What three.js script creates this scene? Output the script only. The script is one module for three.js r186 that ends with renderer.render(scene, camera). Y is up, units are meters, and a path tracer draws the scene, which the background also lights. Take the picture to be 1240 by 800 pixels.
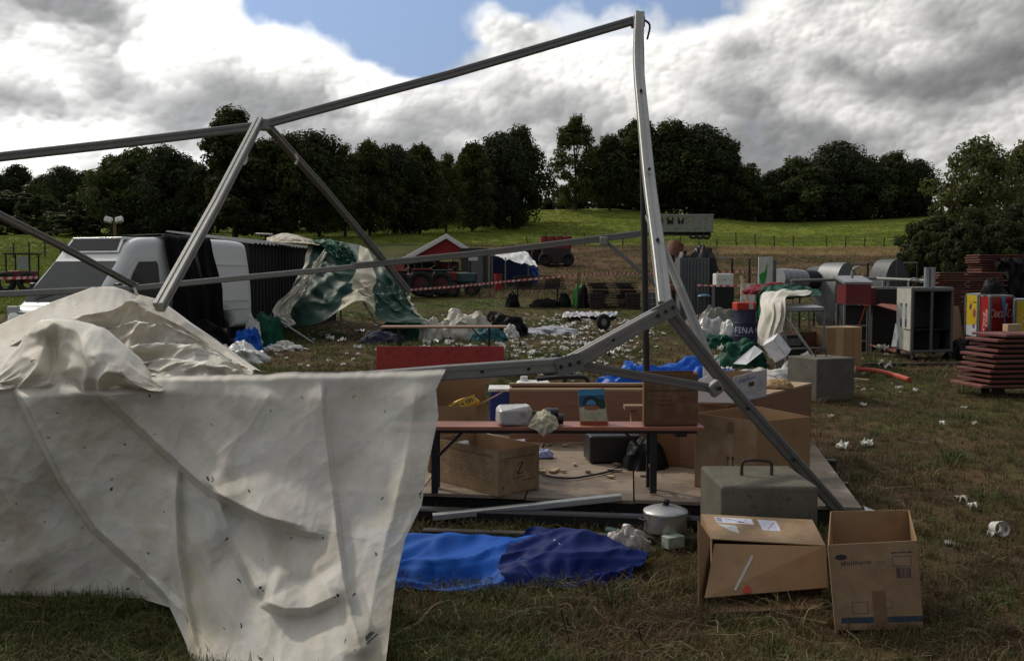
import * as THREE from 'three';
import { mergeGeometries, mergeVertices, toCreasedNormals } from 'three/addons/utils/BufferGeometryUtils.js';
import { RoundedBoxGeometry } from 'three/addons/geometries/RoundedBoxGeometry.js';
import { createNoise2D, createNoise3D } from 'simplex-noise';

// ------------------------------------------------------------------ camera, sky, sun, exposure
const scene = new THREE.Scene();
const EYE = new THREE.Vector3(0, 1.6, 0), FOCAL = 1130, PITCH = Math.atan(63 / FOCAL);
const camera = new THREE.PerspectiveCamera(2 * Math.atan(400 / FOCAL) * 180 / Math.PI, 1024 / 660, 0.1, 3000);
camera.position.copy(EYE);
camera.lookAt(0, 1.6 - Math.tan(PITCH) * 10, -10);
camera.updateMatrixWorld();

const renderer = new THREE.WebGLRenderer({ antialias: true });
renderer.setSize(1024, 660);
renderer.toneMapping = THREE.LinearToneMapping;
renderer.toneMappingExposure = 0.94;
renderer.outputColorSpace = THREE.SRGBColorSpace;
renderer.shadowMap.enabled = true;

const SUN_AZ = -48 * Math.PI / 180, SUN_EL = 41 * Math.PI / 180;   // left of the view and in front of the camera: the scene is back-lit
const SUN_DIR = new THREE.Vector3(Math.sin(SUN_AZ) * Math.cos(SUN_EL), Math.sin(SUN_EL), -Math.cos(SUN_AZ) * Math.cos(SUN_EL));
const sun = new THREE.DirectionalLight(new THREE.Color().setRGB(1, 0.91, 0.77), 1.9);
sun.target.position.set(0, 0, -60);
sun.position.copy(SUN_DIR).multiplyScalar(220).add(sun.target.position);
sun.castShadow = true;
sun.shadow.radius = 7;
sun.shadow.mapSize.set(4096, 4096);
Object.assign(sun.shadow.camera, { left: -130, right: 130, top: 130, bottom: -130, near: 1, far: 600 });
scene.add(sun, sun.target);

// seeded random numbers and noise
function rng(seed) { let a = seed >>> 0; return () => { a = (a + 0x6D2B79F5) >>> 0; let t = a; t = Math.imul(t ^ (t >>> 15), t | 1); t ^= t + Math.imul(t ^ (t >>> 7), t | 61); return ((t ^ (t >>> 14)) >>> 0) / 4294967296; }; }
const R0 = rng(11), N2 = createNoise2D(rng(5)), N3 = createNoise3D(rng(7));
const lerp = (a, b, t) => a + (b - a) * t, clamp = (x, a = 0, b = 1) => Math.min(b, Math.max(a, x));
const sstep = (a, b, x) => { const t = clamp((x - a) / (b - a)); return t * t * (3 - 2 * t); };
const fbm2 = (x, y, o = 4) => { let s = 0, a = 0.5; for (let i = 0; i < o; i++) { s += a * N2(x, y); x = x * 2.03 + 7.1; y = y * 2.03 + 3.7; a *= 0.5; } return s; };
const fbm3 = (x, y, z, o = 4) => { let s = 0, a = 0.5; for (let i = 0; i < o; i++) { s += a * N3(x, y, z); x = x * 2.03 + 7.1; y = y * 2.03 + 3.7; z = z * 2.03 + 1.3; a *= 0.5; } return s; };

// broken cumulus under a pale blue sky, brighter towards the sun, as far round as the eye could turn
function makeSky() {
  const W = 4096, H = 2048, data = new Float32Array(W * H * 4);
  // cloud masses by bearing and height in degrees: [bearing, height, half width, half height, amount]; the first list opens the cloud, the second thickens (greys) it
  const holes = [[-7, 17.4, 10, 4.8, -1.25], [7, 18.2, 11, 5.0, -1.1], [-3.0, 13.2, 3.2, 1.7, -0.75], [60, 40, 30, 12, -0.6], [-90, 60, 40, 14, -0.5], [150, 30, 34, 12, -0.6], [-150, 24, 30, 9, -0.5], [20, 62, 40, 14, -0.6]];
  const puffs = [[-0.9, 14.9, 1.9, 1.5, 1.25], [0.8, 13.9, 1.7, 0.9, 0.8], [-20, 13, 9, 5, 0.35], [18, 11, 12, 6, 0.4], [2, 8.5, 9, 2.8, 0.35], [-12, 8, 8, 3, 0.3], [7, 13, 5, 1.2, 0.35]];
  const greys = [[-25.5, 16.0, 5.2, 2.0, 1.0], [-15, 9.6, 5.6, 1.5, 0.75], [-12, 11.2, 2.2, 1.4, 0.45], [-6, 9.6, 4, 1.3, 0.6], [12.5, 6.6, 7, 2.0, 0.5], [22, 8.5, 8, 2.4, 0.3], [25, 15.5, 5, 2, 0.2], [4, 8.2, 3.5, 1.4, 0.3], [-3, 7, 4, 1.4, 0.45], [-26, 9.4, 4.5, 1.0, 0.45], [9, 9.6, 3.5, 1.2, 0.2]];
  const lights = [[-23.5, 12.4, 6, 1.8, 0.9], [-14, 14, 5, 2, 0.45], [-26, 6.5, 4, 1.5, 0.4], [-11, 13.4, 4.5, 1.5, 0.5], [-16, 15, 3.4, 1.4, 0.5], [-24, 6.6, 4, 1.4, 0.4], [-1, 11.5, 3.6, 2.2, 0.5], [8, 11.8, 4, 2, 0.3], [-13.4, 7.0, 2.4, 0.9, 0.25], [22, 4.5, 6, 1.4, 0.4], [20, 11.5, 10, 5.5, 0.6], [27, 7, 4, 3, 0.4], [7, 12, 6, 2, 0.5], [10, 15, 6, 2, 0.5], [1.8, 6.6, 1.8, 0.9, 0.4]];
  const sum = (list, az, el) => { let s = 0; for (const [a, e, w, h, k] of list) { let da = az - a; if (da > 180) da -= 360; if (da < -180) da += 360; const q = (da / w) ** 2 + ((el - e) / h) ** 2; if (q < 7) s += k * Math.exp(-q); } return s; };
  const sunAz = SUN_AZ * 180 / Math.PI, sunEl = SUN_EL * 180 / Math.PI, rad = Math.PI / 180;
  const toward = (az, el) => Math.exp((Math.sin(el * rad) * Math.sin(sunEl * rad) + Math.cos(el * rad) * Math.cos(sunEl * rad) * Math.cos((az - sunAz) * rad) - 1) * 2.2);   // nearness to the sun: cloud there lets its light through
  const col = (az) => { let c = ((az - 90) / 360 + 0.5) * W; return c; };                                   // bearing 0 looks along -z
  for (let j = 0; j < H; j++) {
    const el = (j + 0.5) / H * 180 - 90;
    for (let i = 0; i < W; i++) {
      const o = (j * W + i) * 4; data[o + 3] = 1; if (el < -1) { data[o] = 0.2; data[o + 1] = 0.21; data[o + 2] = 0.22; continue; }
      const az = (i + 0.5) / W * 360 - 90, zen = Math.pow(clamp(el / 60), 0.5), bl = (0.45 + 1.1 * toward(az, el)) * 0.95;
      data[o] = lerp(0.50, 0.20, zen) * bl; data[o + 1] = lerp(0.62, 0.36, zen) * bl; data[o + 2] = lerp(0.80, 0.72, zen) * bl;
    }
  }
  // the clouds: many soft round heaps, each lighter on its sunward upper side, large ones first
  const NS = 256, tile = new Float32Array(NS * NS), tn = tileNoise(91); for (let j = 0; j < NS; j++) for (let i = 0; i < NS; i++) { let v = 0, f = 8, am = 0.5; for (let k = 0; k < 5; k++) { v += am * tn(i / NS * f, j / NS * f, f); f *= 2; am *= 0.58; } tile[j * NS + i] = v - 0.52; }
  const field = (az, el) => { const c = Math.cos(el * rad), x = Math.sin(az * rad) * c * 2.6, z = Math.cos(az * rad) * c * 2.6, y = Math.sin(el * rad) * 4.9, big = fbm3(x * 1.5, y * 1.5, z * 1.5, 3), mid = fbm3(x * 3.4, y * 3.8, z * 3.4, 2); return [0.42 + 0.25 * sstep(9, 4, el) + big * 0.5 + mid * 0.3 + sum(holes, az, el) + sum(puffs, az, el) * 0.9, big, mid]; };
  const r = rng(303);
  const stages = [[2600, 2.6, 5.2, 0.16, 0.85, 0.16, 0], [7000, 1.1, 2.4, 0.06, 0.5, 0.2, 0], [9000, 0.9, 1.9, 0.03, 0.4, 0.26, 1], [20000, 0.35, 0.9, 0.0, 0.42, 0.46, 1], [20000, 0.18, 0.42, -0.02, 0.34, 0.46, 1]];
  for (const [n, s0, s1, least, alpha, relief, near] of stages) for (let k = 0; k < n; k++) {
    const az = near ? (r() * 2 - 1) * 37 : r() * 360 - 180, el = near ? r() * 24 - 1 : Math.asin(r() * 1.01 - 0.01) / rad, q1 = r(), q2 = r(), q3 = r();
    const [D, big, mid] = field(az, el); if (D < least) continue; const inside = sstep(0.05, 0.55, D); if (near && q3 < inside * 0.62) continue;
    const R = lerp(s0, s1, q1) * (1 + (near ? 0 : sstep(25, 60, el) * 1.2)), fl = lerp(0.62, 0.8, q2), thick = clamp(0.5 + (D - 0.4) * 0.42 + sum(greys, az, el) * 0.5 - sum(lights, az, el) * 0.5 + big * 0.4 + mid * 0.55 + (q3 - 0.5) * 0.12, 0, 1.1), t2 = sstep(0, 1.05, thick), lit = 0.26 + 1.5 * toward(az, el), L = lerp(1.3, lerp(0.42, 0.27, sstep(7, 13, el)), Math.pow(t2, 0.7)) * lit, sd = relief * lerp(1, 0.55, t2), kx = Math.cos(el * rad);
    const rows = R * fl / 180 * H, cols = R / Math.max(kx, 0.12) / 360 * W, cj = (el + 90) / 180 * H, ci = col(az), ox = Math.floor(r() * NS), oy = Math.floor(r() * NS), ns = near ? 2.6 : 1.2, cr = lerp(1.01, 0.985, t2), cb = lerp(0.955, 1.01, t2), A = alpha * (0.7 + 0.3 * sstep(least, least + 0.25, D));
    let sx = (sunAz - az); if (sx > 180) sx -= 360; if (sx < -180) sx += 360; const sl = Math.hypot(sx, sunEl - el) || 1, lx = sx / sl * 0.7, ly = (sunEl - el) / sl * 0.7 + 0.45;
    for (let j = Math.max(Math.floor(H / 2) - 8, Math.floor(cj - rows)); j <= Math.min(H - 1, cj + rows); j++) { const v = (j + 0.5 - cj) / rows; for (let i = Math.floor(ci - cols); i <= ci + cols; i++) {
      const u = (i + 0.5 - ci) / cols, e = tile[((j * ns + oy) & 255) * NS + ((i * ns * kx + ox) & 255)], q = u * u + v * v + e * 1.3; if (q >= 1) continue;
      const a = A * sstep(1, 0.3, q), l = L * (1 + sd * (u * lx + v * ly) * 1.5 + e * 0.12), o = (j * W + ((i % W) + W) % W) * 4, w = Math.min(a, 1);
      data[o] += (l * cr - data[o]) * w; data[o + 1] += (l * 0.995 - data[o + 1]) * w; data[o + 2] += (l * cb - data[o + 2]) * w;
    } }
  }
  const t = new THREE.DataTexture(data, W, H, THREE.RGBAFormat, THREE.FloatType);
  t.mapping = THREE.EquirectangularReflectionMapping; t.magFilter = THREE.LinearFilter; t.minFilter = THREE.LinearFilter; t.needsUpdate = true;
  return t;
}
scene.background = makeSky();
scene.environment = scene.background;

// ------------------------------------------------------------------ where things stand
// ground height by distance: flat trampled field, then a bank that climbs to the pasture and the trees
const PROFILE = [[-40, 0], [0, 0], [20, 0.0], [28, 0.12], [37, 0.5], [45, 1.15], [60, 2.45], [80, 4.3], [110, 7.0], [140, 10.6], [180, 14], [260, 19], [420, 24], [900, 28]];
function profile(d) {
  for (let i = 0; i < PROFILE.length - 1; i++) {
    const [d0, h0] = PROFILE[i], [d1, h1] = PROFILE[i + 1];
    if (d <= d1) {
      const m = (k) => { const a = PROFILE[Math.max(k - 1, 0)], b = PROFILE[Math.min(k + 1, PROFILE.length - 1)]; return (b[1] - a[1]) / (b[0] - a[0]); };
      const t = clamp((d - d0) / (d1 - d0)), w = d1 - d0, t2 = t * t, t3 = t2 * t;
      return (2 * t3 - 3 * t2 + 1) * h0 + (t3 - 2 * t2 + t) * w * m(i) + (-2 * t3 + 3 * t2) * h1 + (t3 - t2) * w * m(i + 1);
    }
  }
  return 28;
}
function groundY(x, d) {
  const far = sstep(12, 60, d);
  return profile(d) + fbm2(x * 0.012, d * 0.02, 2) * 2.2 * sstep(40, 160, d) + fbm2(x * 0.13, d * 0.13, 2) * 0.12 * far + fbm2(x * 0.9, d * 0.9, 3) * 0.022 * (1 - 0.5 * far);
}
const V = (x, y, d) => new THREE.Vector3(x, y, -d);
const CP = Math.cos(PITCH), SP = Math.sin(PITCH);
/** the point at distance d along the field that lies on the sight line of (px, py) in the 1240 x 800 photograph (used to measure places once) */
function at(px, py, d) {
  const a = (px - 620) / FOCAL, b = (400 - py) / FOCAL, dy = b * CP - SP, dz = b * SP + CP, s = d / dz;
  return new THREE.Vector3(a * s, EYE.y + dy * s, -d);
}
const xAt = (px, d, y = 0) => (px - 620) / FOCAL * (d * CP + (EYE.y - y) * SP);
/** the same on the ground */
function gAt(px, d) { const x = xAt(px, d, profile(d)); return V(x, groundY(x, d), d); }

// ------------------------------------------------------------------ textures
function tileNoise(seed) { const r = rng(seed), P = 512, g = Array.from({ length: P * P }, () => r()); return (x, y, per) => { const xi = Math.floor(x), yi = Math.floor(y), u = x - xi, v = y - yi, q = (a, b) => g[(((b % per) + per) % per) * P + (((a % per) + per) % per)], s = (t) => t * t * (3 - 2 * t); return lerp(lerp(q(xi, yi), q(xi + 1, yi), s(u)), lerp(q(xi, yi + 1), q(xi + 1, yi + 1), s(u)), s(v)); }; }
const TN = tileNoise(3), TN2 = tileNoise(19);
const tfbm = (u, v, f, o, n = TN) => { let s = 0, a = 0.5, t = 0; for (let i = 0; i < o; i++) { s += a * n(u * f, v * f, f); t += a; f *= 2; a *= 0.55; } return s / t; };
function dataTex(size, fn) {
  const d = new Uint8Array(size * size * 4);
  for (let j = 0; j < size; j++) for (let i = 0; i < size; i++) { const c = fn((i + 0.5) / size, (j + 0.5) / size), o = (j * size + i) * 4; for (let k = 0; k < 3; k++) d[o + k] = clamp(Array.isArray(c) ? c[k] : c) * 255; d[o + 3] = 255; }
  const t = new THREE.DataTexture(d, size, size); t.wrapS = t.wrapT = THREE.RepeatWrapping; t.magFilter = THREE.LinearFilter; t.minFilter = THREE.LinearMipmapLinearFilter; t.generateMipmaps = true; t.needsUpdate = true; return t;
}
const TX = {
  mottle: dataTex(512, (u, v) => 0.55 + 0.45 * tfbm(u, v, 6, 6)),
  grime: dataTex(512, (u, v) => { const a = tfbm(u, v, 4, 6), b = tfbm(u, v, 12, 4, TN2), s = sstep(0.5, 0.72, a) * 0.35 + sstep(0.62, 0.8, b) * 0.18; return [1 - s, 1 - s * 1.06, 1 - s * 1.22]; }),
  grain: dataTex(512, (u, v) => { const w = tfbm(u, v, 3, 3) * 0.35, l = TN(u * 4 + w * 2, v * 96, 256) * 0.5 + TN2(u * 8, v * 200, 256) * 0.5, m = tfbm(u, v, 4, 4); return [0.62 + 0.3 * l + 0.1 * m, 0.58 + 0.31 * l + 0.12 * m, 0.54 + 0.33 * l + 0.12 * m]; }),
  concrete: dataTex(512, (u, v) => { const a = tfbm(u, v, 5, 6), p = TN2(u * 90, v * 90, 90), q = TN(u * 40, v * 40, 40); return 0.5 + 0.42 * a + 0.16 * p - (q > 0.86 ? 0.25 : 0); }),
  galv: dataTex(512, (u, v) => { const a = tfbm(u, v, 10, 4), s = TN(u * 3, v * 120, 120); return 0.66 + 0.24 * a + 0.12 * s; }),
  card: dataTex(512, (u, v) => { const a = tfbm(u, v, 5, 5), f = 0.5 + 0.5 * Math.sin(u * Math.PI * 2 * 64), d = sstep(0.62, 0.78, tfbm(u, v, 7, 4, TN2)); return [0.86 + 0.2 * a + 0.02 * f - 0.1 * d, 0.85 + 0.2 * a + 0.02 * f - 0.12 * d, 0.83 + 0.2 * a + 0.02 * f - 0.14 * d]; }),
  soil: dataTex(1024, (u, v) => { const a = tfbm(u, v, 8, 7), b = tfbm(u, v, 60, 3, TN2), c = tfbm(u, v, 5, 4, TN2), g = sstep(0.48, 0.66, c); const k = 0.35 + 0.6 * a * (0.5 + b); return [k * lerp(1, 0.78, g), k * lerp(0.92, 1.0, g), k * lerp(0.82, 0.6, g)]; }),
  turf: dataTex(1024, (u, v) => { const a = tfbm(u, v, 24, 5), b = TN2(u * 220, v * 220, 220), c = tfbm(u, v, 7, 3); return [0.55 + 0.35 * a + 0.2 * (b - 0.5) + 0.12 * c, 0.58 + 0.35 * a + 0.2 * (b - 0.5) + 0.1 * c, 0.5 + 0.4 * a + 0.2 * (b - 0.5)]; }),
  stain: dataTex(512, (u, v) => { const l = TN(u * 4, v * 110, 256), a = sstep(0.42, 0.66, tfbm(u, v, 4, 6, TN2)), b = sstep(0.6, 0.72, tfbm(u, v, 16, 4)), k = (0.78 + 0.22 * l) * (1 - 0.42 * a) * (1 - 0.3 * b); return [k, k * lerp(1, 0.93, a), k * lerp(1, 0.84, a)]; }),
  rust: dataTex(256, (u, v) => { const a = sstep(0.45, 0.7, tfbm(u, v, 5, 5)); return [lerp(1, 0.75, a), lerp(1, 0.6, a), lerp(1, 0.5, a)]; }),
};
function tex(t, sx, sy = sx) { const c = t.clone(); c.repeat.set(1 / sx, 1 / sy); c.needsUpdate = true; return c; }
const matCache = {};
/** rgb linear base colour; o.map [name, metres]; o.bump [name, metres, height] */
function M(key, rgb, rough = 0.8, o = {}) {
  if (matCache[key]) return matCache[key];
  const m = new THREE.MeshPhysicalMaterial({ roughness: rough, metalness: o.metal ?? 0, side: THREE.DoubleSide });
  m.color.setRGB(...rgb); m.name = key;
  if (o.map) m.map = tex(TX[o.map[0]], o.map[1], o.map[2] ?? o.map[1]);
  if (o.bump) { m.bumpMap = tex(TX[o.bump[0]], o.bump[1]); m.bumpScale = o.bump[2]; }
  if (o.trans) { m.transmission = o.trans; m.thickness = 0; }
  if (o.coat) { m.clearcoat = o.coat; m.clearcoatRoughness = o.coatRough ?? 0.15; }
  if (o.vc) m.vertexColors = true;
  if (o.spec !== undefined) m.specularIntensity = o.spec;
  return (matCache[key] = m);
}
/** a printed face: ink on its own ground colour, drawn on a canvas */
function printMat(key, w, h, bg, draw, rough = 0.85) {
  if (matCache[key]) return matCache[key];
  const c = document.createElement('canvas'); c.width = w; c.height = h;
  const g = c.getContext('2d'); g.fillStyle = bg; g.fillRect(0, 0, w, h);
  const r = rng(key.length * 77 + w);
  for (let i = 0; i < 260; i++) { g.fillStyle = `rgba(${r() < 0.5 ? '60,40,20' : '255,240,215'},${0.01 + r() * 0.03})`; const s = 4 + r() * w * 0.12; g.beginPath(); g.ellipse(r() * w, r() * h, s, s * (0.3 + r()), r() * 3, 0, 7); g.fill(); }
  draw(g, w, h, r);
  const t = new THREE.CanvasTexture(c); t.colorSpace = THREE.SRGBColorSpace;
  const m = new THREE.MeshPhysicalMaterial({ map: t, roughness: rough, side: THREE.DoubleSide }); m.name = key;
  return (matCache[key] = m);
}
// ------------------------------------------------------------------ helpers: names, things, parts
const taken = {};
function nm(n) { const k = taken[n] ?? 0; taken[n] = k + 1; return k ? `${n}_${String(k).padStart(3, '0')}` : n; }
function tag(o, label, category, group, kind) { o.userData.label = label; if (category) o.userData.category = category; if (group) o.userData.group = group; if (kind) o.userData.kind = kind; return o; }
function thing(name, label, category, group) { const g = new THREE.Group(); g.name = nm(name); scene.add(g); return tag(g, label, category, group); }
function part(name, geo, mat, parent, label) { if (Array.isArray(geo)) geo = merge(geo); if (!geo.attributes.uv) triUV(geo); const m = new THREE.Mesh(geo, mat); m.name = name; m.castShadow = m.receiveShadow = true; parent.add(m); if (label) m.userData.label = label; return m; }
function single(name, geo, mat, label, category, group) { const m = part(nm(name), geo, mat, scene); return tag(m, label, category, group); }
function setting(name, geo, mat) { const m = part(name, geo, mat, scene); m.userData.kind = 'structure'; return m; }
function merge(list) { const l = list.map((g) => { g = g.index ? g.toNonIndexed() : g; for (const k of Object.keys(g.attributes)) if (!['position', 'normal', 'uv', 'color'].includes(k)) g.deleteAttribute(k); return g; }); const uv = l.every((g) => g.attributes.uv), col = l.every((g) => g.attributes.color); for (const g of l) { if (!uv) g.deleteAttribute('uv'); if (!col && g.attributes.color) g.deleteAttribute('color'); if (!g.attributes.normal) g.computeVertexNormals(); } return mergeGeometries(l, false); }
/** texture coordinates in metres, by the axis a face looks along; sets them on a non-indexed copy when needed */
function triUV(g) {
  const p = g.attributes.position, uv = new Float32Array(p.count * 2), n = g.attributes.normal ?? (g.computeVertexNormals(), g.attributes.normal);
  for (let i = 0; i < p.count; i++) {
    let k = i; if (!g.index) k = i - (i % 3);
    const ax = Math.abs(n.getX(k)), ay = Math.abs(n.getY(k)), az = Math.abs(n.getZ(k));
    const [a, b] = ay >= ax && ay >= az ? [p.getX(i), p.getZ(i)] : ax >= az ? [p.getZ(i), p.getY(i)] : [p.getX(i), p.getY(i)];
    uv[i * 2] = a; uv[i * 2 + 1] = b;
  }
  g.setAttribute('uv', new THREE.BufferAttribute(uv, 2)); return g;
}
function strip(g) { g.deleteAttribute('uv'); return g; }
const X3 = new THREE.Vector3(1, 0, 0), Y3 = new THREE.Vector3(0, 1, 0), Z3 = new THREE.Vector3(0, 0, 1);
/** box with its centre at (x, y, z), turned about y; r rounds the edges */
function box(w, h, d, x = 0, y = 0, z = 0, turn = 0, r = 0, tilt = 0) { let g = r ? new RoundedBoxGeometry(w, h, d, 2, r) : new THREE.BoxGeometry(w, h, d); g = g.index ? g.toNonIndexed() : g; strip(g); triUV(g); if (tilt) g.rotateZ(tilt); if (turn) g.rotateY(turn); g.translate(x, y, z); return g; }
function cyl(r0, r1, h, x, y, z, seg = 20, open = false) { const g = new THREE.CylinderGeometry(r0, r1, h, seg, 1, open); g.translate(x, y, z); return g; }
/** chamfered square tube (a solid bar) swept along points, w across and h high */
function bar(pts, w, h = w, up = Y3) {
  const c = Math.min(w, h) * 0.14, a = w / 2, b = h / 2, prof = [[-a + c, -b], [a - c, -b], [a, -b + c], [a, b - c], [a - c, b], [-a + c, b], [-a, b - c], [-a, -b + c]];
  return sweep(pts, prof, up);
}
function sweep(pts, prof, up = Y3, closed = true) {
  const n = prof.length, rings = [], lens = [0];
  for (let i = 0; i < pts.length; i++) {
    const t = new THREE.Vector3(); if (i > 0) t.add(pts[i].clone().sub(pts[i - 1]).normalize()); if (i < pts.length - 1) t.add(pts[i + 1].clone().sub(pts[i]).normalize()); t.normalize();
    let u = up; if (Math.abs(t.dot(up)) > 0.96) u = Math.abs(t.x) < 0.9 ? X3 : Z3;
    const s = new THREE.Vector3().crossVectors(t, u).normalize(), v = new THREE.Vector3().crossVectors(s, t);
    rings.push(prof.map(([a, b]) => pts[i].clone().addScaledVector(s, a).addScaledVector(v, b)));
    if (i) lens.push(lens[i - 1] + pts[i].distanceTo(pts[i - 1]));
  }
  const pos = [], uv = [], per = [0]; for (let k = 0; k < n; k++) per.push(per[k] + Math.hypot(prof[(k + 1) % n][0] - prof[k][0], prof[(k + 1) % n][1] - prof[k][1]));
  const put = (p, a, b) => { pos.push(p.x, p.y, p.z); uv.push(a, b); };
  for (let i = 0; i < rings.length - 1; i++) for (let k = 0; k < (closed ? n : n - 1); k++) {
    const k2 = (k + 1) % n, A = rings[i][k], B = rings[i][k2], C = rings[i + 1][k2], D = rings[i + 1][k];
    put(A, lens[i], per[k]); put(B, lens[i], per[k + 1]); put(C, lens[i + 1], per[k + 1]); put(A, lens[i], per[k]); put(C, lens[i + 1], per[k + 1]); put(D, lens[i + 1], per[k]);
  }
  if (closed) for (const [r, f] of [[rings[0], 1], [rings[rings.length - 1], -1]]) for (let k = 1; k < n - 1; k++) { const tri = f > 0 ? [r[0], r[k + 1], r[k]] : [r[0], r[k], r[k + 1]]; for (const q of tri) put(q, q.x, q.y); }
  const g = new THREE.BufferGeometry(); g.setAttribute('position', new THREE.Float32BufferAttribute(pos, 3)); g.setAttribute('uv', new THREE.Float32BufferAttribute(uv, 2)); g.computeVertexNormals(); return g;
}
const circle = (r, n = 8) => Array.from({ length: n }, (_, k) => [Math.cos(k / n * 2 * Math.PI) * r, Math.sin(k / n * 2 * Math.PI) * r]);
const rod = (pts, r, n = 8) => smooth(sweep(pts, circle(r, n)), 0.9);
function smooth(g, a = 0.7) { const uv = g.attributes.uv; const m = toCreasedNormals(g, a); if (uv && !m.attributes.uv) m.setAttribute('uv', uv); return m; }
const curve = (pts, n) => new THREE.CatmullRomCurve3(pts, false, 'centripetal').getPoints(n);
/** a slab on four corners (seen from its face: bottom left, bottom right, top right, top left), t thick behind the face */
function slab(p, t, su = null) {
  const n = new THREE.Vector3().crossVectors(p[1].clone().sub(p[0]), p[3].clone().sub(p[0])).normalize().multiplyScalar(-t), q = p.map((a) => a.clone().add(n));
  const w = p[0].distanceTo(p[1]), h = p[0].distanceTo(p[3]), U = su ? [[0, 0], [1, 0], [1, 1], [0, 1]] : [[0, 0], [w, 0], [w, h], [0, h]];
  const pos = [], uv = [], quad = (a, b, c, d, U) => { for (const [k, v] of [[0, a], [1, b], [2, c], [0, a], [2, c], [3, d]]) { pos.push(v.x, v.y, v.z); uv.push(U[k][0], U[k][1]); } };
  quad(p[0], p[1], p[2], p[3], U); quad(q[1], q[0], q[3], q[2], [[0, 0], [w, 0], [w, h], [0, h]]);
  for (let k = 0; k < 4; k++) { const l = (k + 1) % 4; quad(q[k], q[l], p[l], p[k], [[0.02, 0.02], [0.06, 0.02], [0.06, 0.03], [0.02, 0.03]]); }
  const g = new THREE.BufferGeometry(); g.setAttribute('position', new THREE.Float32BufferAttribute(pos, 3)); g.setAttribute('uv', new THREE.Float32BufferAttribute(uv, 2)); g.computeVertexNormals(); return g;
}
/** cloth: fn(u, v) -> Vector3 on a grid; uv by arc length or as given */
function sheet(nu, nv, fn, uvScale = [1, 1]) {
  const pos = new Float32Array((nu + 1) * (nv + 1) * 3), uv = new Float32Array((nu + 1) * (nv + 1) * 2), idx = [];
  for (let j = 0; j <= nv; j++) for (let i = 0; i <= nu; i++) { const k = j * (nu + 1) + i, p = fn(i / nu, j / nv); pos.set([p.x, p.y, p.z], k * 3); uv.set([i / nu * uvScale[0], (1 - j / nv) * uvScale[1]], k * 2); if (i < nu && j < nv) idx.push(k, k + nu + 1, k + 1, k + 1, k + nu + 1, k + nu + 2); }
  const g = new THREE.BufferGeometry(); g.setAttribute('position', new THREE.BufferAttribute(pos, 3)); g.setAttribute('uv', new THREE.BufferAttribute(uv, 2)); g.setIndex(idx); g.computeVertexNormals(); return g;
}
/** smooth interpolation through a grid of control points rows[v][u] */
function patch(rows) {
  const curves = rows.map((r) => new THREE.CatmullRomCurve3(r, false, 'centripetal'));
  return (u, v) => new THREE.CatmullRomCurve3(curves.map((c) => c.getPoint(clamp(u))), false, 'centripetal').getPoint(clamp(v));
}
function patchSheet(rows, nu, nv, bend, uvScale) { // rows sampled once: a table along u, a spline along v
  const curves = rows.map((r) => new THREE.CatmullRomCurve3(r, false, 'centripetal')), cols = Array.from({ length: nu + 1 }, (_, i) => new THREE.CatmullRomCurve3(curves.map((c) => c.getPoint(i / nu)), false, 'centripetal'));
  return sheet(nu, nv, (u, v) => { const p = cols[Math.round(u * nu)].getPoint(v); return bend ? bend(p, u, v) : p; }, uvScale);
}
/** signed distance (right of travel positive) to a polyline in two dimensions, and how far along it, 0 to 1 */
function polyDist(pl, x, y) {
  let best = 1e9, sg = 1, al = 0, tot = 0, run = 0; for (let k = 0; k < pl.length - 1; k++) tot += Math.hypot(pl[k + 1][0] - pl[k][0], pl[k + 1][1] - pl[k][1]);
  for (let k = 0; k < pl.length - 1; k++) { const [x0, y0] = pl[k], [x1, y1] = pl[k + 1], dx = x1 - x0, dy = y1 - y0, L = Math.hypot(dx, dy), t = clamp(((x - x0) * dx + (y - y0) * dy) / (L * L)), q = Math.hypot(x - x0 - dx * t, y - y0 - dy * t); if (q < best) { best = q; sg = (dx * (y - y0) - dy * (x - x0)) < 0 ? -1 : 1; al = (run + t * L) / tot; } run += L; }
  return [best * sg, al];
}
function lathe(prof, seg = 28) { return new THREE.LatheGeometry(prof.map(([a, b]) => new THREE.Vector2(a, b)), seg); }
/** turn about y and move */
function put(g, x, y, d, turn = 0) { if (turn) g.rotateY(turn); g.translate(x, y, -d); return g; }
/** crumpled heap of cloth or plastic: a dome of radius rx, rz and height h with folds */
function heap(rx, h, rz, seed, rough = 0.35, nu = 40, nv = 14, flat = 2.2) {
  const s = seed * 13.7;
  return sheet(nu, nv, (u, v) => { const a = u * Math.PI * 2, e = 1 - v * 0.999, ca = Math.cos(a), sa = Math.sin(a); const f = 1 + rough * (1 - Math.abs(N3(ca * 1.4 + s, sa * 1.4, v * 1.5)) * 2) * 0.5 + rough * 0.35 * N3(ca * 4 + s, sa * 4, v * 3); const rr = Math.pow(v, 0.62) * f, y = h * (1 - Math.pow(v, flat)) * (1 + rough * 0.7 * N3(ca * v * 2 + s, sa * v * 2, 5) + rough * 0.35 * (1 - 2 * Math.abs(N3(ca * v * 4 + s, sa * v * 4, 9)))); return new THREE.Vector3(ca * rr * rx, Math.max(0.004, y + 0.004), sa * rr * rz); });
}
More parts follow.
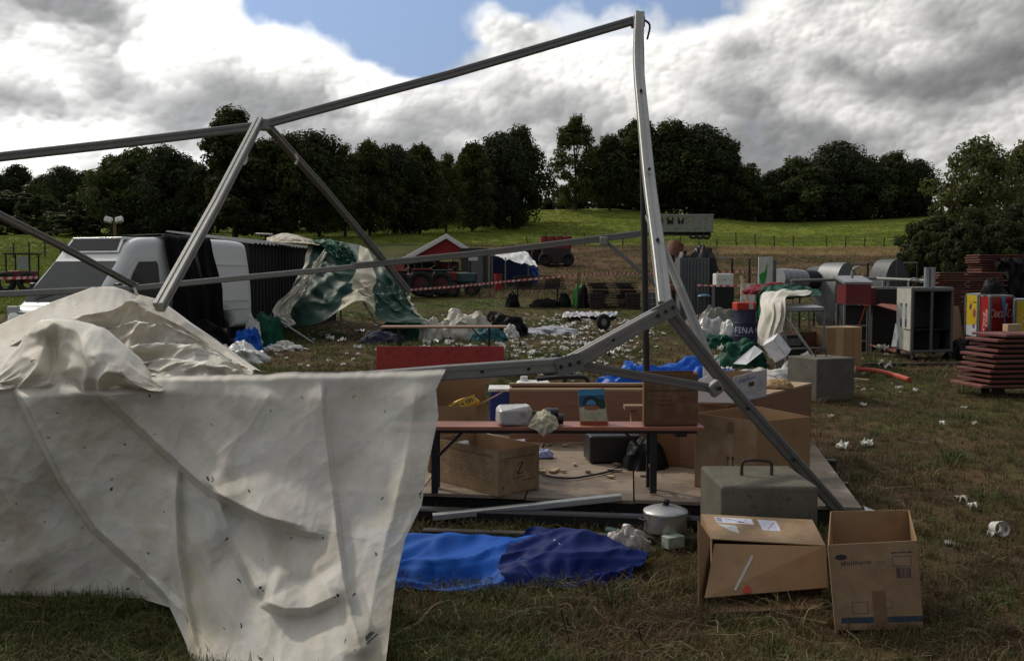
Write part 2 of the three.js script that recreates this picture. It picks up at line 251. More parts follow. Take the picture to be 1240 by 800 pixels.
// ------------------------------------------------------------------ ground
{
  const xs = [], ds = [];
  for (let d = -30; d < 900;) { ds.push(d); d += d < 2 ? 4 : d < 14 ? 0.12 : d < 30 ? 0.35 : d < 60 ? 0.8 : d < 160 ? 2 : 20; }
  const nx = 260; for (let i = 0; i <= nx; i++) { const t = i / nx * 2 - 1; xs.push(Math.sign(t) * (Math.abs(t) * 14 + Math.pow(Math.abs(t), 4) * 420)); }
  const W = xs.length, pos = new Float32Array(W * ds.length * 3), col = new Float32Array(W * ds.length * 3), uv = new Float32Array(W * ds.length * 2), idx = [];
  const mixc = (a, b, t) => a.map((v, k) => lerp(v, b[k], t));
  const SOIL = [0.075, 0.051, 0.031], STRAW = [0.125, 0.09, 0.046], GRN = [0.055, 0.072, 0.02], EARTH = [0.15, 0.094, 0.062], PAST = [0.23, 0.27, 0.042], TAN = [0.27, 0.19, 0.095];
  for (let j = 0; j < ds.length; j++) for (let i = 0; i < W; i++) {
    const d = ds[j], x = xs[i] * (1 + Math.max(0, d) / 30), k = j * W + i;
    pos.set([x, groundY(x, d), -d], k * 3); uv.set([x, d], k * 2);
    const n1 = fbm2(x * 0.5, d * 0.5, 4), n2 = fbm2(x * 0.16 + 40, d * 0.13, 3), n3 = fbm2(x * 0.05 + 9, d * 0.05, 3);
    let c = mixc(SOIL, STRAW, sstep(-0.2, 0.35, n1));
    c = mixc(c, GRN, sstep(0.02, 0.3, n2 + n1 * 0.4) * 0.85 * (1 - 0.6 * sstep(0.05, 0.4, x / Math.max(d, 1)) * sstep(22, 12, d)));
    const bx = x / Math.max(d, 1);                                        // bearing: the churned ground lies on the right, the sward on the left
    c = mixc(c, [0.085, 0.105, 0.032], sstep(24, 40, d) * (0.4 + 0.5 * sstep(-0.1, 0.2, n2 - bx * 0.5)) * sstep(0.5, 0.0, bx));
    const churn = sstep(36, 48, d) * sstep(84, 80, d + n1 * 2) * sstep(-0.06, 0.06, bx + n3 * 0.06);
    c = mixc(c, mixc(EARTH, STRAW, sstep(0, 0.5, n1 + n2)), churn);
    c = mixc(c, TAN, sstep(0.2, 0.27, bx + n3 * 0.05) * sstep(66, 73, d + n1 * 4) * sstep(86, 82, d));
    const grass = Math.max(sstep(82, 86, d + n1 * 1.5), sstep(28, 44, d) * sstep(-0.32, -0.42, bx));
    c = mixc(c, mixc(PAST, [0.21, 0.23, 0.055], clamp(0.5 + n1 + n2)), grass);
    col.set(c, k * 3);
    if (i < W - 1 && j < ds.length - 1) idx.push(k, k + 1, k + W, k + 1, k + W + 1, k + W);
  }
  const g = new THREE.BufferGeometry(); g.setAttribute('position', new THREE.BufferAttribute(pos, 3)); g.setAttribute('color', new THREE.BufferAttribute(col, 3)); g.setAttribute('uv', new THREE.BufferAttribute(uv, 2)); g.setIndex(idx); g.computeVertexNormals();
  setting('ground', g, M('ground', [1.25, 1.25, 1.25], 1, { map: ['soil', 2.6], vc: true, spec: 0.2 }));
}
// deck outline in the field (x, d), kept free of grass
const DECK = [[-1.35, 6.42], [2.26, 5.92], [2.7, 8.05], [1.5, 9.3], [-1.2, 9.5]];
const inPoly = (pl, x, d) => { let c = false; for (let i = 0, j = pl.length - 1; i < pl.length; j = i++) if ((pl[i][1] > d) !== (pl[j][1] > d) && x < (pl[j][0] - pl[i][0]) * (d - pl[i][1]) / (pl[j][1] - pl[i][1]) + pl[i][0]) c = !c; return c; };
// ------------------------------------------------------------------ grass and straw
function tuftGeo(seed, n, h, spread, wide) {
  const r = rng(seed), pos = [];
  for (let k = 0; k < n; k++) {
    const a = r() * 6.283, q = r() * spread, x = Math.cos(a) * q, z = Math.sin(a) * q, b = r() * 6.283, lean = (0.2 + r() * 0.9) * h, L = h * (0.55 + 0.6 * r()), w = wide * (0.6 + r() * 0.6);
    const sx = -Math.sin(b) * w, sz = Math.cos(b) * w, m = [x + Math.cos(b) * lean * 0.35, L * 0.6, z + Math.sin(b) * lean * 0.35], t = [x + Math.cos(b) * lean, L * 0.86, z + Math.sin(b) * lean];
    const P = [[x - sx, -0.01, z - sz], [x + sx, -0.01, z + sz], [m[0] + sx * 0.7, m[1], m[2] + sz * 0.7], [m[0] - sx * 0.7, m[1], m[2] - sz * 0.7], t];
    for (const i of [0, 1, 2, 0, 2, 3, 3, 2, 4]) pos.push(...P[i]);
  }
  const g = new THREE.BufferGeometry(); g.setAttribute('position', new THREE.Float32BufferAttribute(pos, 3)); g.computeVertexNormals(); return triUV(g);
}
function scatter(name, label, category, geo, mat, n, place) {
  const m = new THREE.InstancedMesh(geo, mat, n), o = new THREE.Object3D(), c = new THREE.Color(); let k = 0;
  for (let i = 0; i < n; i++) { if (!place(i, o, c)) continue; o.updateMatrix(); m.setMatrixAt(k, o.matrix); m.setColorAt(k, c); k++; }
  m.count = k; m.name = nm(name); m.castShadow = m.receiveShadow = true; scene.add(m); return tag(m, label, category, null, 'stuff');
}
{
  const blade = M('grass_blade', [1, 1, 1], 0.75, { trans: 0.25, spec: 0.3 });
  const greenAt = (x, d) => sstep(-0.05, 0.3, fbm2(x * 0.16 + 40, d * 0.13, 3) + fbm2(x * 0.5, d * 0.5, 4) * 0.4) * (1 - 0.6 * sstep(0.05, 0.4, x / d) * sstep(22, 12, d));
  for (let v = 0; v < 3; v++) {
    const r = rng(100 + v);
    scatter('trampled_grass', 'short trampled grass covering the field', 'grass', tuftGeo(40 + v, 13, [0.05, 0.07, 0.045][v], 0.06, 0.0022), blade, 19000, (i, o, c) => {
      const d = 3.0 + Math.pow(r(), 1.5) * 14, x = (r() * 2 - 1) * (d * 0.6 + 0.4); if (inPoly(DECK, x, d)) return false;
      const g = greenAt(x, d), q = r(); if (r() > 0.45 + 0.55 * g) return false;
      o.position.set(x, groundY(x, d), -d); o.rotation.set(0, r() * 6.28, 0); const s = 0.6 + r() * 0.8; o.scale.set(s, s * (0.6 + 0.7 * r()), s);
      const k = 0.6 + r() * 0.7; if (q < 0.28 + 0.62 * g) c.setRGB(0.098 * k, 0.11 * k, 0.032 * k); else c.setRGB(0.14 * k, 0.1 * k, 0.05 * k); return true;
    });
  }
  { const r = rng(133); scatter('weed_clumps', 'coarse weed and grass clumps standing out of the trampled field', 'grass', tuftGeo(57, 26, 0.13, 0.09, 0.003), blade, 900, (i, o, c) => {
    const d = 3.0 + Math.pow(r(), 1.4) * 12, x = (r() * 2 - 1) * (d * 0.6 + 0.4); if (inPoly(DECK, x, d) || fbm2(x * 0.8 + 5, d * 0.8, 2) < 0.02) return false;
    o.position.set(x, groundY(x, d), -d); o.rotation.set(0, r() * 6.28, 0); const s = 0.5 + r() * 0.7; o.scale.set(s * 1.3, s, s * 1.3); const k = 0.6 + r() * 0.6; if (r() < 0.55) c.setRGB(0.08 * k, 0.11 * k, 0.028 * k); else c.setRGB(0.17 * k, 0.125 * k, 0.06 * k); return true; }); }
  const r = rng(140);
  scatter('field_grass', 'thin grass growing across the middle of the field', 'grass', tuftGeo(47, 10, 0.1, 0.16, 0.006), blade, 26000, (i, o, c) => {
    const d = 15 + Math.pow(r(), 1.2) * 26, x = (r() * 2 - 1) * (d * 0.58 + 0.4), g = greenAt(x, d); if (r() > 0.35 + 0.6 * g) return false;
    o.position.set(x, groundY(x, d), -d); o.rotation.set(0, r() * 6.28, 0); const s = 0.5 + r() * 0.9; o.scale.set(s, s * 0.8, s);
    const k = 0.6 + r() * 0.6; if (r() < 0.3 + 0.6 * g) c.setRGB(0.09 * k, 0.12 * k, 0.03 * k); else c.setRGB(0.19 * k, 0.14 * k, 0.07 * k); return true;
  });
  scatter('pasture_grass', 'bright green grass of the sloping pasture', 'grass', tuftGeo(48, 12, 0.16, 0.5, 0.02), blade, 42000, (i, o, c) => {
    const left = r() < 0.3, d = left ? 34 + Math.pow(r(), 1.3) * 90 : 84 + r() * 55, x = left ? -d * (0.4 + r() * 0.2) : d * (r() * 0.95 - 0.38); if (!left && d < 84) return false;
    o.position.set(x, groundY(x, d), -d); o.rotation.set(0, r() * 6.28, 0); const s = 0.6 + r() * 0.9; o.scale.set(s, s * 0.8, s);
    const k = 0.75 + r() * 0.5; c.setRGB(0.2 * k, 0.25 * k, 0.042 * k); return true;
  });
  scatter('bank_grass', 'dry brown grass on the churned bank below the pasture', 'grass', tuftGeo(49, 12, 0.2, 0.4, 0.012), blade, 26000, (i, o, c) => {
    const d = 40 + r() * 43, x = d * (r() * 0.62 - 0.06); const n = fbm2(x * 0.1, d * 0.1, 3); if (r() > 0.45 + n) return false;
    o.position.set(x, groundY(x, d), -d); o.rotation.set(0, r() * 6.28, 0); const s = 0.5 + r() * 1.0; o.scale.set(s, s * 0.8, s);
    const k = 0.6 + r() * 0.7; if (x / d > 0.22 && d > 68) c.setRGB(0.34 * k, 0.25 * k, 0.12 * k); else if (r() < 0.25 + n) c.setRGB(0.13 * k, 0.14 * k, 0.045 * k); else c.setRGB(0.2 * k, 0.135 * k, 0.08 * k); return true;
  });
  // dry stems lying about
  const straw = sweep(curve([new THREE.Vector3(-0.1, 0.008, 0), new THREE.Vector3(-0.03, 0.016, 0.012), new THREE.Vector3(0.05, 0.012, -0.006), new THREE.Vector3(0.12, 0.02, 0.01)], 6), circle(0.0016, 3));
  const straw2 = sweep(curve([new THREE.Vector3(-0.07, 0.006, 0.02), new THREE.Vector3(0, 0.035, 0), new THREE.Vector3(0.08, 0.01, 0.03)], 5), circle(0.0014, 3));
  for (const [k, g] of [[0, straw], [1, straw2]]) scatter('dry_straw', 'dry straw stalks scattered over the ground', 'straw', g, M('straw_stalk', [1, 1, 1], 0.7), 5000, (i, o, c) => {
    const d = 3.1 + Math.pow(r(), 1.7) * 11, x = (r() * 2 - 1) * (d * 0.6 + 0.4); if (inPoly(DECK, x, d)) return false;
    o.position.set(x, groundY(x, d) + 0.004 + r() * 0.02, -d); o.rotation.set((r() - 0.5) * 0.3, r() * 6.28, (r() - 0.5) * 0.35); o.scale.setScalar(0.3 + r() * 0.7); const q = 0.45 + r() * 0.75; c.setRGB(0.19 * q, 0.145 * q, 0.075 * q); return true;
  });
}
// ------------------------------------------------------------------ trees
const LEAF = M('foliage', [1, 1, 1], 0.75, { vc: true, trans: 0.35, spec: 0.25 }), BARK = M('bark', [0.06, 0.05, 0.04], 0.95, { map: ['mottle', 1.2] });
function treeParts(seed, H, Wd, low, o = {}) {
  const r = rng(seed), trunk = [], nCl = o.clumps ?? 58, per = o.per ?? 120, ls = o.leaf ?? 0.33, tone = (o.tone ?? [0.05, 0.068, 0.02]).map((c, k) => c * [1.2, 1.12, 1.12][k]);
  const clumps = [];
  for (let k = 0; k < nCl; k++) {
    const t = Math.pow(r(), 0.8), y = lerp(low, 1, t), env = (o.shape ?? ((q) => Math.sin(Math.PI * clamp(0.16 + q * 0.82)) ** 0.7))(clamp((y - low) / (1 - low))), a = r() * 6.283, q = Math.sqrt(r()) * (0.72 + r() * 0.4);
    clumps.push([Math.cos(a) * q * env * Wd / 2, y * H * (1 - 0.05 * r()), Math.sin(a) * q * env * Wd / 2, (0.1 + r() * 0.09) * Math.min(Wd, H * 0.8) * (o.fluff ?? 1)]);
  }
  const n = nCl * per, pos = new Float32Array(n * 18), col = new Float32Array(n * 18); let k = 0; const A = new THREE.Vector3(), B = new THREE.Vector3(), Nn = new THREE.Vector3(), C = new THREE.Vector3();
  for (const [cx, cy, cz, cr] of clumps) {
    const hue = 0.75 + r() * 0.5;
    for (let i = 0; i < per; i++) {
      Nn.set(r() * 2 - 1, r() * 2 - 1, r() * 2 - 1).normalize(); const rad = cr * (0.55 + 0.6 * Math.pow(r(), 0.7));
      C.set(cx + Nn.x * rad, cy + Nn.y * rad * 0.8, cz + Nn.z * rad);
      Nn.x += (r() - 0.5) * 1.6; Nn.y += (r() - 0.3) * 1.4; Nn.z += (r() - 0.5) * 1.6; Nn.normalize();
      A.set(r() - 0.5, r() - 0.5, r() - 0.5).cross(Nn).normalize(); B.crossVectors(Nn, A); const s = ls * (0.5 + r() * 0.8), w = s * 0.5, bnd = s * 0.25;
      const P = [C.clone().addScaledVector(A, -s), C.clone().addScaledVector(B, w).addScaledVector(Nn, bnd), C.clone().addScaledVector(A, s), C.clone().addScaledVector(B, -w).addScaledVector(Nn, bnd)];
      const q = hue * (0.7 + r() * 0.6), cc = [tone[0] * q, tone[1] * q, tone[2] * q];
      for (const v of [0, 1, 2, 0, 2, 3]) { pos[k * 3] = P[v].x; pos[k * 3 + 1] = P[v].y; pos[k * 3 + 2] = P[v].z; col.set(cc, k * 3); k++; }
    }
  }
  const g = new THREE.BufferGeometry(); g.setAttribute('position', new THREE.BufferAttribute(pos, 3)); g.setAttribute('color', new THREE.BufferAttribute(col, 3)); g.computeVertexNormals(); triUV(g);
  const tr = o.trunk ?? H * 0.02, seg = (a, b, r0, r1) => { const t = new THREE.CylinderGeometry(r1, r0, a.distanceTo(b), 7, 1); t.rotateX(Math.PI / 2); t.lookAt(b.clone().sub(a)); t.translate((a.x + b.x) / 2, (a.y + b.y) / 2, (a.z + b.z) / 2); return t; };
  const p0 = new THREE.Vector3(0, -0.4, 0), p1 = new THREE.Vector3((r() - 0.5) * 0.5, H * 0.35, (r() - 0.5) * 0.5), p2 = new THREE.Vector3((r() - 0.5) * 0.9, H * 0.75, (r() - 0.5) * 0.9);
  trunk.push(seg(p0, p1, tr, tr * 0.75), seg(p1, p2, tr * 0.75, tr * 0.3));
  for (let i = 0; i < 9; i++) { const [cx, cy, cz] = clumps[Math.floor(r() * clumps.length)], t = clamp((cy / H - 0.25) * 0.9, 0.05, 0.95), s = p1.clone().lerp(p2, t * 0.8); trunk.push(seg(s, new THREE.Vector3(cx, cy, cz), tr * 0.4, tr * 0.1)); }
  return { crown: g, trunk: merge(trunk) };
}
function treeKind(...a) { return treeParts(...a); }
function plant(name, kind, label, group, x, d, s, turn, sy = s, category = 'tree') {
  const t = thing(name, label, category, group); part('trunk', kind.trunk, BARK, t); part('crown', kind.crown, LEAF, t);
  t.position.set(x, groundY(x, d), -d); t.rotation.y = turn; t.scale.set(s, sy, s); t.userData.placed = 1; return t;
}
{
  const cone = (q) => Math.pow(1 - q, 0.55) * Math.pow(clamp(q * 8 + 0.35), 0.5);
  const K = [treeKind(1, 15, 11.5, 0.06, { clumps: 110 }), treeKind(2, 15, 10.5, 0.08, { clumps: 120, fluff: 0.8, tone: [0.066, 0.085, 0.02] }), treeKind(3, 14, 13, 0.05, { clumps: 115, tone: [0.04, 0.055, 0.022] }), treeKind(4, 17, 10, 0.07, { clumps: 130, fluff: 0.72, shape: cone, tone: [0.05, 0.064, 0.018] }), treeKind(5, 10, 12, 0.03, { clumps: 105, tone: [0.06, 0.082, 0.024] }), treeKind(6, 16, 9.5, 0.09, { clumps: 96, fluff: 0.78, leaf: 0.28, tone: [0.082, 0.105, 0.03] })];
  const r = rng(61);
  // the close row on the left, from behind the van to the red gazebo: [px, top y px, depth, kind, width]
  const rowL = [[168, 186, 92, 4, 1.1], [205, 182, 88, 2, 0.95], [242, 205, 86, 0, 0.8], [284, 134, 84, 3, 1.25], [322, 172, 86, 1, 1.0], [352, 168, 88, 0, 0.95], [386, 166, 90, 0, 0.95], [418, 178, 92, 5, 0.9], [448, 174, 94, 1, 0.9], [478, 180, 97, 2, 0.85], [508, 178, 100, 1, 1.0], [540, 188, 104, 5, 0.9], [572, 176, 108, 1, 0.9], [604, 166, 114, 2, 0.85], [630, 160, 118, 0, 0.85]];
  const hK = [15, 15, 14, 17, 10, 16];
  const put1 = (px, ty, d, k, w, name, label, group) => { const x = xAt(px, d, 6), gy = groundY(x, d), top = at(px, ty, d).y, h = top - gy; return plant(name, K[k], label, group, x, d, h / hK[k] * w, r() * 6.28, h / hK[k] * 1.0); };
  for (const [px, ty, d, k, w] of rowL) put1(px, ty, d, k, w, 'woodland_tree', px === 284 ? 'tallest pointed tree, rising above the row behind the van' : px === 168 ? 'low round tree at the open end of the row behind the van' : px === 630 ? 'last tree of the row, beside the gap with bright sky' : 'dark broadleaf tree in the row behind the van and the red gazebo', 'trees behind the van and the red gazebo');
  // a second, deeper rank closes the gaps
  for (let px = 225; px < 640; px += 30) put1(px + r() * 10, 186 + r() * 12, 112 + (px - 225) * 0.04, [0, 1, 3, 5][Math.floor(r() * 4)], 1.15, 'woodland_tree', 'dark broadleaf tree in the row behind the van and the red gazebo', 'trees behind the van and the red gazebo');
  // the far rank above the pasture
  const rowR = [[648, 234, 150, 4, 0.8], [664, 240, 152, 4, 0.8], [680, 226, 150, 4, 0.7], [697, 143, 138, 5, 1.0], [738, 168, 140, 0, 1.0], [772, 148, 142, 1, 1.2], [812, 152, 142, 0, 1.2], [846, 156, 143, 2, 1.1], [876, 168, 144, 1, 1.0], [905, 208, 146, 4, 1.0], [935, 210, 147, 2, 0.9], [966, 196, 148, 4, 1.2], [1012, 176, 150, 2, 1.2], [1048, 196, 152, 4, 1.1], [1080, 188, 153, 0, 1.0], [1108, 196, 154, 2, 1.0]];
  for (const [px, ty, d, k, w] of rowR) put1(px, ty, d, k, w, 'hilltop_tree', px === 697 ? 'tall loose tree standing beside the bright gap in the treeline' : px === 1012 ? 'broad tree rising above its neighbours at the top of the pasture' : 'dark tree in the rank along the top of the green pasture', 'trees along the top of the pasture');
  for (let px = 655; px < 1130; px += 34) put1(px + r() * 12, (px > 890 ? 216 : px < 700 ? 238 : 196) + r() * 10, 158, [0, 2, 4][Math.floor(r() * 3)], 1.3, 'hilltop_tree', 'dark tree in the rank along the top of the green pasture', 'trees along the top of the pasture');
  // left hillside
  for (const [px, ty, d, k, w] of [[-12, 205, 170, 2, 1.0], [24, 202, 172, 2, 1.0], [80, 204, 150, 2, 1.2], [112, 210, 152, 4, 1.3], [140, 190, 135, 1, 1.0], [60, 214, 165, 4, 1.2], [185, 200, 120, 4, 1.2], [10, 214, 178, 0, 1.2]]) put1(px, ty, d, k, w, 'hillside_tree', 'round leafy tree on the green slope beyond the white van', 'trees on the slope beyond the van');
  const bush = treeKind(21, 3, 4.2, 0.02, { clumps: 60, per: 70, leaf: 0.2, tone: [0.05, 0.07, 0.022], shape: (q) => Math.sqrt(1 - q * q * 0.9) });
  for (const [px, ty, d, w] of [[14, 234, 120, 3.0], [50, 240, 112, 2.0], [4, 262, 100, 1.6], [118, 236, 96, 2.6], [92, 262, 92, 1.6]]) { const x = xAt(px, d, 6), gy = groundY(x, d); plant('hillside_bush', bush, 'round bush on the green slope beyond the white van', 'bushes on the slope beyond the van', x, d, w * 0.9, r() * 6.28, (at(px, ty, d).y - gy) / 3, 'bush'); }
  // right: one tree and the hedge below it
  { const k = treeKind(31, 9, 8.5, 0.08, { clumps: 110, per: 110, leaf: 0.2, tone: [0.1, 0.12, 0.04], fluff: 0.8 }), x = xAt(1180, 70, 4), gy = groundY(x, 70); plant('ash_tree', k, 'loose leafy tree rising behind the clipped hedge at the field edge', null, x, 70, 0.8, 1, (at(1180, 174, 70).y - gy) / 9);
    const x2 = xAt(1246, 74, 4); plant('ash_tree', k, 'leafy tree at the field corner beyond the hedge, partly cut off', null, x2, 74, 0.9, 4, (at(1240, 176, 74).y - groundY(x2, 74)) / 9); }
  const hedge = treeKind(41, 3.2, 4.4, 0.0, { clumps: 90, per: 110, leaf: 0.13, tone: [0.052, 0.068, 0.022], fluff: 0.8, shape: (q) => Math.sqrt(1 - q * q * 0.85), trunk: 0.08 });
  for (const [px, ty, d, w] of [[1122, 284, 44.5, 0.62], [1134, 266, 46, 1.0], [1186, 256, 47, 1.0], [1232, 252, 48, 1.0], [1280, 250, 49, 1.0], [1165, 275, 43, 0.7], [1215, 272, 43, 0.8]]) { const x = xAt(px, d, 2), gy = groundY(x, d); plant('hedge_bush', hedge, 'dense dark hedge bush behind the stacked red tables', 'hedge bushes behind the stacked tables', x, d, w, r() * 6.28, (at(px, ty, d).y - gy) / 3.2, 'hedge'); }
}
// ------------------------------------------------------------------ pasture fence
{
  const wood = M('fence_wood', [0.075, 0.06, 0.045], 0.95, { map: ['mottle', 0.6] }), wire = M('fence_wire', [0.16, 0.15, 0.14], 0.5, { metal: 0.8 });
  const f = thing('pasture_fence', 'low post and wire fence between the brown ground and the green pasture', 'fence'), tops = [];
  for (let px = 640; px <= 1110; px += 23.5) { const d = 83 + (px % 7) * 0.15, p = gAt(px + ((px * 13) % 17) - 8, d), h = 0.7 + ((px * 7) % 5) * 0.1; part('post', rod([p.clone().add(new THREE.Vector3(0, -0.3, 0)), p.clone().add(new THREE.Vector3(((px * 3) % 5 - 2) * 0.05, h, 0))], 0.055, 7), wood, f); tops.push([p, h]); }
  for (const q of [0.45, 0.85]) part('wire', rod(tops.map(([p]) => p.clone().add(new THREE.Vector3(0, q, 0.08))), 0.012, 4), wire, f);
  const f2 = thing('meadow_fence', 'post and wire fence crossing the green slope left of the white van', 'fence'), t2 = [];
  for (let px = -60; px <= 130; px += 19) { const d = 66 + px * 0.03, p = gAt(px, d); part('post', rod([p.clone().add(new THREE.Vector3(0, -0.3, 0)), p.clone().add(new THREE.Vector3(0, 1.1, 0))], 0.06, 7), wood, f2); t2.push(p); }
  for (const q of [0.4, 0.7, 1.0]) part('wire', rod(t2.map((p) => p.clone().add(new THREE.Vector3(0, q, 0.07))), 0.012, 4), wire, f2);
}
// ------------------------------------------------------------------ materials of the wreckage
const ALU = M('aluminium_tube', [0.36, 0.36, 0.345], 0.55, { metal: 0.7, map: ['galv', 0.5], bump: ['mottle', 0.25, 0.0012] });
const ALU_DULL = M('weathered_aluminium', [0.25, 0.25, 0.24], 0.58, { metal: 0.55, map: ['galv', 0.6], bump: ['mottle', 0.25, 0.0012] });
const STEEL_DARK = M('dark_steel', [0.035, 0.033, 0.032], 0.5, { metal: 0.4, map: ['mottle', 0.4] });
const BLACK_PAINT = M('black_paint', [0.018, 0.018, 0.02], 0.45, { map: ['mottle', 0.5] });
const CARD = M('cardboard', [0.31, 0.2, 0.115], 0.9, { map: ['card', 0.7], bump: ['card', 0.35, 0.0015], spec: 0.25 });
const CARD_PALE = M('pale_cardboard', [0.38, 0.26, 0.15], 0.9, { map: ['card', 0.7], bump: ['card', 0.35, 0.0015], spec: 0.25 });
const CARD_DARK = M('brown_cardboard', [0.19, 0.105, 0.058], 0.9, { map: ['card', 0.6], bump: ['card', 0.35, 0.0015], spec: 0.25 });
const WHITE_CARD = M('white_card', [0.7, 0.7, 0.72], 0.8, { map: ['grime', 1.3] });
const WHITE_PLASTIC = M('white_plastic', [0.74, 0.74, 0.72], 0.45, { map: ['grime', 0.9] });
const DIRTY_PAPER = M('dirty_paper', [0.42, 0.40, 0.35], 0.9, { map: ['grime', 0.3] });
const PAPER = M('paper', [0.76, 0.75, 0.71], 0.9, { map: ['grime', 0.7], trans: 0.2 });
const CONCRETE = M('concrete', [0.165, 0.155, 0.125], 0.95, { map: ['concrete', 0.8], bump: ['concrete', 0.5, 0.006], spec: 0.2 });
const PLY = M('plywood', [0.30, 0.185, 0.115], 0.75, { map: ['grain', 0.9], bump: ['grain', 0.9, 0.001] });
const PLY_PALE = M('pale_wood', [0.50, 0.37, 0.22], 0.75, { map: ['grain', 0.8] });
const DECK_WOOD = M('deck_plywood', [0.29, 0.225, 0.165], 0.7, { map: ['stain', 1.7], bump: ['mottle', 0.6, 0.003] });
const RED_WOOD = M('red_stained_wood', [0.34, 0.075, 0.05], 0.55, { map: ['grain', 0.9], bump: ['grain', 0.9, 0.001] });
const BENCH_WOOD = M('bench_wood', [0.42, 0.17, 0.115], 0.5, { map: ['grain', 0.9] });
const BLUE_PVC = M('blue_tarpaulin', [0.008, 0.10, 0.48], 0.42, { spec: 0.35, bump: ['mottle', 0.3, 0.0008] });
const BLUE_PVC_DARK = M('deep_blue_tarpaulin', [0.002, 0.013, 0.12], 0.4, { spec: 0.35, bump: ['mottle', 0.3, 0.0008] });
const BIN_BAG = M('black_plastic_film', [0.008, 0.008, 0.009], 0.5, { spec: 0.25 });
const GREEN_PVC = M('green_tarpaulin', [0.009, 0.075, 0.046], 0.55, { spec: 0.3, map: ['grime', 1.4] });
const CREAM_PVC = M('cream_tarpaulin', [0.64, 0.61, 0.52], 0.6, { map: ['grime', 1.4], trans: 0.22 });

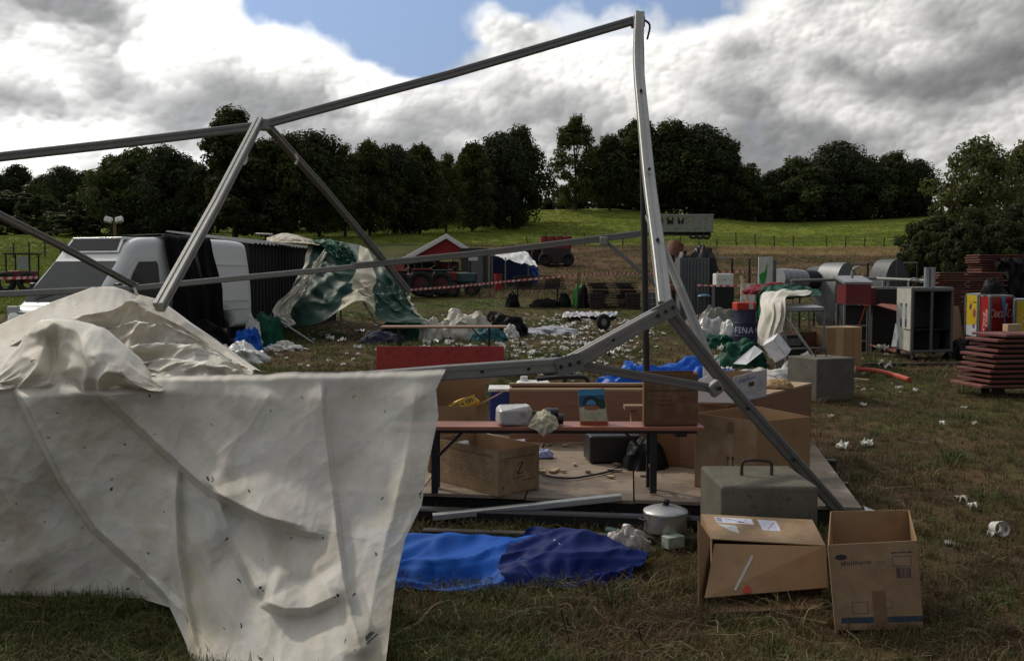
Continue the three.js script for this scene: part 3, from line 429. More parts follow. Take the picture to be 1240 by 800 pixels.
// ------------------------------------------------------------------ the white tarpaulin over the fallen beam
{
  const c = document.createElement('canvas'); c.width = 2048; c.height = 2048; const g = c.getContext('2d'), r = rng(71);
  g.fillStyle = '#dedbd1'; g.fillRect(0, 0, 2048, 2048);
  for (let i = 0; i < 2600; i++) { const s = 8 + Math.pow(r(), 3) * 190; g.fillStyle = r() < 0.45 ? `rgba(146,122,80,${0.012 + r() * 0.055})` : r() < 0.6 ? `rgba(112,110,102,${0.01 + r() * 0.045})` : `rgba(252,252,250,${0.01 + r() * 0.035})`; g.beginPath(); g.ellipse(r() * 2048, r() * 2048, s, s * (0.2 + r() * 0.9), r() * 3.1, 0, 7); g.fill(); }
  for (let i = 0; i < 26000; i++) { g.fillStyle = r() < 0.6 ? `rgba(96,88,70,${0.03 + r() * 0.09})` : `rgba(255,253,246,${0.05 + r() * 0.12})`; g.fillRect(r() * 2048, r() * 2048, 1 + r() * 3, 1 + r() * 2); } for (let i = 0; i < 240; i++) { g.strokeStyle = `rgba(120,108,82,${0.04 + r() * 0.1})`; g.lineWidth = 0.7 + r(); g.beginPath(); let x = r() * 2048, y = r() * 2048, a = r() * 6.28; g.moveTo(x, y); for (let k = 0; k < 5; k++) { a += (r() - 0.5) * 0.9; x += Math.cos(a) * 22; y += Math.sin(a) * 22; g.lineTo(x, y); } g.stroke(); }
  for (let i = 0; i < 46; i++) { g.strokeStyle = `rgba(135,122,96,${0.06 + r() * 0.12})`; g.lineWidth = 0.8 + r() * 2.5; g.beginPath(); const x = r() * 2048, y = r() * 2048, a = r() * 6.28; g.moveTo(x, y); g.quadraticCurveTo(x + Math.cos(a) * 60, y + Math.sin(a) * 60 + 20, x + Math.cos(a + 0.4) * 150, y + Math.sin(a + 0.4) * 150); g.stroke(); }
  // bits of leaf and mud stuck to the sheet
  for (let i = 0; i < 96; i++) { const x = r() * 2048, y = r() * 2048, s = 3 + r() * 8; g.save(); g.translate(x, y); g.rotate(r() * 6.3); g.fillStyle = r() < 0.75 ? 'rgba(28,22,16,0.92)' : 'rgba(86,52,26,0.85)'; g.beginPath(); g.ellipse(0, 0, s, s * (0.3 + r() * 0.4), 0, 0, 7); g.fill(); if (r() < 0.4) { g.beginPath(); g.ellipse(s, s * 0.4, s * 0.5, s * 0.25, 0.7, 0, 7); g.fill(); } g.restore(); }
  const t = new THREE.CanvasTexture(c); t.colorSpace = THREE.SRGBColorSpace; t.wrapS = t.wrapT = THREE.MirroredRepeatWrapping;
  const TARP = new THREE.MeshPhysicalMaterial({ map: t, roughness: 0.68, side: THREE.DoubleSide, transmission: 0.26, thickness: 0, bumpMap: tex(TX.mottle, 0.3), bumpScale: 0.0011 }); TARP.name = 'white_pvc';
  const tarp = thing('tent_tarpaulin', 'dirty white tent tarpaulin draped over a fallen beam down to the grass', 'tarpaulin');

  // front curtain, laid out on the plane where it hangs: (a, b) are its place across and down, in photograph pixels at about 4.8 m
  const topY = (x) => 461 - (x > 0 ? x * 0.028 : 0) + 1.6 * N2(x * 0.012, 4) + 0.6 * N2(x * 0.05, 9);
  const botU = [[0, -140, 719, 4.66], [0.14, -60, 720, 4.64], [0.26, 20, 721, 4.62], [0.40, 120, 724, 4.6], [0.47, 168, 724, 4.55], [0.53, 205, 735, 4.33], [0.58, 222, 772, 4.02], [0.63, 238, 818, 3.68], [0.78, 330, 872, 3.3], [0.9, 410, 868, 3.32], [1, 460, 858, 3.38]];
  const botAt = (u) => { for (let i = 0; i < botU.length - 1; i++) if (u <= botU[i + 1][0]) { const t2 = sstep(0, 1, (u - botU[i][0]) / (botU[i + 1][0] - botU[i][0])) * 0.4 + (u - botU[i][0]) / (botU[i + 1][0] - botU[i][0]) * 0.6; return [1, 2, 3].map((k) => lerp(botU[i][k], botU[i + 1][k], t2)); } return botU[botU.length - 1].slice(1); };
  const edge = [[0, 540], [0.06, 528], [0.14, 531], [0.3, 517], [0.4, 511], [0.5, 491], [0.63, 479], [0.8, 471], [1, 461]];
  const edgeAt = (v) => { for (let i = 0; i < edge.length - 1; i++) if (v <= edge[i + 1][0]) return lerp(edge[i][1], edge[i + 1][1], (v - edge[i][0]) / (edge[i + 1][0] - edge[i][0])); return 461; };
  // creases: [line, height m, width on the right of travel px, width on the left px]
  const folds = [
    [[[14, 458], [45, 520], [75, 581], [115, 639], [178, 696], [213, 734]], 0.10, 9, 120],
    [[[109, 463], [150, 500], [195, 541], [253, 593], [320, 625], [380, 640]], 0.075, 10, 95],
    [[[215, 560], [212, 610], [214, 670], [226, 740], [240, 800]], 0.06, 60, 8],
    [[[258, 590], [275, 640], [291, 672], [318, 728]], 0.06, 12, 60],
    [[[240, 575], [290, 615], [345, 640], [400, 648]], 0.045, 9, 50],
    [[[316, 726], [345, 737], [374, 736], [411, 719]], 0.05, 12, 40],
    [[[388, 449], [393, 513], [402, 583], [409, 643], [416, 700], [428, 745]], 0.055, 80, 6],
    [[[505, 452], [500, 500], [488, 570], [470, 640], [452, 720], [440, 800]], 0.05, 40, 46],
    [[[-60, 470], [-20, 560], [30, 640], [60, 700]], 0.05, 50, 50],
    [[[330, 470], [300, 520], [250, 560]], 0.03, 34, 30],
    [[[60, 468], [120, 480], [190, 470]], 0.035, 20, 20], [[[395, 690], [420, 726], [440, 800]], 0.04, 24, 14], [[[150, 690], [190, 712], [222, 742]], 0.03, 20, 12],
  ];
  // creased sheet: flat facets that meet in sharp lines
  const crumple = (a, b) => { let s = 0; for (const [k, w] of [[0.009, 1], [0.021, 0.45], [0.045, 0.18]]) s += w * (0.35 - Math.abs(N2(a * k * 0.8 + b * k * 0.35 + 31 * k, b * k * 0.55 - a * k * 0.2))); return s; };
  const relief = (a, b) => {
    let z = 0; for (const [pl, h, wr, wl] of folds) { const [s, al] = polyDist(pl, a, b), fade = sstep(-0.02, 0.12, al) * sstep(1.02, 0.86, al); const w0 = s > 0 ? wr : wl, w = w0 < 14 ? w0 * 0.75 : w0 * 1.6; z += h * 1.3 * fade * Math.pow(clamp(1 - Math.abs(s) / w), w > 30 ? 1.5 : 0.8); }
    return z + fbm2(a * 0.006, b * 0.005, 2) * 0.06 + crumple(a, b) * 0.012 + crumple(b * 1.9 + 40, a * 1.7) * 0.004;
  };
  const NU = 420, NV = 300;
  const curtain = sheet(NU, NV, (u, v) => {
    const tx = lerp(-140, 540, u), ty = topY(tx), [bx, by, bd] = botAt(u); let x = lerp(tx, bx, v); x += (edgeAt(v) - lerp(540, 461, v)) * Math.pow(u, 3);
    const y = lerp(ty, by, v), td = 4.78 + 0.2 * u, sag = td - 0.05 - 0.03 * u, d = lerp(sag, bd, Math.pow(v, 1.35)) - relief(x, y) * sstep(0, 0.08, v);
    const over = 0.035 * Math.exp(-((v / 0.012) ** 2));                       // the roll over the beam
    const p = at(x, y, d + over * 1.4); p.y = Math.max(p.y, groundY(p.x, d) + 0.006); return p;
  }, [1.25, 0.66]);
  part('hanging_sheet', curtain, TARP, tarp);
  // the slack part behind the beam: one sheet over the fallen rafters, with folds lying over one another in front of it
  const crest = [[-150, 452], [-60, 418], [0, 392], [60, 366], [112, 347], [136, 347], [186, 362], [240, 400], [272, 424], [312, 452]];
  const crestAt = (x) => { for (let i = 0; i < crest.length - 1; i++) if (x <= crest[i + 1][0]) return lerp(crest[i][1], crest[i + 1][1], (x - crest[i][0]) / (crest[i + 1][0] - crest[i][0])); return 452; };
  const mound = sheet(230, 130, (u, v) => {
    const x = lerp(-150, 306, u), cy = crestAt(x), k = clamp((452 - cy) / 105);
    if (v < 0.68) { const t = v / 0.68, y = lerp(topY(x) + 6, cy, Math.pow(t, 0.9)), d = lerp(4.9, 5.0 + 1.35 * Math.sqrt(k), Math.pow(t, 1.05)); return at(x, y, d + (1 - t) * t * 0.5 + crumple(x, y) * 0.05 * t); }
    const t = (v - 0.68) / 0.32, top = at(x, cy, 5.0 + 1.35 * Math.sqrt(k)); top.z -= Math.sin(t * 1.57) * 0.9 + 0.05 * fbm2(x * 0.02, t * 3, 2); top.y = lerp(top.y, 0.25, Math.pow(t, 1.7)); return top;
  }, [0.85, 0.5]);
  part('heaped_sheet', mound, TARP, tarp);
  const lap = (rows, nu, nv, k, uvs) => part('folded_lap', patchSheet(rows.map((r) => r.map((q) => at(...q))), nu, nv, (p, u, v) => { const m = sstep(0, 0.1, v); p.z += k * m * (crumple(u * 190 + rows[0][0][0], v * 130 + rows[0][0][1]) * 1.2); p.y += k * 0.4 * m * crumple(u * 160 + 70, v * 90); return p; }, uvs), TARP, tarp);
  const strip = (top, dTop, drop, dBot) => [top.map(([x, y]) => [x + 1, y + 5, dTop + 0.16]), top.map(([x, y]) => [x, y, dTop + 0.03]), top.map(([x, y]) => [x - 1, y + 3, dTop - 0.03]), top.map(([x, y], i) => [x - 2, y + 3 + drop * 0.45, lerp(dTop, dBot, 0.35) + 0.03]), top.map(([x, y]) => [x - 3, y + 3 + drop, dBot])];
  lap(strip([[-40, 436], [10, 420], [60, 398], [102, 382], [132, 376], [165, 366], [183, 373], [216, 392], [264, 426]], 5.72, 34, 5.6), 90, 26, 0.12, [0.4, 0.12]);
  lap(strip([[96, 412], [132, 400], [166, 389], [196, 394], [226, 404], [280, 434]], 5.5, 34, 5.3), 80, 22, 0.1, [0.3, 0.1]);
  lap(strip([[120, 428], [164, 419], [214, 416], [258, 427], [299, 444]], 5.2, 26, 5.02), 80, 22, 0.1, [0.3, 0.1]);
  lap(strip([[150, 445], [190, 436], [232, 437], [270, 442], [306, 449]], 5.0, 17, 4.86), 80, 22, 0.08, [0.3, 0.1]);
  lap([[[-2, 456, 5.1], [30, 416, 5.2], [52, 396, 5.3], [92, 393, 5.3], [130, 408, 5.2], [163, 434, 5.1], [198, 468, 4.9]], [[-4, 452, 4.98], [28, 412, 5.08], [51, 389, 5.16], [92, 387, 5.18], [131, 404, 5.08], [165, 432, 4.98], [198, 466, 4.82]], [[-2, 456, 4.86], [34, 424, 4.9], [58, 400, 4.98], [97, 399, 4.94], [133, 416, 4.88], [164, 443, 4.8], [197, 468, 4.74]], [[0, 462, 4.78], [40, 440, 4.74], [62, 424, 5.0], [98, 426, 4.74], [134, 438, 4.68], [163, 454, 4.68], [196, 470, 4.7]], [[2, 466, 4.72], [42, 456, 4.68], [66, 448, 4.86], [104, 450, 4.66], [138, 456, 4.63], [164, 462, 4.65], [195, 471, 4.69]], [[4, 471, 4.74], [46, 470, 4.72], [80, 469, 4.74], [110, 470, 4.71], [140, 471, 4.7], [166, 472, 4.7], [193, 472, 4.72]]], 110, 50, 0.09, [0.35, 0.2]);
  lap([[[-150, 470, 5.1], [-90, 452, 5.2], [-30, 446, 5.15], [12, 452, 5.0]], [[-150, 466, 4.95], [-90, 447, 5.05], [-30, 441, 5.0], [14, 450, 4.9]], [[-150, 472, 4.74], [-90, 462, 4.78], [-30, 458, 4.78], [16, 462, 4.76]], [[-150, 478, 4.7], [-90, 474, 4.7], [-30, 472, 4.71], [18, 470, 4.72]]], 50, 24, 0.04, [0.3, 0.1]);
  // a printed mark near the hem
  const mk = (a, b, w) => sheet(6, 2, (u, v) => { const x = lerp(a[0], b[0], u) + v * w, y = lerp(a[1], b[1], u) + v * w * 0.35; return at(x, y, 3.74 - (y - 760) / 55 * 0.16); });
  part('printed_mark', [mk([434, 778], [449, 764], 5), mk([443, 779], [456, 767], 2)], M('black_print', [0.02, 0.02, 0.02], 0.8), tarp);
}
// ------------------------------------------------------------------ the broken marquee frame
/** extruded tent profile: square with a shallow channel down each side */
function rail(pts, w, h = w, up = Y3) { const a = w / 2, b = h / 2, c = Math.min(a, b) * 0.2, n = 0.22, k = Math.min(w, h) * 0.09, side = (x, y) => [x, y]; const P = [[-a + c, -b], [-a * n, -b], [-a * n, -b + k], [a * n, -b + k], [a * n, -b], [a - c, -b], [a, -b + c], [a, -b * n], [a - k, -b * n], [a - k, b * n], [a, b * n], [a, b - c], [a - c, b], [a * n, b], [a * n, b - k], [-a * n, b - k], [-a * n, b], [-a + c, b], [-a, b - c], [-a, b * n], [-a + k, b * n], [-a + k, -b * n], [-a, -b * n], [-a, -b + c]]; return sweep(pts, P, up); }
{
  const f = thing('marquee_frame', 'buckled aluminium marquee frame standing bent over the debris', 'tent frame');
  const apex = at(770, 24, 8.5), peak = at(318, 151, 8.4), J = at(809, 374, 5.62), K = at(690, 440, 5.2);
  part('ridge_beam', rail([apex, at(545, 90, 8.55), peak], 0.065, 0.07), ALU_DULL, f);
  part('ridge_beam', rail([peak.clone().add(new THREE.Vector3(-0.03, -0.012, 0)), at(150, 173, 8.2), at(-90, 200, 8.0)], 0.075, 0.075), ALU_DULL, f);
  part('bent_leg', rail(curve([apex.clone().add(new THREE.Vector3(0.03, 0.05, 0.02)), at(773, 70, 8.1), at(779, 145, 7.4), at(787, 225, 6.75), at(797, 300, 6.15), J.clone().add(new THREE.Vector3(-0.02, 0.02, 0))], 26), 0.085, 0.06, Z3), ALU, f, 'main leg buckled into a long curve');
  part('leg_sleeve', bar([at(801.5, 345, 5.83), at(803.5, 352, 5.79)], 0.093, 0.068, Z3), STEEL_DARK, f);
  part('knee_beam', rail([J, K], 0.06, 0.085), ALU, f);
  part('eaves_beam', rail([K.clone().add(new THREE.Vector3(0.015, -0.002, 0.0)), at(540, 451, 5.02), at(200, 478, 4.96), at(-160, 488, 4.9)], 0.06, 0.08), ALU, f);
  part('raking_leg', rail([J.clone().add(new THREE.Vector3(0, -0.01, 0.0)), at(868, 451, 5.72), at(1017, 619, 5.96)], 0.075, 0.075, Z3), ALU_DULL, f);
  part('diagonal_strut', rail([at(786, 262, 6.5), at(824, 350, 6.12), at(866, 452, 5.84)], 0.055, 0.05, Z3), ALU, f);
  part('knee_brace', rail([at(693, 441, 5.26), at(868, 471, 5.66)], 0.05, 0.055), ALU_DULL, f);
  const bj = at(866, 470, 5.62); part('brace_clamp', box(0.085, 0.085, 0.05, bj.x, bj.y, bj.z, 0.3, 0.012, 0.6), ALU, f);
  part('bolt', rod([bj.clone().add(new THREE.Vector3(0.01, 0, -0.02)), bj.clone().add(new THREE.Vector3(0.02, 0.005, 0.05))], 0.014, 6), STEEL_DARK, f);
  part('centre_pole', rod([at(776, 44, 8.62), V(at(786, 400, 8.62).x, 0.02, 8.62)], 0.03, 12), STEEL_DARK, f, 'dark upright pole under the apex');
  part('apex_bracket', box(0.11, 0.1, 0.09, apex.x + 0.02, apex.y - 0.02, apex.z, 0.2, 0.012), ALU, f);
  part('apex_hook', rod(curve([apex.clone().add(new THREE.Vector3(0.06, 0.0, 0.03)), apex.clone().add(new THREE.Vector3(0.12, -0.05, 0.03)), apex.clone().add(new THREE.Vector3(0.10, -0.18, 0.03))], 8), 0.01, 6), STEEL_DARK, f);
  part('front_rafter', rail([peak.clone().add(new THREE.Vector3(-0.02, 0.03, 0.04)), at(262, 246, 7.2), at(192, 372, 5.95)], 0.07, 0.07), ALU, f);
  part('rear_rafter', rail([peak.clone().add(new THREE.Vector3(0.03, 0.0, -0.03)), at(395, 232, 9.8), at(470, 322, 10.9), at(494, 352, 11.1)], 0.065, 0.065), ALU_DULL, f);
  part('peak_bracket', box(0.12, 0.1, 0.1, peak.x, peak.y, peak.z, 0.4, 0.015), ALU, f);
  const r0 = [at(-60, 358.5, 9.3), at(160, 349, 9.8), at(430, 323, 10.75), at(600, 304.5, 10.9), at(781, 282, 11.0)];
  part('rear_rail', bar(r0.slice(0, 3), 0.06, 0.065), ALU, f); part('rear_rail', rail([r0[2].clone().add(new THREE.Vector3(-0.05, 0.006, 0.006)), r0[3], r0[4]], 0.065, 0.075), ALU_DULL, f);
  part('rail_brace', rail([at(731, 290, 10.95), at(778, 330, 10.9), at(796, 346, 10.9)], 0.04, 0.045), ALU_DULL, f); const rb = at(731, 290, 10.9); part('brace_clamp', box(0.09, 0.1, 0.06, rb.x, rb.y - 0.02, rb.z, 0, 0.012), ALU, f);
  part('left_strut', rail([at(-70, 226, 6.9), at(70, 296, 8.2), at(163, 346, 9.6)], 0.055, 0.055), ALU_DULL, f); part('hanging_strap', bar([at(161, 346, 9.55), at(172, 373, 9.4)], 0.028, 0.008), WHITE_PLASTIC, f);
  const jb = at(161, 347, 9.6); part('rail_clamp', box(0.09, 0.08, 0.07, jb.x, jb.y, jb.z, 0, 0.01), ALU, f);
  part('rope_end', rod(curve([at(296, 184, 8.0), at(299, 192, 8.0), at(295, 199, 8.0)], 6), 0.012, 5), PAPER, f); part('rope_end', rod(curve([at(357, 186, 8.9), at(360, 193, 8.9), at(357, 199, 8.9)], 6), 0.014, 5), PAPER, f);
  // gusset plates and bolts at the knee and the shoulder
  for (const [px, py, d, a, w] of [[806, 377, 5.54, 0.5, 0.15], [690, 441, 5.13, 0.25, 0.15]]) { const c = at(px, py, d), g = box(w, 0.1, 0.008, 0, 0, 0, 0, 0, a); g.translate(c.x, c.y, c.z); const pl = part('gusset_plate', g, ALU_DULL, f); for (const q of [-0.05, 0, 0.05]) { const b = c.clone().add(new THREE.Vector3(Math.cos(a) * q, Math.sin(a) * q, 0)); part('bolt', rod([b, b.clone().add(new THREE.Vector3(0, 0, 0.016))], 0.011, 6), STEEL_DARK, pl); } }
  for (const [px, py, d] of [[640, 446, 5.06], [584, 449, 5.0], [742, 411, 5.3], [905, 494, 5.74], [960, 556, 5.83], [786, 205, 6.85], [776, 110, 7.7], [796, 290, 6.2]]) { const c = at(px, py, d - 0.02); part('bolt', rod([c, c.clone().add(new THREE.Vector3(0, 0, 0.03))], 0.012, 6), STEEL_DARK, f); }
}
// ------------------------------------------------------------------ the plywood deck
const DY = 0.13;
{
  const deck = thing('plywood_deck', 'worn grey plywood stage deck lying on the field under the bench', 'deck');
  const L = [[-1.35, 6.42], [-1.2, 9.5]], Rr = [[2.26, 5.92], [2.72, 8.3]];
  for (let k = 0; k < 5; k++) { // boards side by side, running away from the camera
    const a = k / 5, b = (k + 1) / 5 - 0.003, f = (t, e) => [lerp(L[e][0], Rr[e][0], t), lerp(L[e][1], Rr[e][1], t)], p = [f(a, 0), f(b, 0), f(b, 1), f(a, 1)], y = DY + [0, 0.004, -0.003, 0.002, 0.001][k];
    part('deck_board', slab(p.map(([x, d]) => V(x, y, d)), 0.022), DECK_WOOD, deck);
  }
  for (const [o, y0] of [[0.06, 0.02], [1.1, 0.0], [2.2, 0.0]]) { const p0 = V(lerp(L[0][0], L[1][0], o / 3), 0.055 + y0 * 0, L[0][1] + o), p1 = V(lerp(Rr[0][0], Rr[1][0], o / 2.4), 0.055, Rr[0][1] + o * 0.78); part('deck_joist', bar([p0, p1], 0.06, 0.1), STEEL_DARK, deck); }
  const sk = thing('steel_channel', 'black steel channel lying along the front of the plywood deck', 'beam');
  part('channel', bar([V(-1.55, 0.05, 6.22), V(1.2, 0.05, 5.83)], 0.09, 0.085), BLACK_PAINT, sk);
  const sk2 = thing('timber_batten', 'dark weathered batten on the grass in front of the deck', 'beam'); part('batten', bar([V(-0.55, 0.03, 5.7), V(1.2, 0.028, 5.52)], 0.06, 0.045), M('wet_timber', [0.06, 0.05, 0.04], 0.7, { map: ['grain', 0.5] }), sk2);
  single('aluminium_bar', bar([at(524, 626, 5.98), at(752, 602, 6.12)], 0.05, 0.045), M('bright_aluminium', [0.62, 0.64, 0.60], 0.4, { metal: 0.6, map: ['galv', 0.4] }), 'bright aluminium bar resting across the deck edge before the printed carton', 'bar');
}
// ------------------------------------------------------------------ cartons
const T5 = 0.005;
/** open carton on four footprint corners (x, d), counter-clockwise seen from above starting at the left end of the front face; faces may carry a print */
function carton(name, label, foot, y0, h, mat, o = {}) {
  const t = thing(name, label, 'cardboard box', o.group), sp = o.splay ?? 0, c = [0, 1].map((k) => k ? foot.reduce((s, p) => s + p[1], 0) / 4 : foot.reduce((s, p) => s + p[0], 0) / 4);
  const B = foot.map(([x, d]) => V(x, y0 + (o.lift ?? 0), d)), T = foot.map(([x, d], k) => V(x + (x - c[0]) * sp + (o.shift?.[0] ?? 0), y0 + h + (o.dip?.[k] ?? 0), d + (d - c[1]) * sp + (o.shift?.[1] ?? 0)));
  const names = ['front_panel', 'side_panel', 'back_panel', 'side_panel'];
  for (let k = 0; k < 4; k++) { const l = (k + 1) % 4; const ins = (a) => a; part(names[k], slab([B[k], B[l], T[l], T[k]].map(ins), T5, o.prints?.[k]), o.prints?.[k] ?? mat, t); }
  part('bottom_panel', slab([B[0], B[1], B[2], B[3]].map((p) => p.clone().add(new THREE.Vector3(0, 0.006, 0))), 0.004), mat, t);
  for (const [k, len, ang, slack] of o.flaps ?? []) { // flap on edge k: ang 0 straight up, 90 flat outwards
    const l = (k + 1) % 4, e = T[l].clone().sub(T[k]), out = new THREE.Vector3(e.z, 0, -e.x).normalize().multiplyScalar(-1), a = ang * Math.PI / 180; const dir = out.multiplyScalar(Math.sin(a)).add(new THREE.Vector3(0, Math.cos(a), 0)).multiplyScalar(len), s = e.clone().multiplyScalar(slack ?? 0.02);
    part('flap', slab([T[k].clone().add(s), T[l].clone().sub(s), T[l].clone().sub(s).add(dir), T[k].clone().add(s).add(dir)], T5), mat, t);
  }
  if (o.roof) part('top_panel', slab([T[0], T[1], T[2], T[3]].map((p) => p.clone().add(new THREE.Vector3(0, 0.004, 0))), 0.004), o.roof, t);
  return t;
}
const CB = '#9a7c5e', CBD = '#83644a';
const inkRows = (g, x, y, w, n, lh, c, r, gap = 0.2) => { g.fillStyle = c; for (let i = 0; i < n; i++) { let q = x; while (q < x + w) { const l = 6 + r() * 26; if (r() > gap) g.fillRect(q, y + i * lh, Math.min(l, x + w - q), lh * 0.42); q += l + 5; } } };
const printZside = printMat('carton_print_rows', 512, 256, '#977c5f', (g, w, h, r) => { g.globalAlpha = 0.55; inkRows(g, 20, 34, 90, 3, 14, '#3b2c20', r); g.fillStyle = '#3b2c20'; g.fillRect(120, 40, 360, 5); inkRows(g, 130, 30, 340, 1, 14, '#33261c', r); g.globalAlpha = 0.32; for (let c2 = 0; c2 < 4; c2++) inkRows(g, 60 + c2 * 110, 66, 90, 10, 14, '#3b2c20', r, 0.3); });
const printZend = printMat('carton_print_letter', 384, 256, '#977c5f', (g, w, h, r) => { g.globalAlpha = 0.75; g.fillStyle = '#2b1f17'; g.font = 'italic bold 92px serif'; g.fillText('Z', 165, 150); g.fillRect(20, 50, 340, 4); g.globalAlpha = 0.6; inkRows(g, 28, 62, 70, 2, 14, '#2b1f17', r, 0.1); inkRows(g, 130, 166, 130, 1, 16, '#2b1f17', r, 0.1); inkRows(g, 220, 186, 130, 1, 18, '#2b1f17', r, 0.05); g.beginPath(); g.arc(46, 214, 9, 0, 7); g.fill(); });
const printBench = printMat('carton_print_lines', 256, 256, '#6e4f38', (g, w, h, r) => { g.globalAlpha = 0.5; g.fillStyle = '#37261b'; g.fillRect(26, 84, 206, 5); inkRows(g, 28, 78, 200, 1, 12, '#37261b', r, 0.1); for (const y of [108, 130, 152]) { inkRows(g, 30, y, 22, 1, 12, '#37261b', r, 0); inkRows(g, 74, y, 60, 1, 12, '#37261b', r, 0.1); } });
const printArrow = printMat('carton_print_arrows', 384, 384, '#977c5f', (g) => { g.fillStyle = '#33261c'; for (const x of [206, 236]) { g.fillRect(x, 210, 7, 62); g.beginPath(); g.moveTo(x - 8, 214); g.lineTo(x + 3.5, 192); g.lineTo(x + 15, 214); g.fill(); } g.globalAlpha = 0.28; g.fillRect(200, 20, 44, 60); g.globalAlpha = 0.12; g.fillStyle = '#e6d2b2'; g.fillRect(204, 80, 36, 300); });
const printBlue = printMat('carton_print_blue_band', 384, 384, '#977c5f', (g, w, h, r) => { g.fillStyle = 'rgba(28,30,52,0.8)'; g.beginPath(); g.ellipse(52, 58, 26, 13, 0, 0, 7); g.fill(); g.font = 'bold 27px sans-serif'; g.fillText('Multiterm', 48, 96); g.fillStyle = 'rgba(40,30,40,0.65)'; g.font = '15px sans-serif'; g.fillText('PURE', 204, 94); inkRows(g, 268, 46, 92, 1, 16, 'rgba(40,28,30,0.6)', r, 0.1); g.strokeStyle = 'rgba(40,34,50,0.55)'; g.lineWidth = 3; g.strokeRect(272, 66, 80, 44); for (let i = 0; i < 20; i++) { g.fillStyle = 'rgba(34,34,60,0.75)'; g.fillRect(284 + i * 3.2, 116, r() < 0.5 ? 1.4 : 2.4, 46); } g.strokeRect(82, 262, 66, 50); g.beginPath(); g.arc(236, 272, 22, 0, 7); g.stroke(); g.fillStyle = 'rgba(36,58,82,0.85)'; g.fillRect(30, 328, 140, 26); g.fillRect(230, 328, 154, 26); g.fillStyle = 'rgba(110,74,48,0.55)'; g.fillRect(170, 214, 60, 170); });
const printLabels = printMat('carton_print_labels', 512, 256, '#977c5f', (g, w, h, r) => { g.save(); g.rotate(0.02); g.fillStyle = '#c9cbd8'; g.fillRect(58, 24, 168, 58); g.fillRect(252, 26, 84, 108); g.fillStyle = '#bcc0bf'; g.beginPath(); g.moveTo(58, 98); g.lineTo(140, 108); g.lineTo(140, 186); g.lineTo(96, 150); g.fill(); for (let i = 0; i < 9; i++) { g.fillStyle = '#2b2c44'; g.fillRect(62, 30 + i * 5, 24 + r() * 4, 2.6); } inkRows(g, 100, 36, 110, 4, 9, 'rgba(70,74,120,0.55)', r, 0.3); inkRows(g, 262, 60, 60, 7, 9, 'rgba(90,94,140,0.4)', r, 0.3); g.fillStyle = '#22233a'; g.fillRect(160, 62, 22, 9); g.strokeStyle = '#8e3a3a'; g.lineWidth = 3; g.beginPath(); g.moveTo(96, 34); g.lineTo(120, 40); g.lineTo(200, 74); g.stroke(); g.beginPath(); g.moveTo(278, 126); g.lineTo(322, 48); g.stroke(); inkRows(g, 70, 120, 60, 4, 10, 'rgba(80,80,90,0.5)', r, 0.3); g.restore(); g.fillStyle = 'rgba(120,60,40,0.35)'; g.fillRect(420, 24, 52, 12); });
const printWhiteBox = printMat('white_box_print', 256, 160, '#b9bac4', (g) => { g.strokeStyle = '#3a4a86'; g.lineWidth = 4; g.beginPath(); const P = [[40, 48], [52, 22], [58, 46], [70, 26], [74, 48], [86, 30], [92, 46], [104, 22], [110, 44], [124, 28], [130, 44], [146, 26], [156, 40], [172, 24]]; g.moveTo(34, 30); for (const [x, y] of P) g.lineTo(x, y); g.stroke(); g.fillStyle = '#4c3626'; g.fillRect(112, 58, 44, 26); g.fillStyle = 'rgba(70,80,110,0.4)'; g.fillRect(60, 112, 150, 3); g.fillRect(60, 124, 120, 3); });

// box with the letter, on the deck under the bench
{ const a = [-0.093, 6.2], l = [-0.56, 6.72], rr = [0.19, 6.47]; carton('printed_carton', 'open cardboard box with a big printed letter, on the deck under the bench', [l, a, rr, [l[0] + rr[0] - a[0], l[1] + rr[1] - a[1]]], DY + 0.004, 0.31, CARD, { prints: { 0: printZside, 1: printZend } }); }
// box on the bench
{ const y = 0.606; carton('small_carton', 'upright brown cardboard box standing on the end of the wooden bench', [[xAt(779, 6.3, 0.7), 6.27], [xAt(845, 6.3, 0.7), 6.29], [xAt(845, 6.3, 0.7) + 0.01, 6.5], [xAt(779, 6.3, 0.7) + 0.02, 6.48]], y, 0.35, CARD_DARK, { prints: { 0: printBench } }); }
// big open box right of it
carton('tall_carton', 'large open cardboard box with two printed arrows, behind the concrete block', [[1.29, 6.52], [1.66, 6.27], [2.07, 6.42], [1.78, 6.86]], DY + 0.004, 0.5, CARD, { prints: { 0: printArrow }, dip: [0.02, 0, 0.01, 0.03] });
// closed one behind, beside the bench leg
carton('square_carton', 'plain brown cardboard box on the deck behind the bench end', [[1.02, 7.25], [1.42, 7.2], [1.5, 7.6], [1.08, 7.66]], DY + 0.004, 0.42, CARD_DARK, { roof: CARD_DARK });
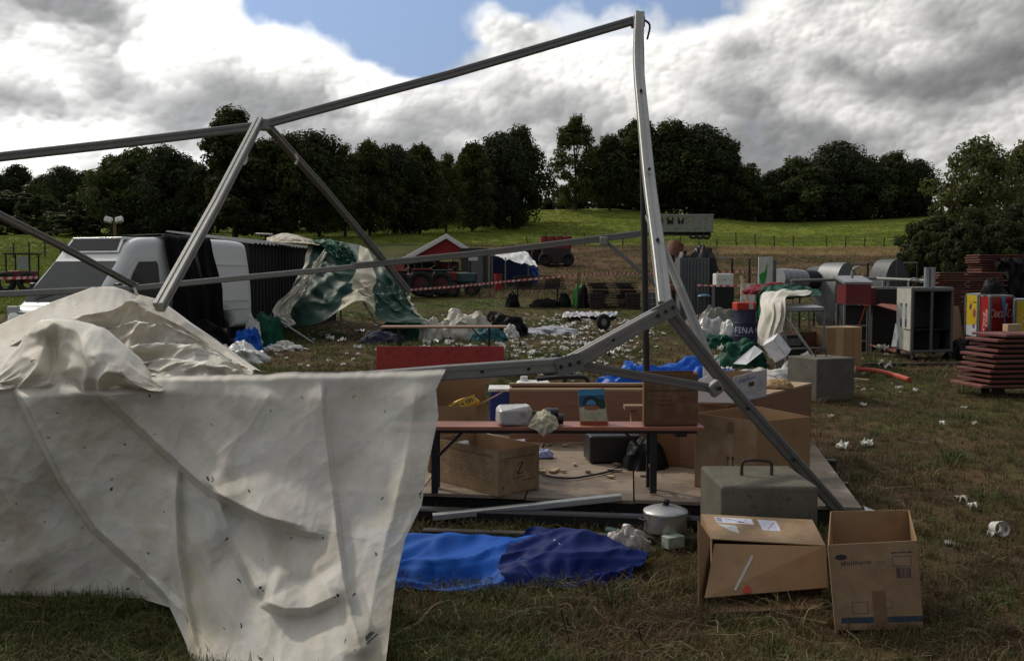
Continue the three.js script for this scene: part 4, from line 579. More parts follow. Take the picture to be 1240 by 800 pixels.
// open carton with sweets, left
{ const t = carton('grocery_carton', 'open cardboard box with raised flap holding a yellow sweet packet', [[-0.64, 7.02], [-0.27, 7.0], [-0.2, 7.36], [-0.6, 7.4]], DY + 0.004, 0.5, CARD, { flaps: [[2, 0.21, -8], [1, 0.17, 62], [3, 0.14, 20]] });
  const y = DY + 0.47, bag = sheet(24, 16, (u, v) => { const a = u * 6.283, q = Math.sin(Math.PI * v) ** 0.5; const p = new THREE.Vector3((v - 0.5) * 0.3, Math.cos(a) * 0.075 * q, Math.sin(a) * 0.045 * q); p.applyAxisAngle(Z3, 0.42); return p.add(V(-0.385, y + 0.0, 7.14)); });
  single('sweet_packet', bag, M('yellow_film', [0.62, 0.36, 0.02], 0.35), 'shiny yellow sweet packet poking out of the grocery box', 'packet');
  const pm = printMat('sweet_lettering', 128, 48, '#c79a18', (g) => { g.fillStyle = '#2c1c12'; g.font = 'bold 40px sans-serif'; g.fillText('m', 12, 36); g.fillText('m', 78, 36); g.fillStyle = '#3a2818'; g.font = 'bold 22px sans-serif'; g.fillText('&', 54, 32); }, 0.4);
  const b = thing('packet_front', 'flat yellow snack bag printed with lower case letters, in the open carton', 'packet'); part('print', slab([V(-0.46, y - 0.02, 7.055), V(-0.265, y + 0.06, 7.055), V(-0.29, y + 0.12, 7.07), V(-0.485, y + 0.04, 7.07)], 0.004, true), pm, b);
}
// white box with handwriting on the wooden chest
{ const y = 0.665, t = thing('white_archive_box', 'white cardboard tray with blue handwriting and a hand hole, on the wooden chest', 'cardboard box');
  const A = V(1.33, y, 7.0), B = V(1.66, y, 6.95), C = V(2.02, y, 7.36), D = V(1.66, y, 7.44), up = (p, h) => p.clone().add(new THREE.Vector3(0, h, 0));
  part('side_panel', slab([A, B, up(B, 0.15), up(A, 0.13)], 0.005), WHITE_CARD, t); part('end_panel', slab([B, C, up(C, 0.22), up(B, 0.2)], 0.005, true), printWhiteBox, t, 'end panel with handwriting and hand hole');
  part('side_panel', slab([C, D, up(D, 0.2), up(C, 0.2)], 0.005), CARD, t); part('end_panel', slab([D, A, up(A, 0.14), up(D, 0.2)], 0.005), WHITE_CARD, t); part('bottom_panel', slab([A, B, C, D].map((p) => up(p, 0.006)), 0.004), CARD, t);
  part('flap', slab([up(D, 0.2), V(1.5, y + 0.16, 7.3), V(1.5, y + 0.25, 7.3), up(D, 0.29)], 0.005), WHITE_CARD, t); }
// the box lying on its side, front right
{ const t = thing('fallen_carton', 'cardboard box tipped on its side on the grass, its label side up and flaps open', 'cardboard box');
  const g = (px, py, d) => at(px, py, d), TL = g(849, 622, 4.98), TR = g(984, 629, 4.93), FR = g(1000, 660, 4.62), FL = g(884, 675, 4.5), gl = V(at(848, 735, 4.5).x, 0.012, 4.52), gr = V(at(1000, 730, 4.55).x, 0.012, 4.6), bl = V(TL.x, 0.012, 5.0), br = V(TR.x + 0.01, 0.012, 4.96);
  const FL0 = g(862, 652, 4.62);
  part('top_panel', slab([FL0, FR, TR, TL], T5, true), printLabels, t, 'pale top panel with three stuck-on address labels');
  part('front_flap', slab([V(at(856, 728, 4.36).x, 0.07, 4.4), at(1003, 711, 4.5), FR.clone().add(new THREE.Vector3(0, -0.003, 0.006)), FL0.clone().add(new THREE.Vector3(0.01, -0.02, 0.02))], T5), CARD, t);
  part('side_panel', slab([gr, br, TR, FR], T5), CARD, t); part('back_panel', slab([br, bl, TL, TR], T5), CARD, t); part('side_panel', slab([bl, V(FL0.x, 0.012, 4.6), FL0, TL], T5), CARD, t); part('bottom_panel', slab([V(FL0.x, 0.016, 4.6), gr, br, bl], T5), CARD, t);
  part('side_flap', slab([V(at(845, 737, 4.45).x, 0.01, 4.42), V(FL0.x - 0.005, 0.014, 4.6), FL0.clone().add(new THREE.Vector3(-0.006, 0, 0)), g(846, 630, 4.55)], T5), CARD, t);
  part('bottom_flap', slab([V(at(858, 735, 4.35).x, 0.012, 4.36), V(at(998, 735, 4.42).x, 0.012, 4.42), gr.clone().add(new THREE.Vector3(0, 0.004, 0.01)), V(FL0.x + 0.01, 0.018, 4.58)], 0.004), CARD, t);
  const tape = M('clear_tape', [0.42, 0.4, 0.38], 0.3); const q = (u, v) => { const a = V(at(856, 728, 4.36).x, 0.07, 4.4), b = at(1003, 711, 4.5), c = FR, d = FL0; return a.clone().lerp(b, u).lerp(d.clone().lerp(c, u), v).add(new THREE.Vector3(0, 0, 0.012)); };
  part('tape', sheet(8, 3, (u, v) => q(0.22 + u * 0.13 + v * 0.02, 0.12 + u * 0.62 - v * 0.03)), tape, t); part('red_mark', sheet(4, 4, (u, v) => q(0.3 + u * 0.06, 0.04 + v * 0.16 * (1 - Math.abs(u - 0.5)))), M('red_print', [0.4, 0.04, 0.02], 0.7), t); }
// the upright open box beside it
{ const f = [[xAt(1012, 4.13), 4.13], [xAt(1119, 4.16), 4.16], [xAt(1119, 4.16) + 0.13, 4.55], [xAt(1012, 4.13) + 0.15, 4.54]];
  carton('upright_carton', 'open upright cardboard box with blue band at its foot, on the grass', f, 0.012, 0.385, CARD, { prints: { 0: printBlue }, shift: [-0.03, 0.03], splay: 0.01, dip: [0, 0.012, 0.055, 0.05] }); }
// ------------------------------------------------------------------ concrete blocks with lifting loops
function concreteBlock(label, x, d, w, h, dp, turn, y = 0) {
  const t = thing('concrete_block', label, 'concrete block'); let g = new RoundedBoxGeometry(w, h, dp, 6, 0.018); g = g.index ? g.toNonIndexed() : g;
  const p = g.attributes.position; for (let i = 0; i < p.count; i++) { const a = p.getX(i), b = p.getY(i), c = p.getZ(i), n = 0.007 * fbm3(a * 7, b * 7, c * 7, 3); p.setXYZ(i, a * (1 + n), b + (b > 0 ? n : 0), c * (1 + n)); } g.computeVertexNormals(); strip(g); triUV(g);
  g.rotateY(turn); g.translate(x, y + h / 2, -d); part('block', g, CONCRETE, t);
  const e = 0.085, o = new THREE.Vector3(Math.cos(turn), 0, -Math.sin(turn)), c = V(x, y + h, d); part('lifting_loop', rod(curve([c.clone().addScaledVector(o, -e).add(new THREE.Vector3(0, -0.03, 0)), c.clone().addScaledVector(o, -e).add(new THREE.Vector3(0, 0.06, 0)), c.clone().addScaledVector(o, -e * 0.9).add(new THREE.Vector3(0, 0.082, 0)), c.clone().addScaledVector(o, e * 0.9).add(new THREE.Vector3(0, 0.08, 0)), c.clone().addScaledVector(o, e).add(new THREE.Vector3(0, 0.06, 0)), c.clone().addScaledVector(o, e).add(new THREE.Vector3(0, -0.03, 0))], 26), 0.0095, 8), M('rusty_iron', [0.05, 0.035, 0.028], 0.8, { map: ['rust', 0.1] }), t); return t;
}
concreteBlock('weathered concrete ballast block with iron loop between the two cartons and deck', xAt(916, 5.33, 0.3), 5.33, 0.535, 0.465, 0.56, 0.0);
concreteBlock('grey concrete ballast block standing alone on the grass beside the wooden crate', xAt(994, 12.4, 0.3), 12.4, 0.62, 0.56, 0.6, 0.38);
// ------------------------------------------------------------------ folding benches and tables
function trestle(p, len, h, wdt, dir, mat, leg, t) { // leg frame at p (top centre), across dir
  const a = p.clone().addScaledVector(dir, -wdt / 2), b = p.clone().addScaledVector(dir, wdt / 2), dn = new THREE.Vector3(0, -h, 0);
  part('leg', bar([a, a.clone().add(dn)], 0.03, 0.025, Z3), mat, t); part('leg', bar([b, b.clone().add(dn)], 0.03, 0.025, Z3), mat, t); part('crossbar', bar([a.clone().addScaledVector(dn, 0.8), b.clone().addScaledVector(dn, 0.8)], 0.02, 0.02), mat, t);
  part('brace', bar([p.clone().addScaledVector(dn, 0.7), p.clone().addScaledVector(leg, 0.32).add(new THREE.Vector3(0, -0.02, 0))], 0.018, 0.018, dir), mat, t);
}
{ const t = thing('beer_bench', 'long folding beer bench with reddish wooden seat and black legs on the deck', 'bench'), d = 6.38, y = 0.6;
  const x0 = xAt(470, d, y), x1 = xAt(849, d, y), g = box(x1 - x0, 0.028, 0.25, (x0 + x1) / 2, y - 0.014, -d, -0.012, 0.006); part('seat', g, BENCH_WOOD, t);
  for (const z of [-0.09, 0.09]) part('seat_rail', box(x1 - x0 - 0.1, 0.02, 0.03, (x0 + x1) / 2, y - 0.039, -d + z, -0.012), BLACK_PAINT, t);
  for (const [px, s] of [[790, -1], [527, 1]]) { const x = xAt(px, d - 0.05, 0.3); for (const z of [-0.1, 0.08]) part('leg', bar([V(x, y - 0.03, d + z), V(x, DY + 0.012, d + z)], 0.045, 0.03, Z3), BLACK_PAINT, t); part('crossbar', bar([V(x, 0.3, d - 0.1), V(x, 0.3, d + 0.08)], 0.025, 0.025), BLACK_PAINT, t); part('brace', bar([V(x, 0.36, d), V(x + s * 0.2, y - 0.04, d)], 0.03, 0.018), BLACK_PAINT, t); }
  part('end_catch', box(0.075, 0.045, 0.1, xAt(822, d, y), y - 0.05, -d + 0.06), BLACK_PAINT, t);
}
// on the bench
{ const y = 0.602, d = 6.34;
  let pk = new RoundedBoxGeometry(0.23, 0.125, 0.16, 8, 0.03); pk = mergeVertices(strip(pk.index ? pk.toNonIndexed() : pk), 1e-4); { pk.deleteAttribute('normal'); pk = mergeVertices(pk, 1e-4); const p = pk.attributes.position; for (let i = 0; i < p.count; i++) { const a = p.getX(i), b = p.getY(i), c = p.getZ(i), n = 0.03 * (0.3 - Math.abs(N3(a * 9 + 2, b * 9, c * 9))) * (b < -0.05 ? 0.2 : 1); p.setXYZ(i, a * (1 + n * 3), b + n, c * (1 + n * 3)); } pk.computeVertexNormals(); } pk.rotateY(0.25); pk.translate(xAt(622, d, y), y + 0.066, -d); single('plastic_bag', pk, M('white_film', [0.6, 0.57, 0.57], 0.35, { map: ['grime', 0.3], trans: 0.2 }), 'crumpled white plastic package lying on the bench', 'bag');
  const w = thing('cloth_bundle', 'pale printed cloth hanging over the bench edge beside the dark bottles', 'cloth'); part('cloth', patchSheet([[at(648, 500, 6.32), at(662, 496, 6.3), at(672, 503, 6.3)], [at(644, 508, 6.26), at(660, 503, 6.24), at(676, 512, 6.26)], [at(640, 517, 6.22), at(662, 514, 6.2), at(674, 520, 6.22)], [at(652, 522, 6.2), at(658, 528, 6.19), at(664, 524, 6.2)]], 24, 24, (p, u, v) => p.add(new THREE.Vector3(0, 0.008 * N2(u * 4, v * 3), 0.01 * N2(u * 4 + 9, v * 4)))), M('pale_print_cloth', [0.46, 0.42, 0.31], 0.9, { map: ['grime', 0.12] }), w);
  for (const [a, b, lab] of [[[657, 512], [682, 511], 'dark glass bottle lying on the bench, the front one'], [[660, 501], [676, 500], 'dark glass bottle lying on the bench behind the front bottle']]) { const t = thing('dark_bottle', lab, 'bottle'), p0 = at(a[0], a[1], 6.33), p1 = at(b[0], b[1], 6.33); p0.y = p1.y = b[1] > 505 ? 0.64 : 0.68; const gl = M('dark_glass', [0.012, 0.012, 0.016], 0.12); part('body', rod([p0, p1], 0.036, 16), gl, t); part('neck', rod([p0, p0.clone().add(new THREE.Vector3(-0.08, 0.005, 0.01))], 0.014, 12), gl, t); }
  const pic = printMat('coffee_bag_print', 160, 224, '#a7a48c', (g, w2, h2, r) => { g.fillStyle = '#27506f'; g.fillRect(0, 0, w2, 110); g.fillStyle = '#3f7fa6'; g.fillRect(0, 0, w2, 40); g.fillStyle = '#1b2a33'; g.beginPath(); g.arc(74, 96, 52, Math.PI, 0); g.fill(); g.fillStyle = '#4d7fa8'; g.beginPath(); g.arc(74, 98, 30, Math.PI, 0); g.fill(); g.fillStyle = '#1f3a2c'; g.beginPath(); g.arc(136, 96, 30, 0, 7); g.fill(); g.fillStyle = '#8a5a3c'; g.beginPath(); g.ellipse(78, 118, 46, 16, 0, 0, 7); g.fill(); g.fillStyle = '#8f4026'; g.fillRect(0, 200, w2, 24); inkRows(g, 26, 150, 100, 4, 10, 'rgba(80,80,66,0.3)', r, 0.3); });
  const t = thing('paper_food_bag', 'upright paper food bag with a blue landscape picture, standing on the bench', 'bag'), c = xAt(719, d, y), q = (x, yy, dd) => V(x, yy, dd);
  part('front_panel', slab([q(c - 0.093, y, 6.32), q(c + 0.09, y, 6.31), q(c + 0.072, y + 0.245, 6.37), q(c - 0.108, y + 0.235, 6.38)], 0.003, true), pic, t); const kp = M('bag_paper', [0.34, 0.28, 0.18], 0.85, { map: ['grime', 0.4] });
  part('side_panel', slab([q(c + 0.09, y, 6.31), q(c + 0.108, y, 6.4), q(c + 0.075, y + 0.243, 6.385), q(c + 0.072, y + 0.245, 6.37)], 0.003), kp, t); part('back_panel', slab([q(c + 0.108, y, 6.4), q(c - 0.08, y, 6.41), q(c - 0.107, y + 0.233, 6.39), q(c + 0.075, y + 0.243, 6.385)], 0.003), kp, t); part('side_panel', slab([q(c - 0.08, y, 6.41), q(c - 0.093, y, 6.32), q(c - 0.108, y + 0.235, 6.38), q(c - 0.107, y + 0.233, 6.39)], 0.003), kp, t);
}
// ------------------------------------------------------------------ on the deck
{ // long wooden trough behind the bench
  const t = thing('wooden_trough', 'long reddish plywood box with pale top edge behind the bench', 'wooden box'), y = DY + 0.004, h = 0.46, x0 = xAt(617, 8.35, 0.4), x1 = xAt(800, 8.35, 0.4), d0 = 8.3, d1 = 8.75, red = M('reddish_plywood', [0.30, 0.15, 0.095], 0.65, { map: ['grain', 0.9] });
  part('front_board', box(x1 - x0, h, 0.02, (x0 + x1) / 2, y + h / 2, -d0), red, t); part('back_board', box(x1 - x0, h, 0.02, (x0 + x1) / 2, y + h / 2, -d1), red, t); for (const x of [x0 + 0.01, x1 - 0.01]) part('end_board', box(0.02, h - 0.006, d1 - d0 - 0.022, x, y + h / 2 - 0.003, -(d0 + d1) / 2), red, t); part('top_edge', box(x1 - x0 + 0.004, 0.022, 0.05, (x0 + x1) / 2, y + h + 0.0115, -d0 - 0.012), PLY_PALE, t); part('top_edge', box(x1 - x0 + 0.004, 0.022, 0.05, (x0 + x1) / 2, y + h + 0.0115, -d1), PLY_PALE, t);
  const s = thing('wooden_stool', 'small wooden shelf bracket shaped like a letter T beside the trough', 'bracket'), sx = xAt(768, 7.9, 0.4); part('top', box(0.2, 0.035, 0.12, sx + 0.02, 0.5, -7.95), PLY, s); part('post', box(0.045, 0.35, 0.08, sx, 0.3065, -7.95), PLY, s);
  single('black_crate', box(0.42, 0.22, 0.3, xAt(742, 7.45, 0.2), DY + 0.114, -7.5, 0.1, 0.02), BLACK_PAINT, 'black plastic crate on the deck beneath the bench', 'crate');
  const b = heap(0.17, 0.2, 0.15, 8, 0.3); put(b, xAt(779, 7.3, 0.2), DY + 0.002, 7.2); single('bin_bag', b, BIN_BAG, 'dark rubbish bag on the deck next to the black crate', 'bag');
  const j = thing('white_canister', 'white plastic canister behind the wooden trough', 'canister'), jx = xAt(646, 9.9, 0.4); part('body', box(0.38, 0.5, 0.25, jx, 0.25, -10.0, 0, 0.05), WHITE_PLASTIC, j); part('cap', cyl(0.04, 0.04, 0.05, jx - 0.1, 0.522, -10.0), WHITE_PLASTIC, j);
  const hl = thing('black_pipe_frame', 'black bent pipe handle frame behind the wooden trough', 'frame'); const hp = (px, py) => at(px, py, 9.15); part('loop', rod(curve([V(xAt(713, 9.15, 0.4), DY, 9.15), hp(713, 470), hp(710, 458), hp(690, 456), hp(650, 459)], 24), 0.022, 8), BLACK_PAINT, hl); part('upright', rod([hp(684, 457), V(xAt(684, 9.15), DY, 9.15)], 0.02, 8), BLACK_PAINT, hl);
  const bl = thing('blue_crate', 'deep blue plastic crate between carton and trough', 'crate'), bx = xAt(608, 8.8, 0.4); part('body', box(0.24, 0.4, 0.3, bx, DY + 0.2, -8.9, 0, 0.02), M('blue_plastic', [0.014, 0.03, 0.2], 0.45), bl); part('rim', box(0.26, 0.03, 0.32, bx, DY + 0.418, -8.9, 0, 0.01), WHITE_PLASTIC, bl);
  single('foam_sheet', slab([at(595, 541, 7.0), at(631, 540, 6.9), at(636, 531, 7.1), at(612, 533, 7.2)], 0.02), WHITE_PLASTIC, 'white foam sheet leaning behind the printed carton', 'foam sheet');
  const tub = thing('white_tub', 'white plastic tub with yellow print behind the bench leg', 'tub'), tx = xAt(548, 6.85, 0.3); part('body', box(0.24, 0.26, 0.1, tx, DY + 0.134, -6.9, 0.1, 0.02), WHITE_PLASTIC, tub); part('print', box(0.12, 0.08, 0.004, tx + 0.008, DY + 0.12, -6.846, 0.1), M('yellow_print', [0.45, 0.3, 0.05], 0.7), tub);
  single('deck_cord', rod(curve([at(650, 573, 7.0), at(668, 577, 6.8), at(690, 577, 6.75), at(715, 575, 6.85), at(738, 572, 7.0), at(752, 566, 7.2)].map((p) => (p.y = DY + 0.012, p)), 40), 0.008, 6), STEEL_DARK, 'thin dark cord lying across the deck boards', 'cord');
  const r = rng(88); for (let k = 0; k < 34; k++) { const x = lerp(-0.2, 1.0, r()), d = lerp(6.7, 8.2, r()), g = box(0.03 + r() * 0.09, 0.006 + r() * 0.01, 0.02 + r() * 0.03, x, DY + 0.012, -d, r() * 3); single('wood_chip', g, r() < 0.6 ? PLY_PALE : DECK_WOOD, 'small wood chip lying on the dirty deck boards', 'wood chip', 'wood chips on the deck'); }
  single('blue_glove', put(heap(0.07, 0.05, 0.05, 3, 0.5, 22, 8), xAt(661, 7.4, 0.1), DY + 0.003, 7.6), M('lilac_film', [0.3, 0.32, 0.6], 0.6), 'crumpled pale blue glove on the deck', 'glove');
  // long chest on the right
  const ch = thing('wooden_chest', 'long brown chest with its lit top painted paler, running away behind the open cartons', 'chest'), A = [1.62, 6.98], B = [2.72, 8.42], n = [-0.4, 0.3], C = [B[0] + n[0], B[1] + n[1]], D = [A[0] + n[0], A[1] + n[1]], yb = DY + 0.006, yt = 0.655, e = [A, B, C, D];
  for (let k = 0; k < 4; k++) { const l = (k + 1) % 4; part(['front_board', 'end_board', 'back_board', 'end_board'][k], slab([V(e[k][0], yb, e[k][1]), V(e[l][0], yb, e[l][1]), V(e[l][0], yt - 0.02, e[l][1]), V(e[k][0], yt - 0.02, e[k][1])], 0.018), M('brown_board', [0.24, 0.13, 0.075], 0.7, { map: ['grain', 0.9] }), ch); }
  part('lid', slab(e.map(([x, d]) => V(x, yt, d)), 0.018), M('lit_lid_board', [0.46, 0.33, 0.21], 0.75, { map: ['grain', 0.9] }), ch);  // lid paler than the sides: light on the top put into its colour
  const px = V(2.3, yt, 8.05); single('paper_wrap', put(heap(0.12, 0.06, 0.1, 5, 0.5, 26, 8), px.x, yt + 0.002, 8.02), CARD_PALE, 'torn piece of brown paper lying on the chest lid', 'paper');
}
// ------------------------------------------------------------------ cooking pots
function pot(label, x, d, y, R, h) {
  const t = thing('cooking_pot', label, 'pot'), al = M('pot_aluminium', [0.5, 0.5, 0.5], 0.38, { metal: 0.8, map: ['galv', 0.2] });
  part('body', lathe([[0, 0], [R * 0.93, 0], [R, 0.02], [R, h], [R * 1.04, h + 0.004], [R * 1.04, h + 0.01], [R * 0.97, h + 0.01]]).translate(x, y, -d), al, t);
  part('lid', lathe([[R * 1.05, h + 0.012], [R * 1.03, h + 0.02], [R * 0.8, h + 0.034], [R * 0.4, h + 0.05], [0, h + 0.055]]).translate(x, y, -d), al, t);
  part('lid_knob', lathe([[0.0, h + 0.054], [0.022, h + 0.056], [0.026, h + 0.075], [0.022, h + 0.085], [0, h + 0.088]], 16).translate(x, y, -d), BLACK_PAINT, t);
  for (const s of [-1, 1]) part('handle', rod(curve([new THREE.Vector3(x + s * R, y + h * 0.7, -d - 0.04), new THREE.Vector3(x + s * (R + 0.03), y + h * 0.72, -d), new THREE.Vector3(x + s * R, y + h * 0.7, -d + 0.04)], 8), 0.007, 6), BLACK_PAINT, t); return t;
}
pot('lidded aluminium cooking pot standing on the batten before the deck', xAt(806, 5.62, 0.12), 5.62, 0.056, 0.13, 0.115);
pot('lidded aluminium pot on the ground beside the far concrete block', xAt(939, 12.1, 0.1), 12.3, 0.0, 0.18, 0.17);
// ------------------------------------------------------------------ blue sheets
{ const t = thing('blue_tarpaulin', 'crumpled bright and deep blue plastic sheet lying on the grass by the white tarpaulin', 'tarpaulin');
  const bend = (p, u, v) => { const q = sstep(0, 0.12, v) * sstep(1, 0.9, v); p.y += q * (0.075 * (0.3 - Math.abs(N2(u * 0.6 + 2, v * 1.9 + u * 0.9))) + 0.035 * (0.3 - Math.abs(N2(u * 0.9 + v * 0.9 + 3, v * 2.6 + u + 7)))); p.z += 0.03 * N2(u * 6 + 3, v * 3); p.y = Math.max(p.y, groundY(p.x, -p.z) + 0.012); return p; };
  const R1 = [[-0.95, 5.35, 0.02], [-0.5, 5.32, 0.03], [0.0, 5.35, 0.03], [0.3, 5.38, 0.02]], R2 = [[-0.95, 5.2, 0.24], [-0.55, 5.2, 0.2], [-0.15, 5.24, 0.17], [0.18, 5.26, 0.19]], R3 = [[-0.95, 4.95, 0.17], [-0.5, 4.95, 0.15], [-0.2, 4.95, 0.13], [0.05, 4.98, 0.16]], R4 = [[-0.95, 4.78, 0.08], [-0.5, 4.8, 0.06], [-0.2, 4.76, 0.02], [0.0, 4.76, 0.04]], R5 = [[-0.95, 4.7, 0.02], [-0.5, 4.7, 0.015], [-0.15, 4.66, 0.015], [-0.02, 4.7, 0.015]];
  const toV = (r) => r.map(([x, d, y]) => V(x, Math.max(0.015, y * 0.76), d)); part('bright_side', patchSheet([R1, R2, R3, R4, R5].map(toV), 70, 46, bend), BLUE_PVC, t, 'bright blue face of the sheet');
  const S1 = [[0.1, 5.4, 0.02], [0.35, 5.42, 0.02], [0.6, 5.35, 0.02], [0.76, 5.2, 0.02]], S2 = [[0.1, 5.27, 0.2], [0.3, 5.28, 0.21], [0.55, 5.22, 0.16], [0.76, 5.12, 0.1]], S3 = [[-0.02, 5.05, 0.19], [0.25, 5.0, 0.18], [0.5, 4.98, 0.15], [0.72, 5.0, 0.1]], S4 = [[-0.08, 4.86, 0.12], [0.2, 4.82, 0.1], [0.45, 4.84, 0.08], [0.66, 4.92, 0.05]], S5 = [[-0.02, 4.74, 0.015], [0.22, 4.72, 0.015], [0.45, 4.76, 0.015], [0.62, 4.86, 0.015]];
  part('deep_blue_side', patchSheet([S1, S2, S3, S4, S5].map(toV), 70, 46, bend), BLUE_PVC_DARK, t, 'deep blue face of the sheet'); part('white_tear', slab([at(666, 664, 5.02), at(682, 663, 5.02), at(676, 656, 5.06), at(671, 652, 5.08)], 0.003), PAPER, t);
  const t2 = thing('blue_tarpaulin', 'rumpled heap of blue plastic sheeting between pole and raking leg', 'tarpaulin');
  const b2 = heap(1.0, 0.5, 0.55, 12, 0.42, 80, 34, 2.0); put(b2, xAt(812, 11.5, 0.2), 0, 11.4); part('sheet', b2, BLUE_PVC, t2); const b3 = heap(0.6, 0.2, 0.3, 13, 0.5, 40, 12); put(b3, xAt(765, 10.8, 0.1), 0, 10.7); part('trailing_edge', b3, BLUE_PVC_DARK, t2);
}
// ------------------------------------------------------------------ white van
const VAN_WHITE = M('van_paint', [0.76, 0.77, 0.76], 0.32, { coat: 0.4 });
const GLASS_DARK = M('dark_window', [0.012, 0.018, 0.017], 0.03, { spec: 0.6 }), RUBBER = M('rubber', [0.016, 0.016, 0.016], 0.9), RUSTY = M('rusty_metal', [0.17, 0.07, 0.04], 0.85, { map: ['rust', 0.7] });
const BLACK_FILM = M('black_sheeting', [0.006, 0.006, 0.007], 0.75, { spec: 0.25, map: ['mottle', 0.6] });
{
  const van = thing('delivery_van', 'white high-roof delivery van parked beyond the tarpaulin, black sheeting over its middle', 'van'); van.userData.placed = 1;
  const s = new THREE.Shape(), P = [[0.02, 0.42], [0, 0.72], [0.05, 0.9], [0.16, 1.0], [0.44, 1.1], [0.86, 1.55], [1.28, 1.98], [1.4, 2.12], [1.58, 2.32], [1.9, 2.45], [3.2, 2.5], [5.35, 2.5], [5.52, 2.45], [5.6, 2.3], [5.66, 1.2], [5.66, 0.42]];
  s.moveTo(...P[0]); { const c = new THREE.CatmullRomCurve3(P.map(([a, b]) => new THREE.Vector3(a, b, 0)), false, 'centripetal').getPoints(70); for (const p of c.slice(1)) s.lineTo(p.x, p.y); } s.lineTo(4.86, 0.42); s.absarc(4.42, 0.42, 0.44, 0, Math.PI, false); s.lineTo(1.42, 0.42); s.absarc(0.98, 0.42, 0.44, 0, Math.PI, false); s.lineTo(0.02, 0.42);
  let g = new THREE.ExtrudeGeometry(s, { depth: 1.68, bevelEnabled: true, bevelSize: 0.16, bevelThickness: 0.16, bevelSegments: 6, bevelOffset: -0.16, steps: 1, curveSegments: 10 }); g.translate(0, 0, -0.84);
  const wide = (y) => 1 - 0.1 * sstep(1.15, 2.5, y); { const p = g.attributes.position; for (let i = 0; i < p.count; i++) { const a = p.getX(i), y = p.getY(i), z = p.getZ(i); p.setXYZ(i, z * wide(y) * (1 - 0.1 * sstep(0.7, 0, a)), y, a); } } strip(g); g = toCreasedNormals(g.index ? g.toNonIndexed() : g, 0.8); triUV(g);
  part('body', g, VAN_WHITE, van);
  const face = (pts, lift) => { const q = pts.map(([x, y, z]) => new THREE.Vector3(x, y, z)); const n = new THREE.Vector3().crossVectors(q[1].clone().sub(q[0]), q[3].clone().sub(q[0])).normalize(); return slab(q.map((p) => p.addScaledVector(n, lift)), 0.012); };
  // seen from the front: local +x is the far side
  const screen = (a, b, w0, w1, l) => face([[w0, a[1], a[0]], [-w0, a[1], a[0]], [-w1, b[1], b[0]], [w1, b[1], b[0]]], l);
  const ws = part('windscreen', screen([0.47, 1.14], [1.25, 1.955], 0.88, 0.8, 0.008), GLASS_DARK, van); part('wiper', bar([new THREE.Vector3(0.6, 1.2, 0.48), new THREE.Vector3(0.15, 1.32, 0.6)], 0.02, 0.02), BLACK_PAINT, ws); 
  part('roof_light_panel', screen([1.43, 2.16], [1.62, 2.4], 0.68, 0.62, 0.052), M('black_panel', [0.006, 0.006, 0.007], 0.05, { spec: 0.3 }), van); part('panel_frame', [screen([1.4, 2.12], [1.65, 2.44], 0.75, 0.69, 0.038), box(1.36, 0.06, 0.6, 0, 2.44, 1.88, 0, 0.02)], VAN_WHITE, van);
  part('bonnet_grille', screen([0.01, 0.62], [0.06, 0.92], 0.6, 0.6, 0.01), BLACK_PAINT, van); part('bumper', box(1.96, 0.32, 0.16, 0, 0.46, 0.05, 0, 0.05), M('grey_plastic', [0.09, 0.09, 0.09], 0.7), van);
  for (const sx of [-1, 1]) { part('headlight', box(0.3, 0.26, 0.08, sx * 0.74, 0.92, 0.1, 0, 0.03), M('lamp_glass', [0.5, 0.52, 0.54], 0.1), van); const mr = part('mirror', box(0.16, 0.3, 0.12, sx * 1.12, 1.36, 0.95, 0, 0.04), BLACK_PAINT, van); part('mirror_arm', box(0.2, 0.05, 0.05, sx * 0.98, 1.28, 0.97), BLACK_PAINT, mr); }
  const sideX = (y, l) => -(wide(y) * 1.0 + l); const sidePoly = (pts, l) => { const sh = new THREE.Shape(pts.map(([a, b]) => new THREE.Vector2(a, b))), q = new THREE.ExtrudeGeometry(sh, { depth: 0.01, bevelEnabled: false }), p = q.attributes.position; for (let i = 0; i < p.count; i++) { const a = p.getX(i), y = p.getY(i), z = p.getZ(i); p.setXYZ(i, sideX(y, l + z), y, a); } q.computeVertexNormals(); strip(q); return triUV(q); };
  const dr = part('door', sidePoly([[1.2, 0.5], [1.1, 1.3], [1.42, 1.78], [1.66, 2.06], [2.38, 2.08], [2.4, 0.5]], 0.002), VAN_WHITE, van); part('window', sidePoly([[1.24, 1.24], [1.54, 1.72], [1.74, 1.95], [2.26, 1.97], [2.3, 1.9], [2.3, 1.24], [2.26, 1.19], [1.28, 1.19]], 0.014), GLASS_DARK, dr); part('handle', box(0.03, 0.04, 0.16, sideX(1.12, 0.02), 1.12, 2.2), BLACK_PAINT, dr);
  for (const y of [0.86, 1.06, 1.92]) part('side_ridge', sidePoly([[3.9, y], [5.45, y], [5.45, y + 0.035], [3.9, y + 0.035]], 0.004), VAN_WHITE, van);
  part('side_step', sidePoly([[1.45, 0.44], [3.95, 0.44], [3.95, 0.58], [1.45, 0.58]], 0.004), M('grey_plastic', [0.09, 0.09, 0.09], 0.7), van);
  for (const [sx, z] of [[-1, 0.98], [1, 0.98], [-1, 4.42], [1, 4.42]]) { const w = part('wheel', smooth(cyl(0.35, 0.35, 0.22, 0, 0, 0, 24).rotateZ(Math.PI / 2).translate(sx * 0.84, 0.35, z)), RUBBER, van); part('hub', cyl(0.17, 0.2, 0.02, 0, 0, 0, 16).rotateZ(sx * Math.PI / 2).translate(sx * 0.96, 0.35, z), M('steel_hub', [0.3, 0.3, 0.3], 0.5, { metal: 0.6 }), w); }
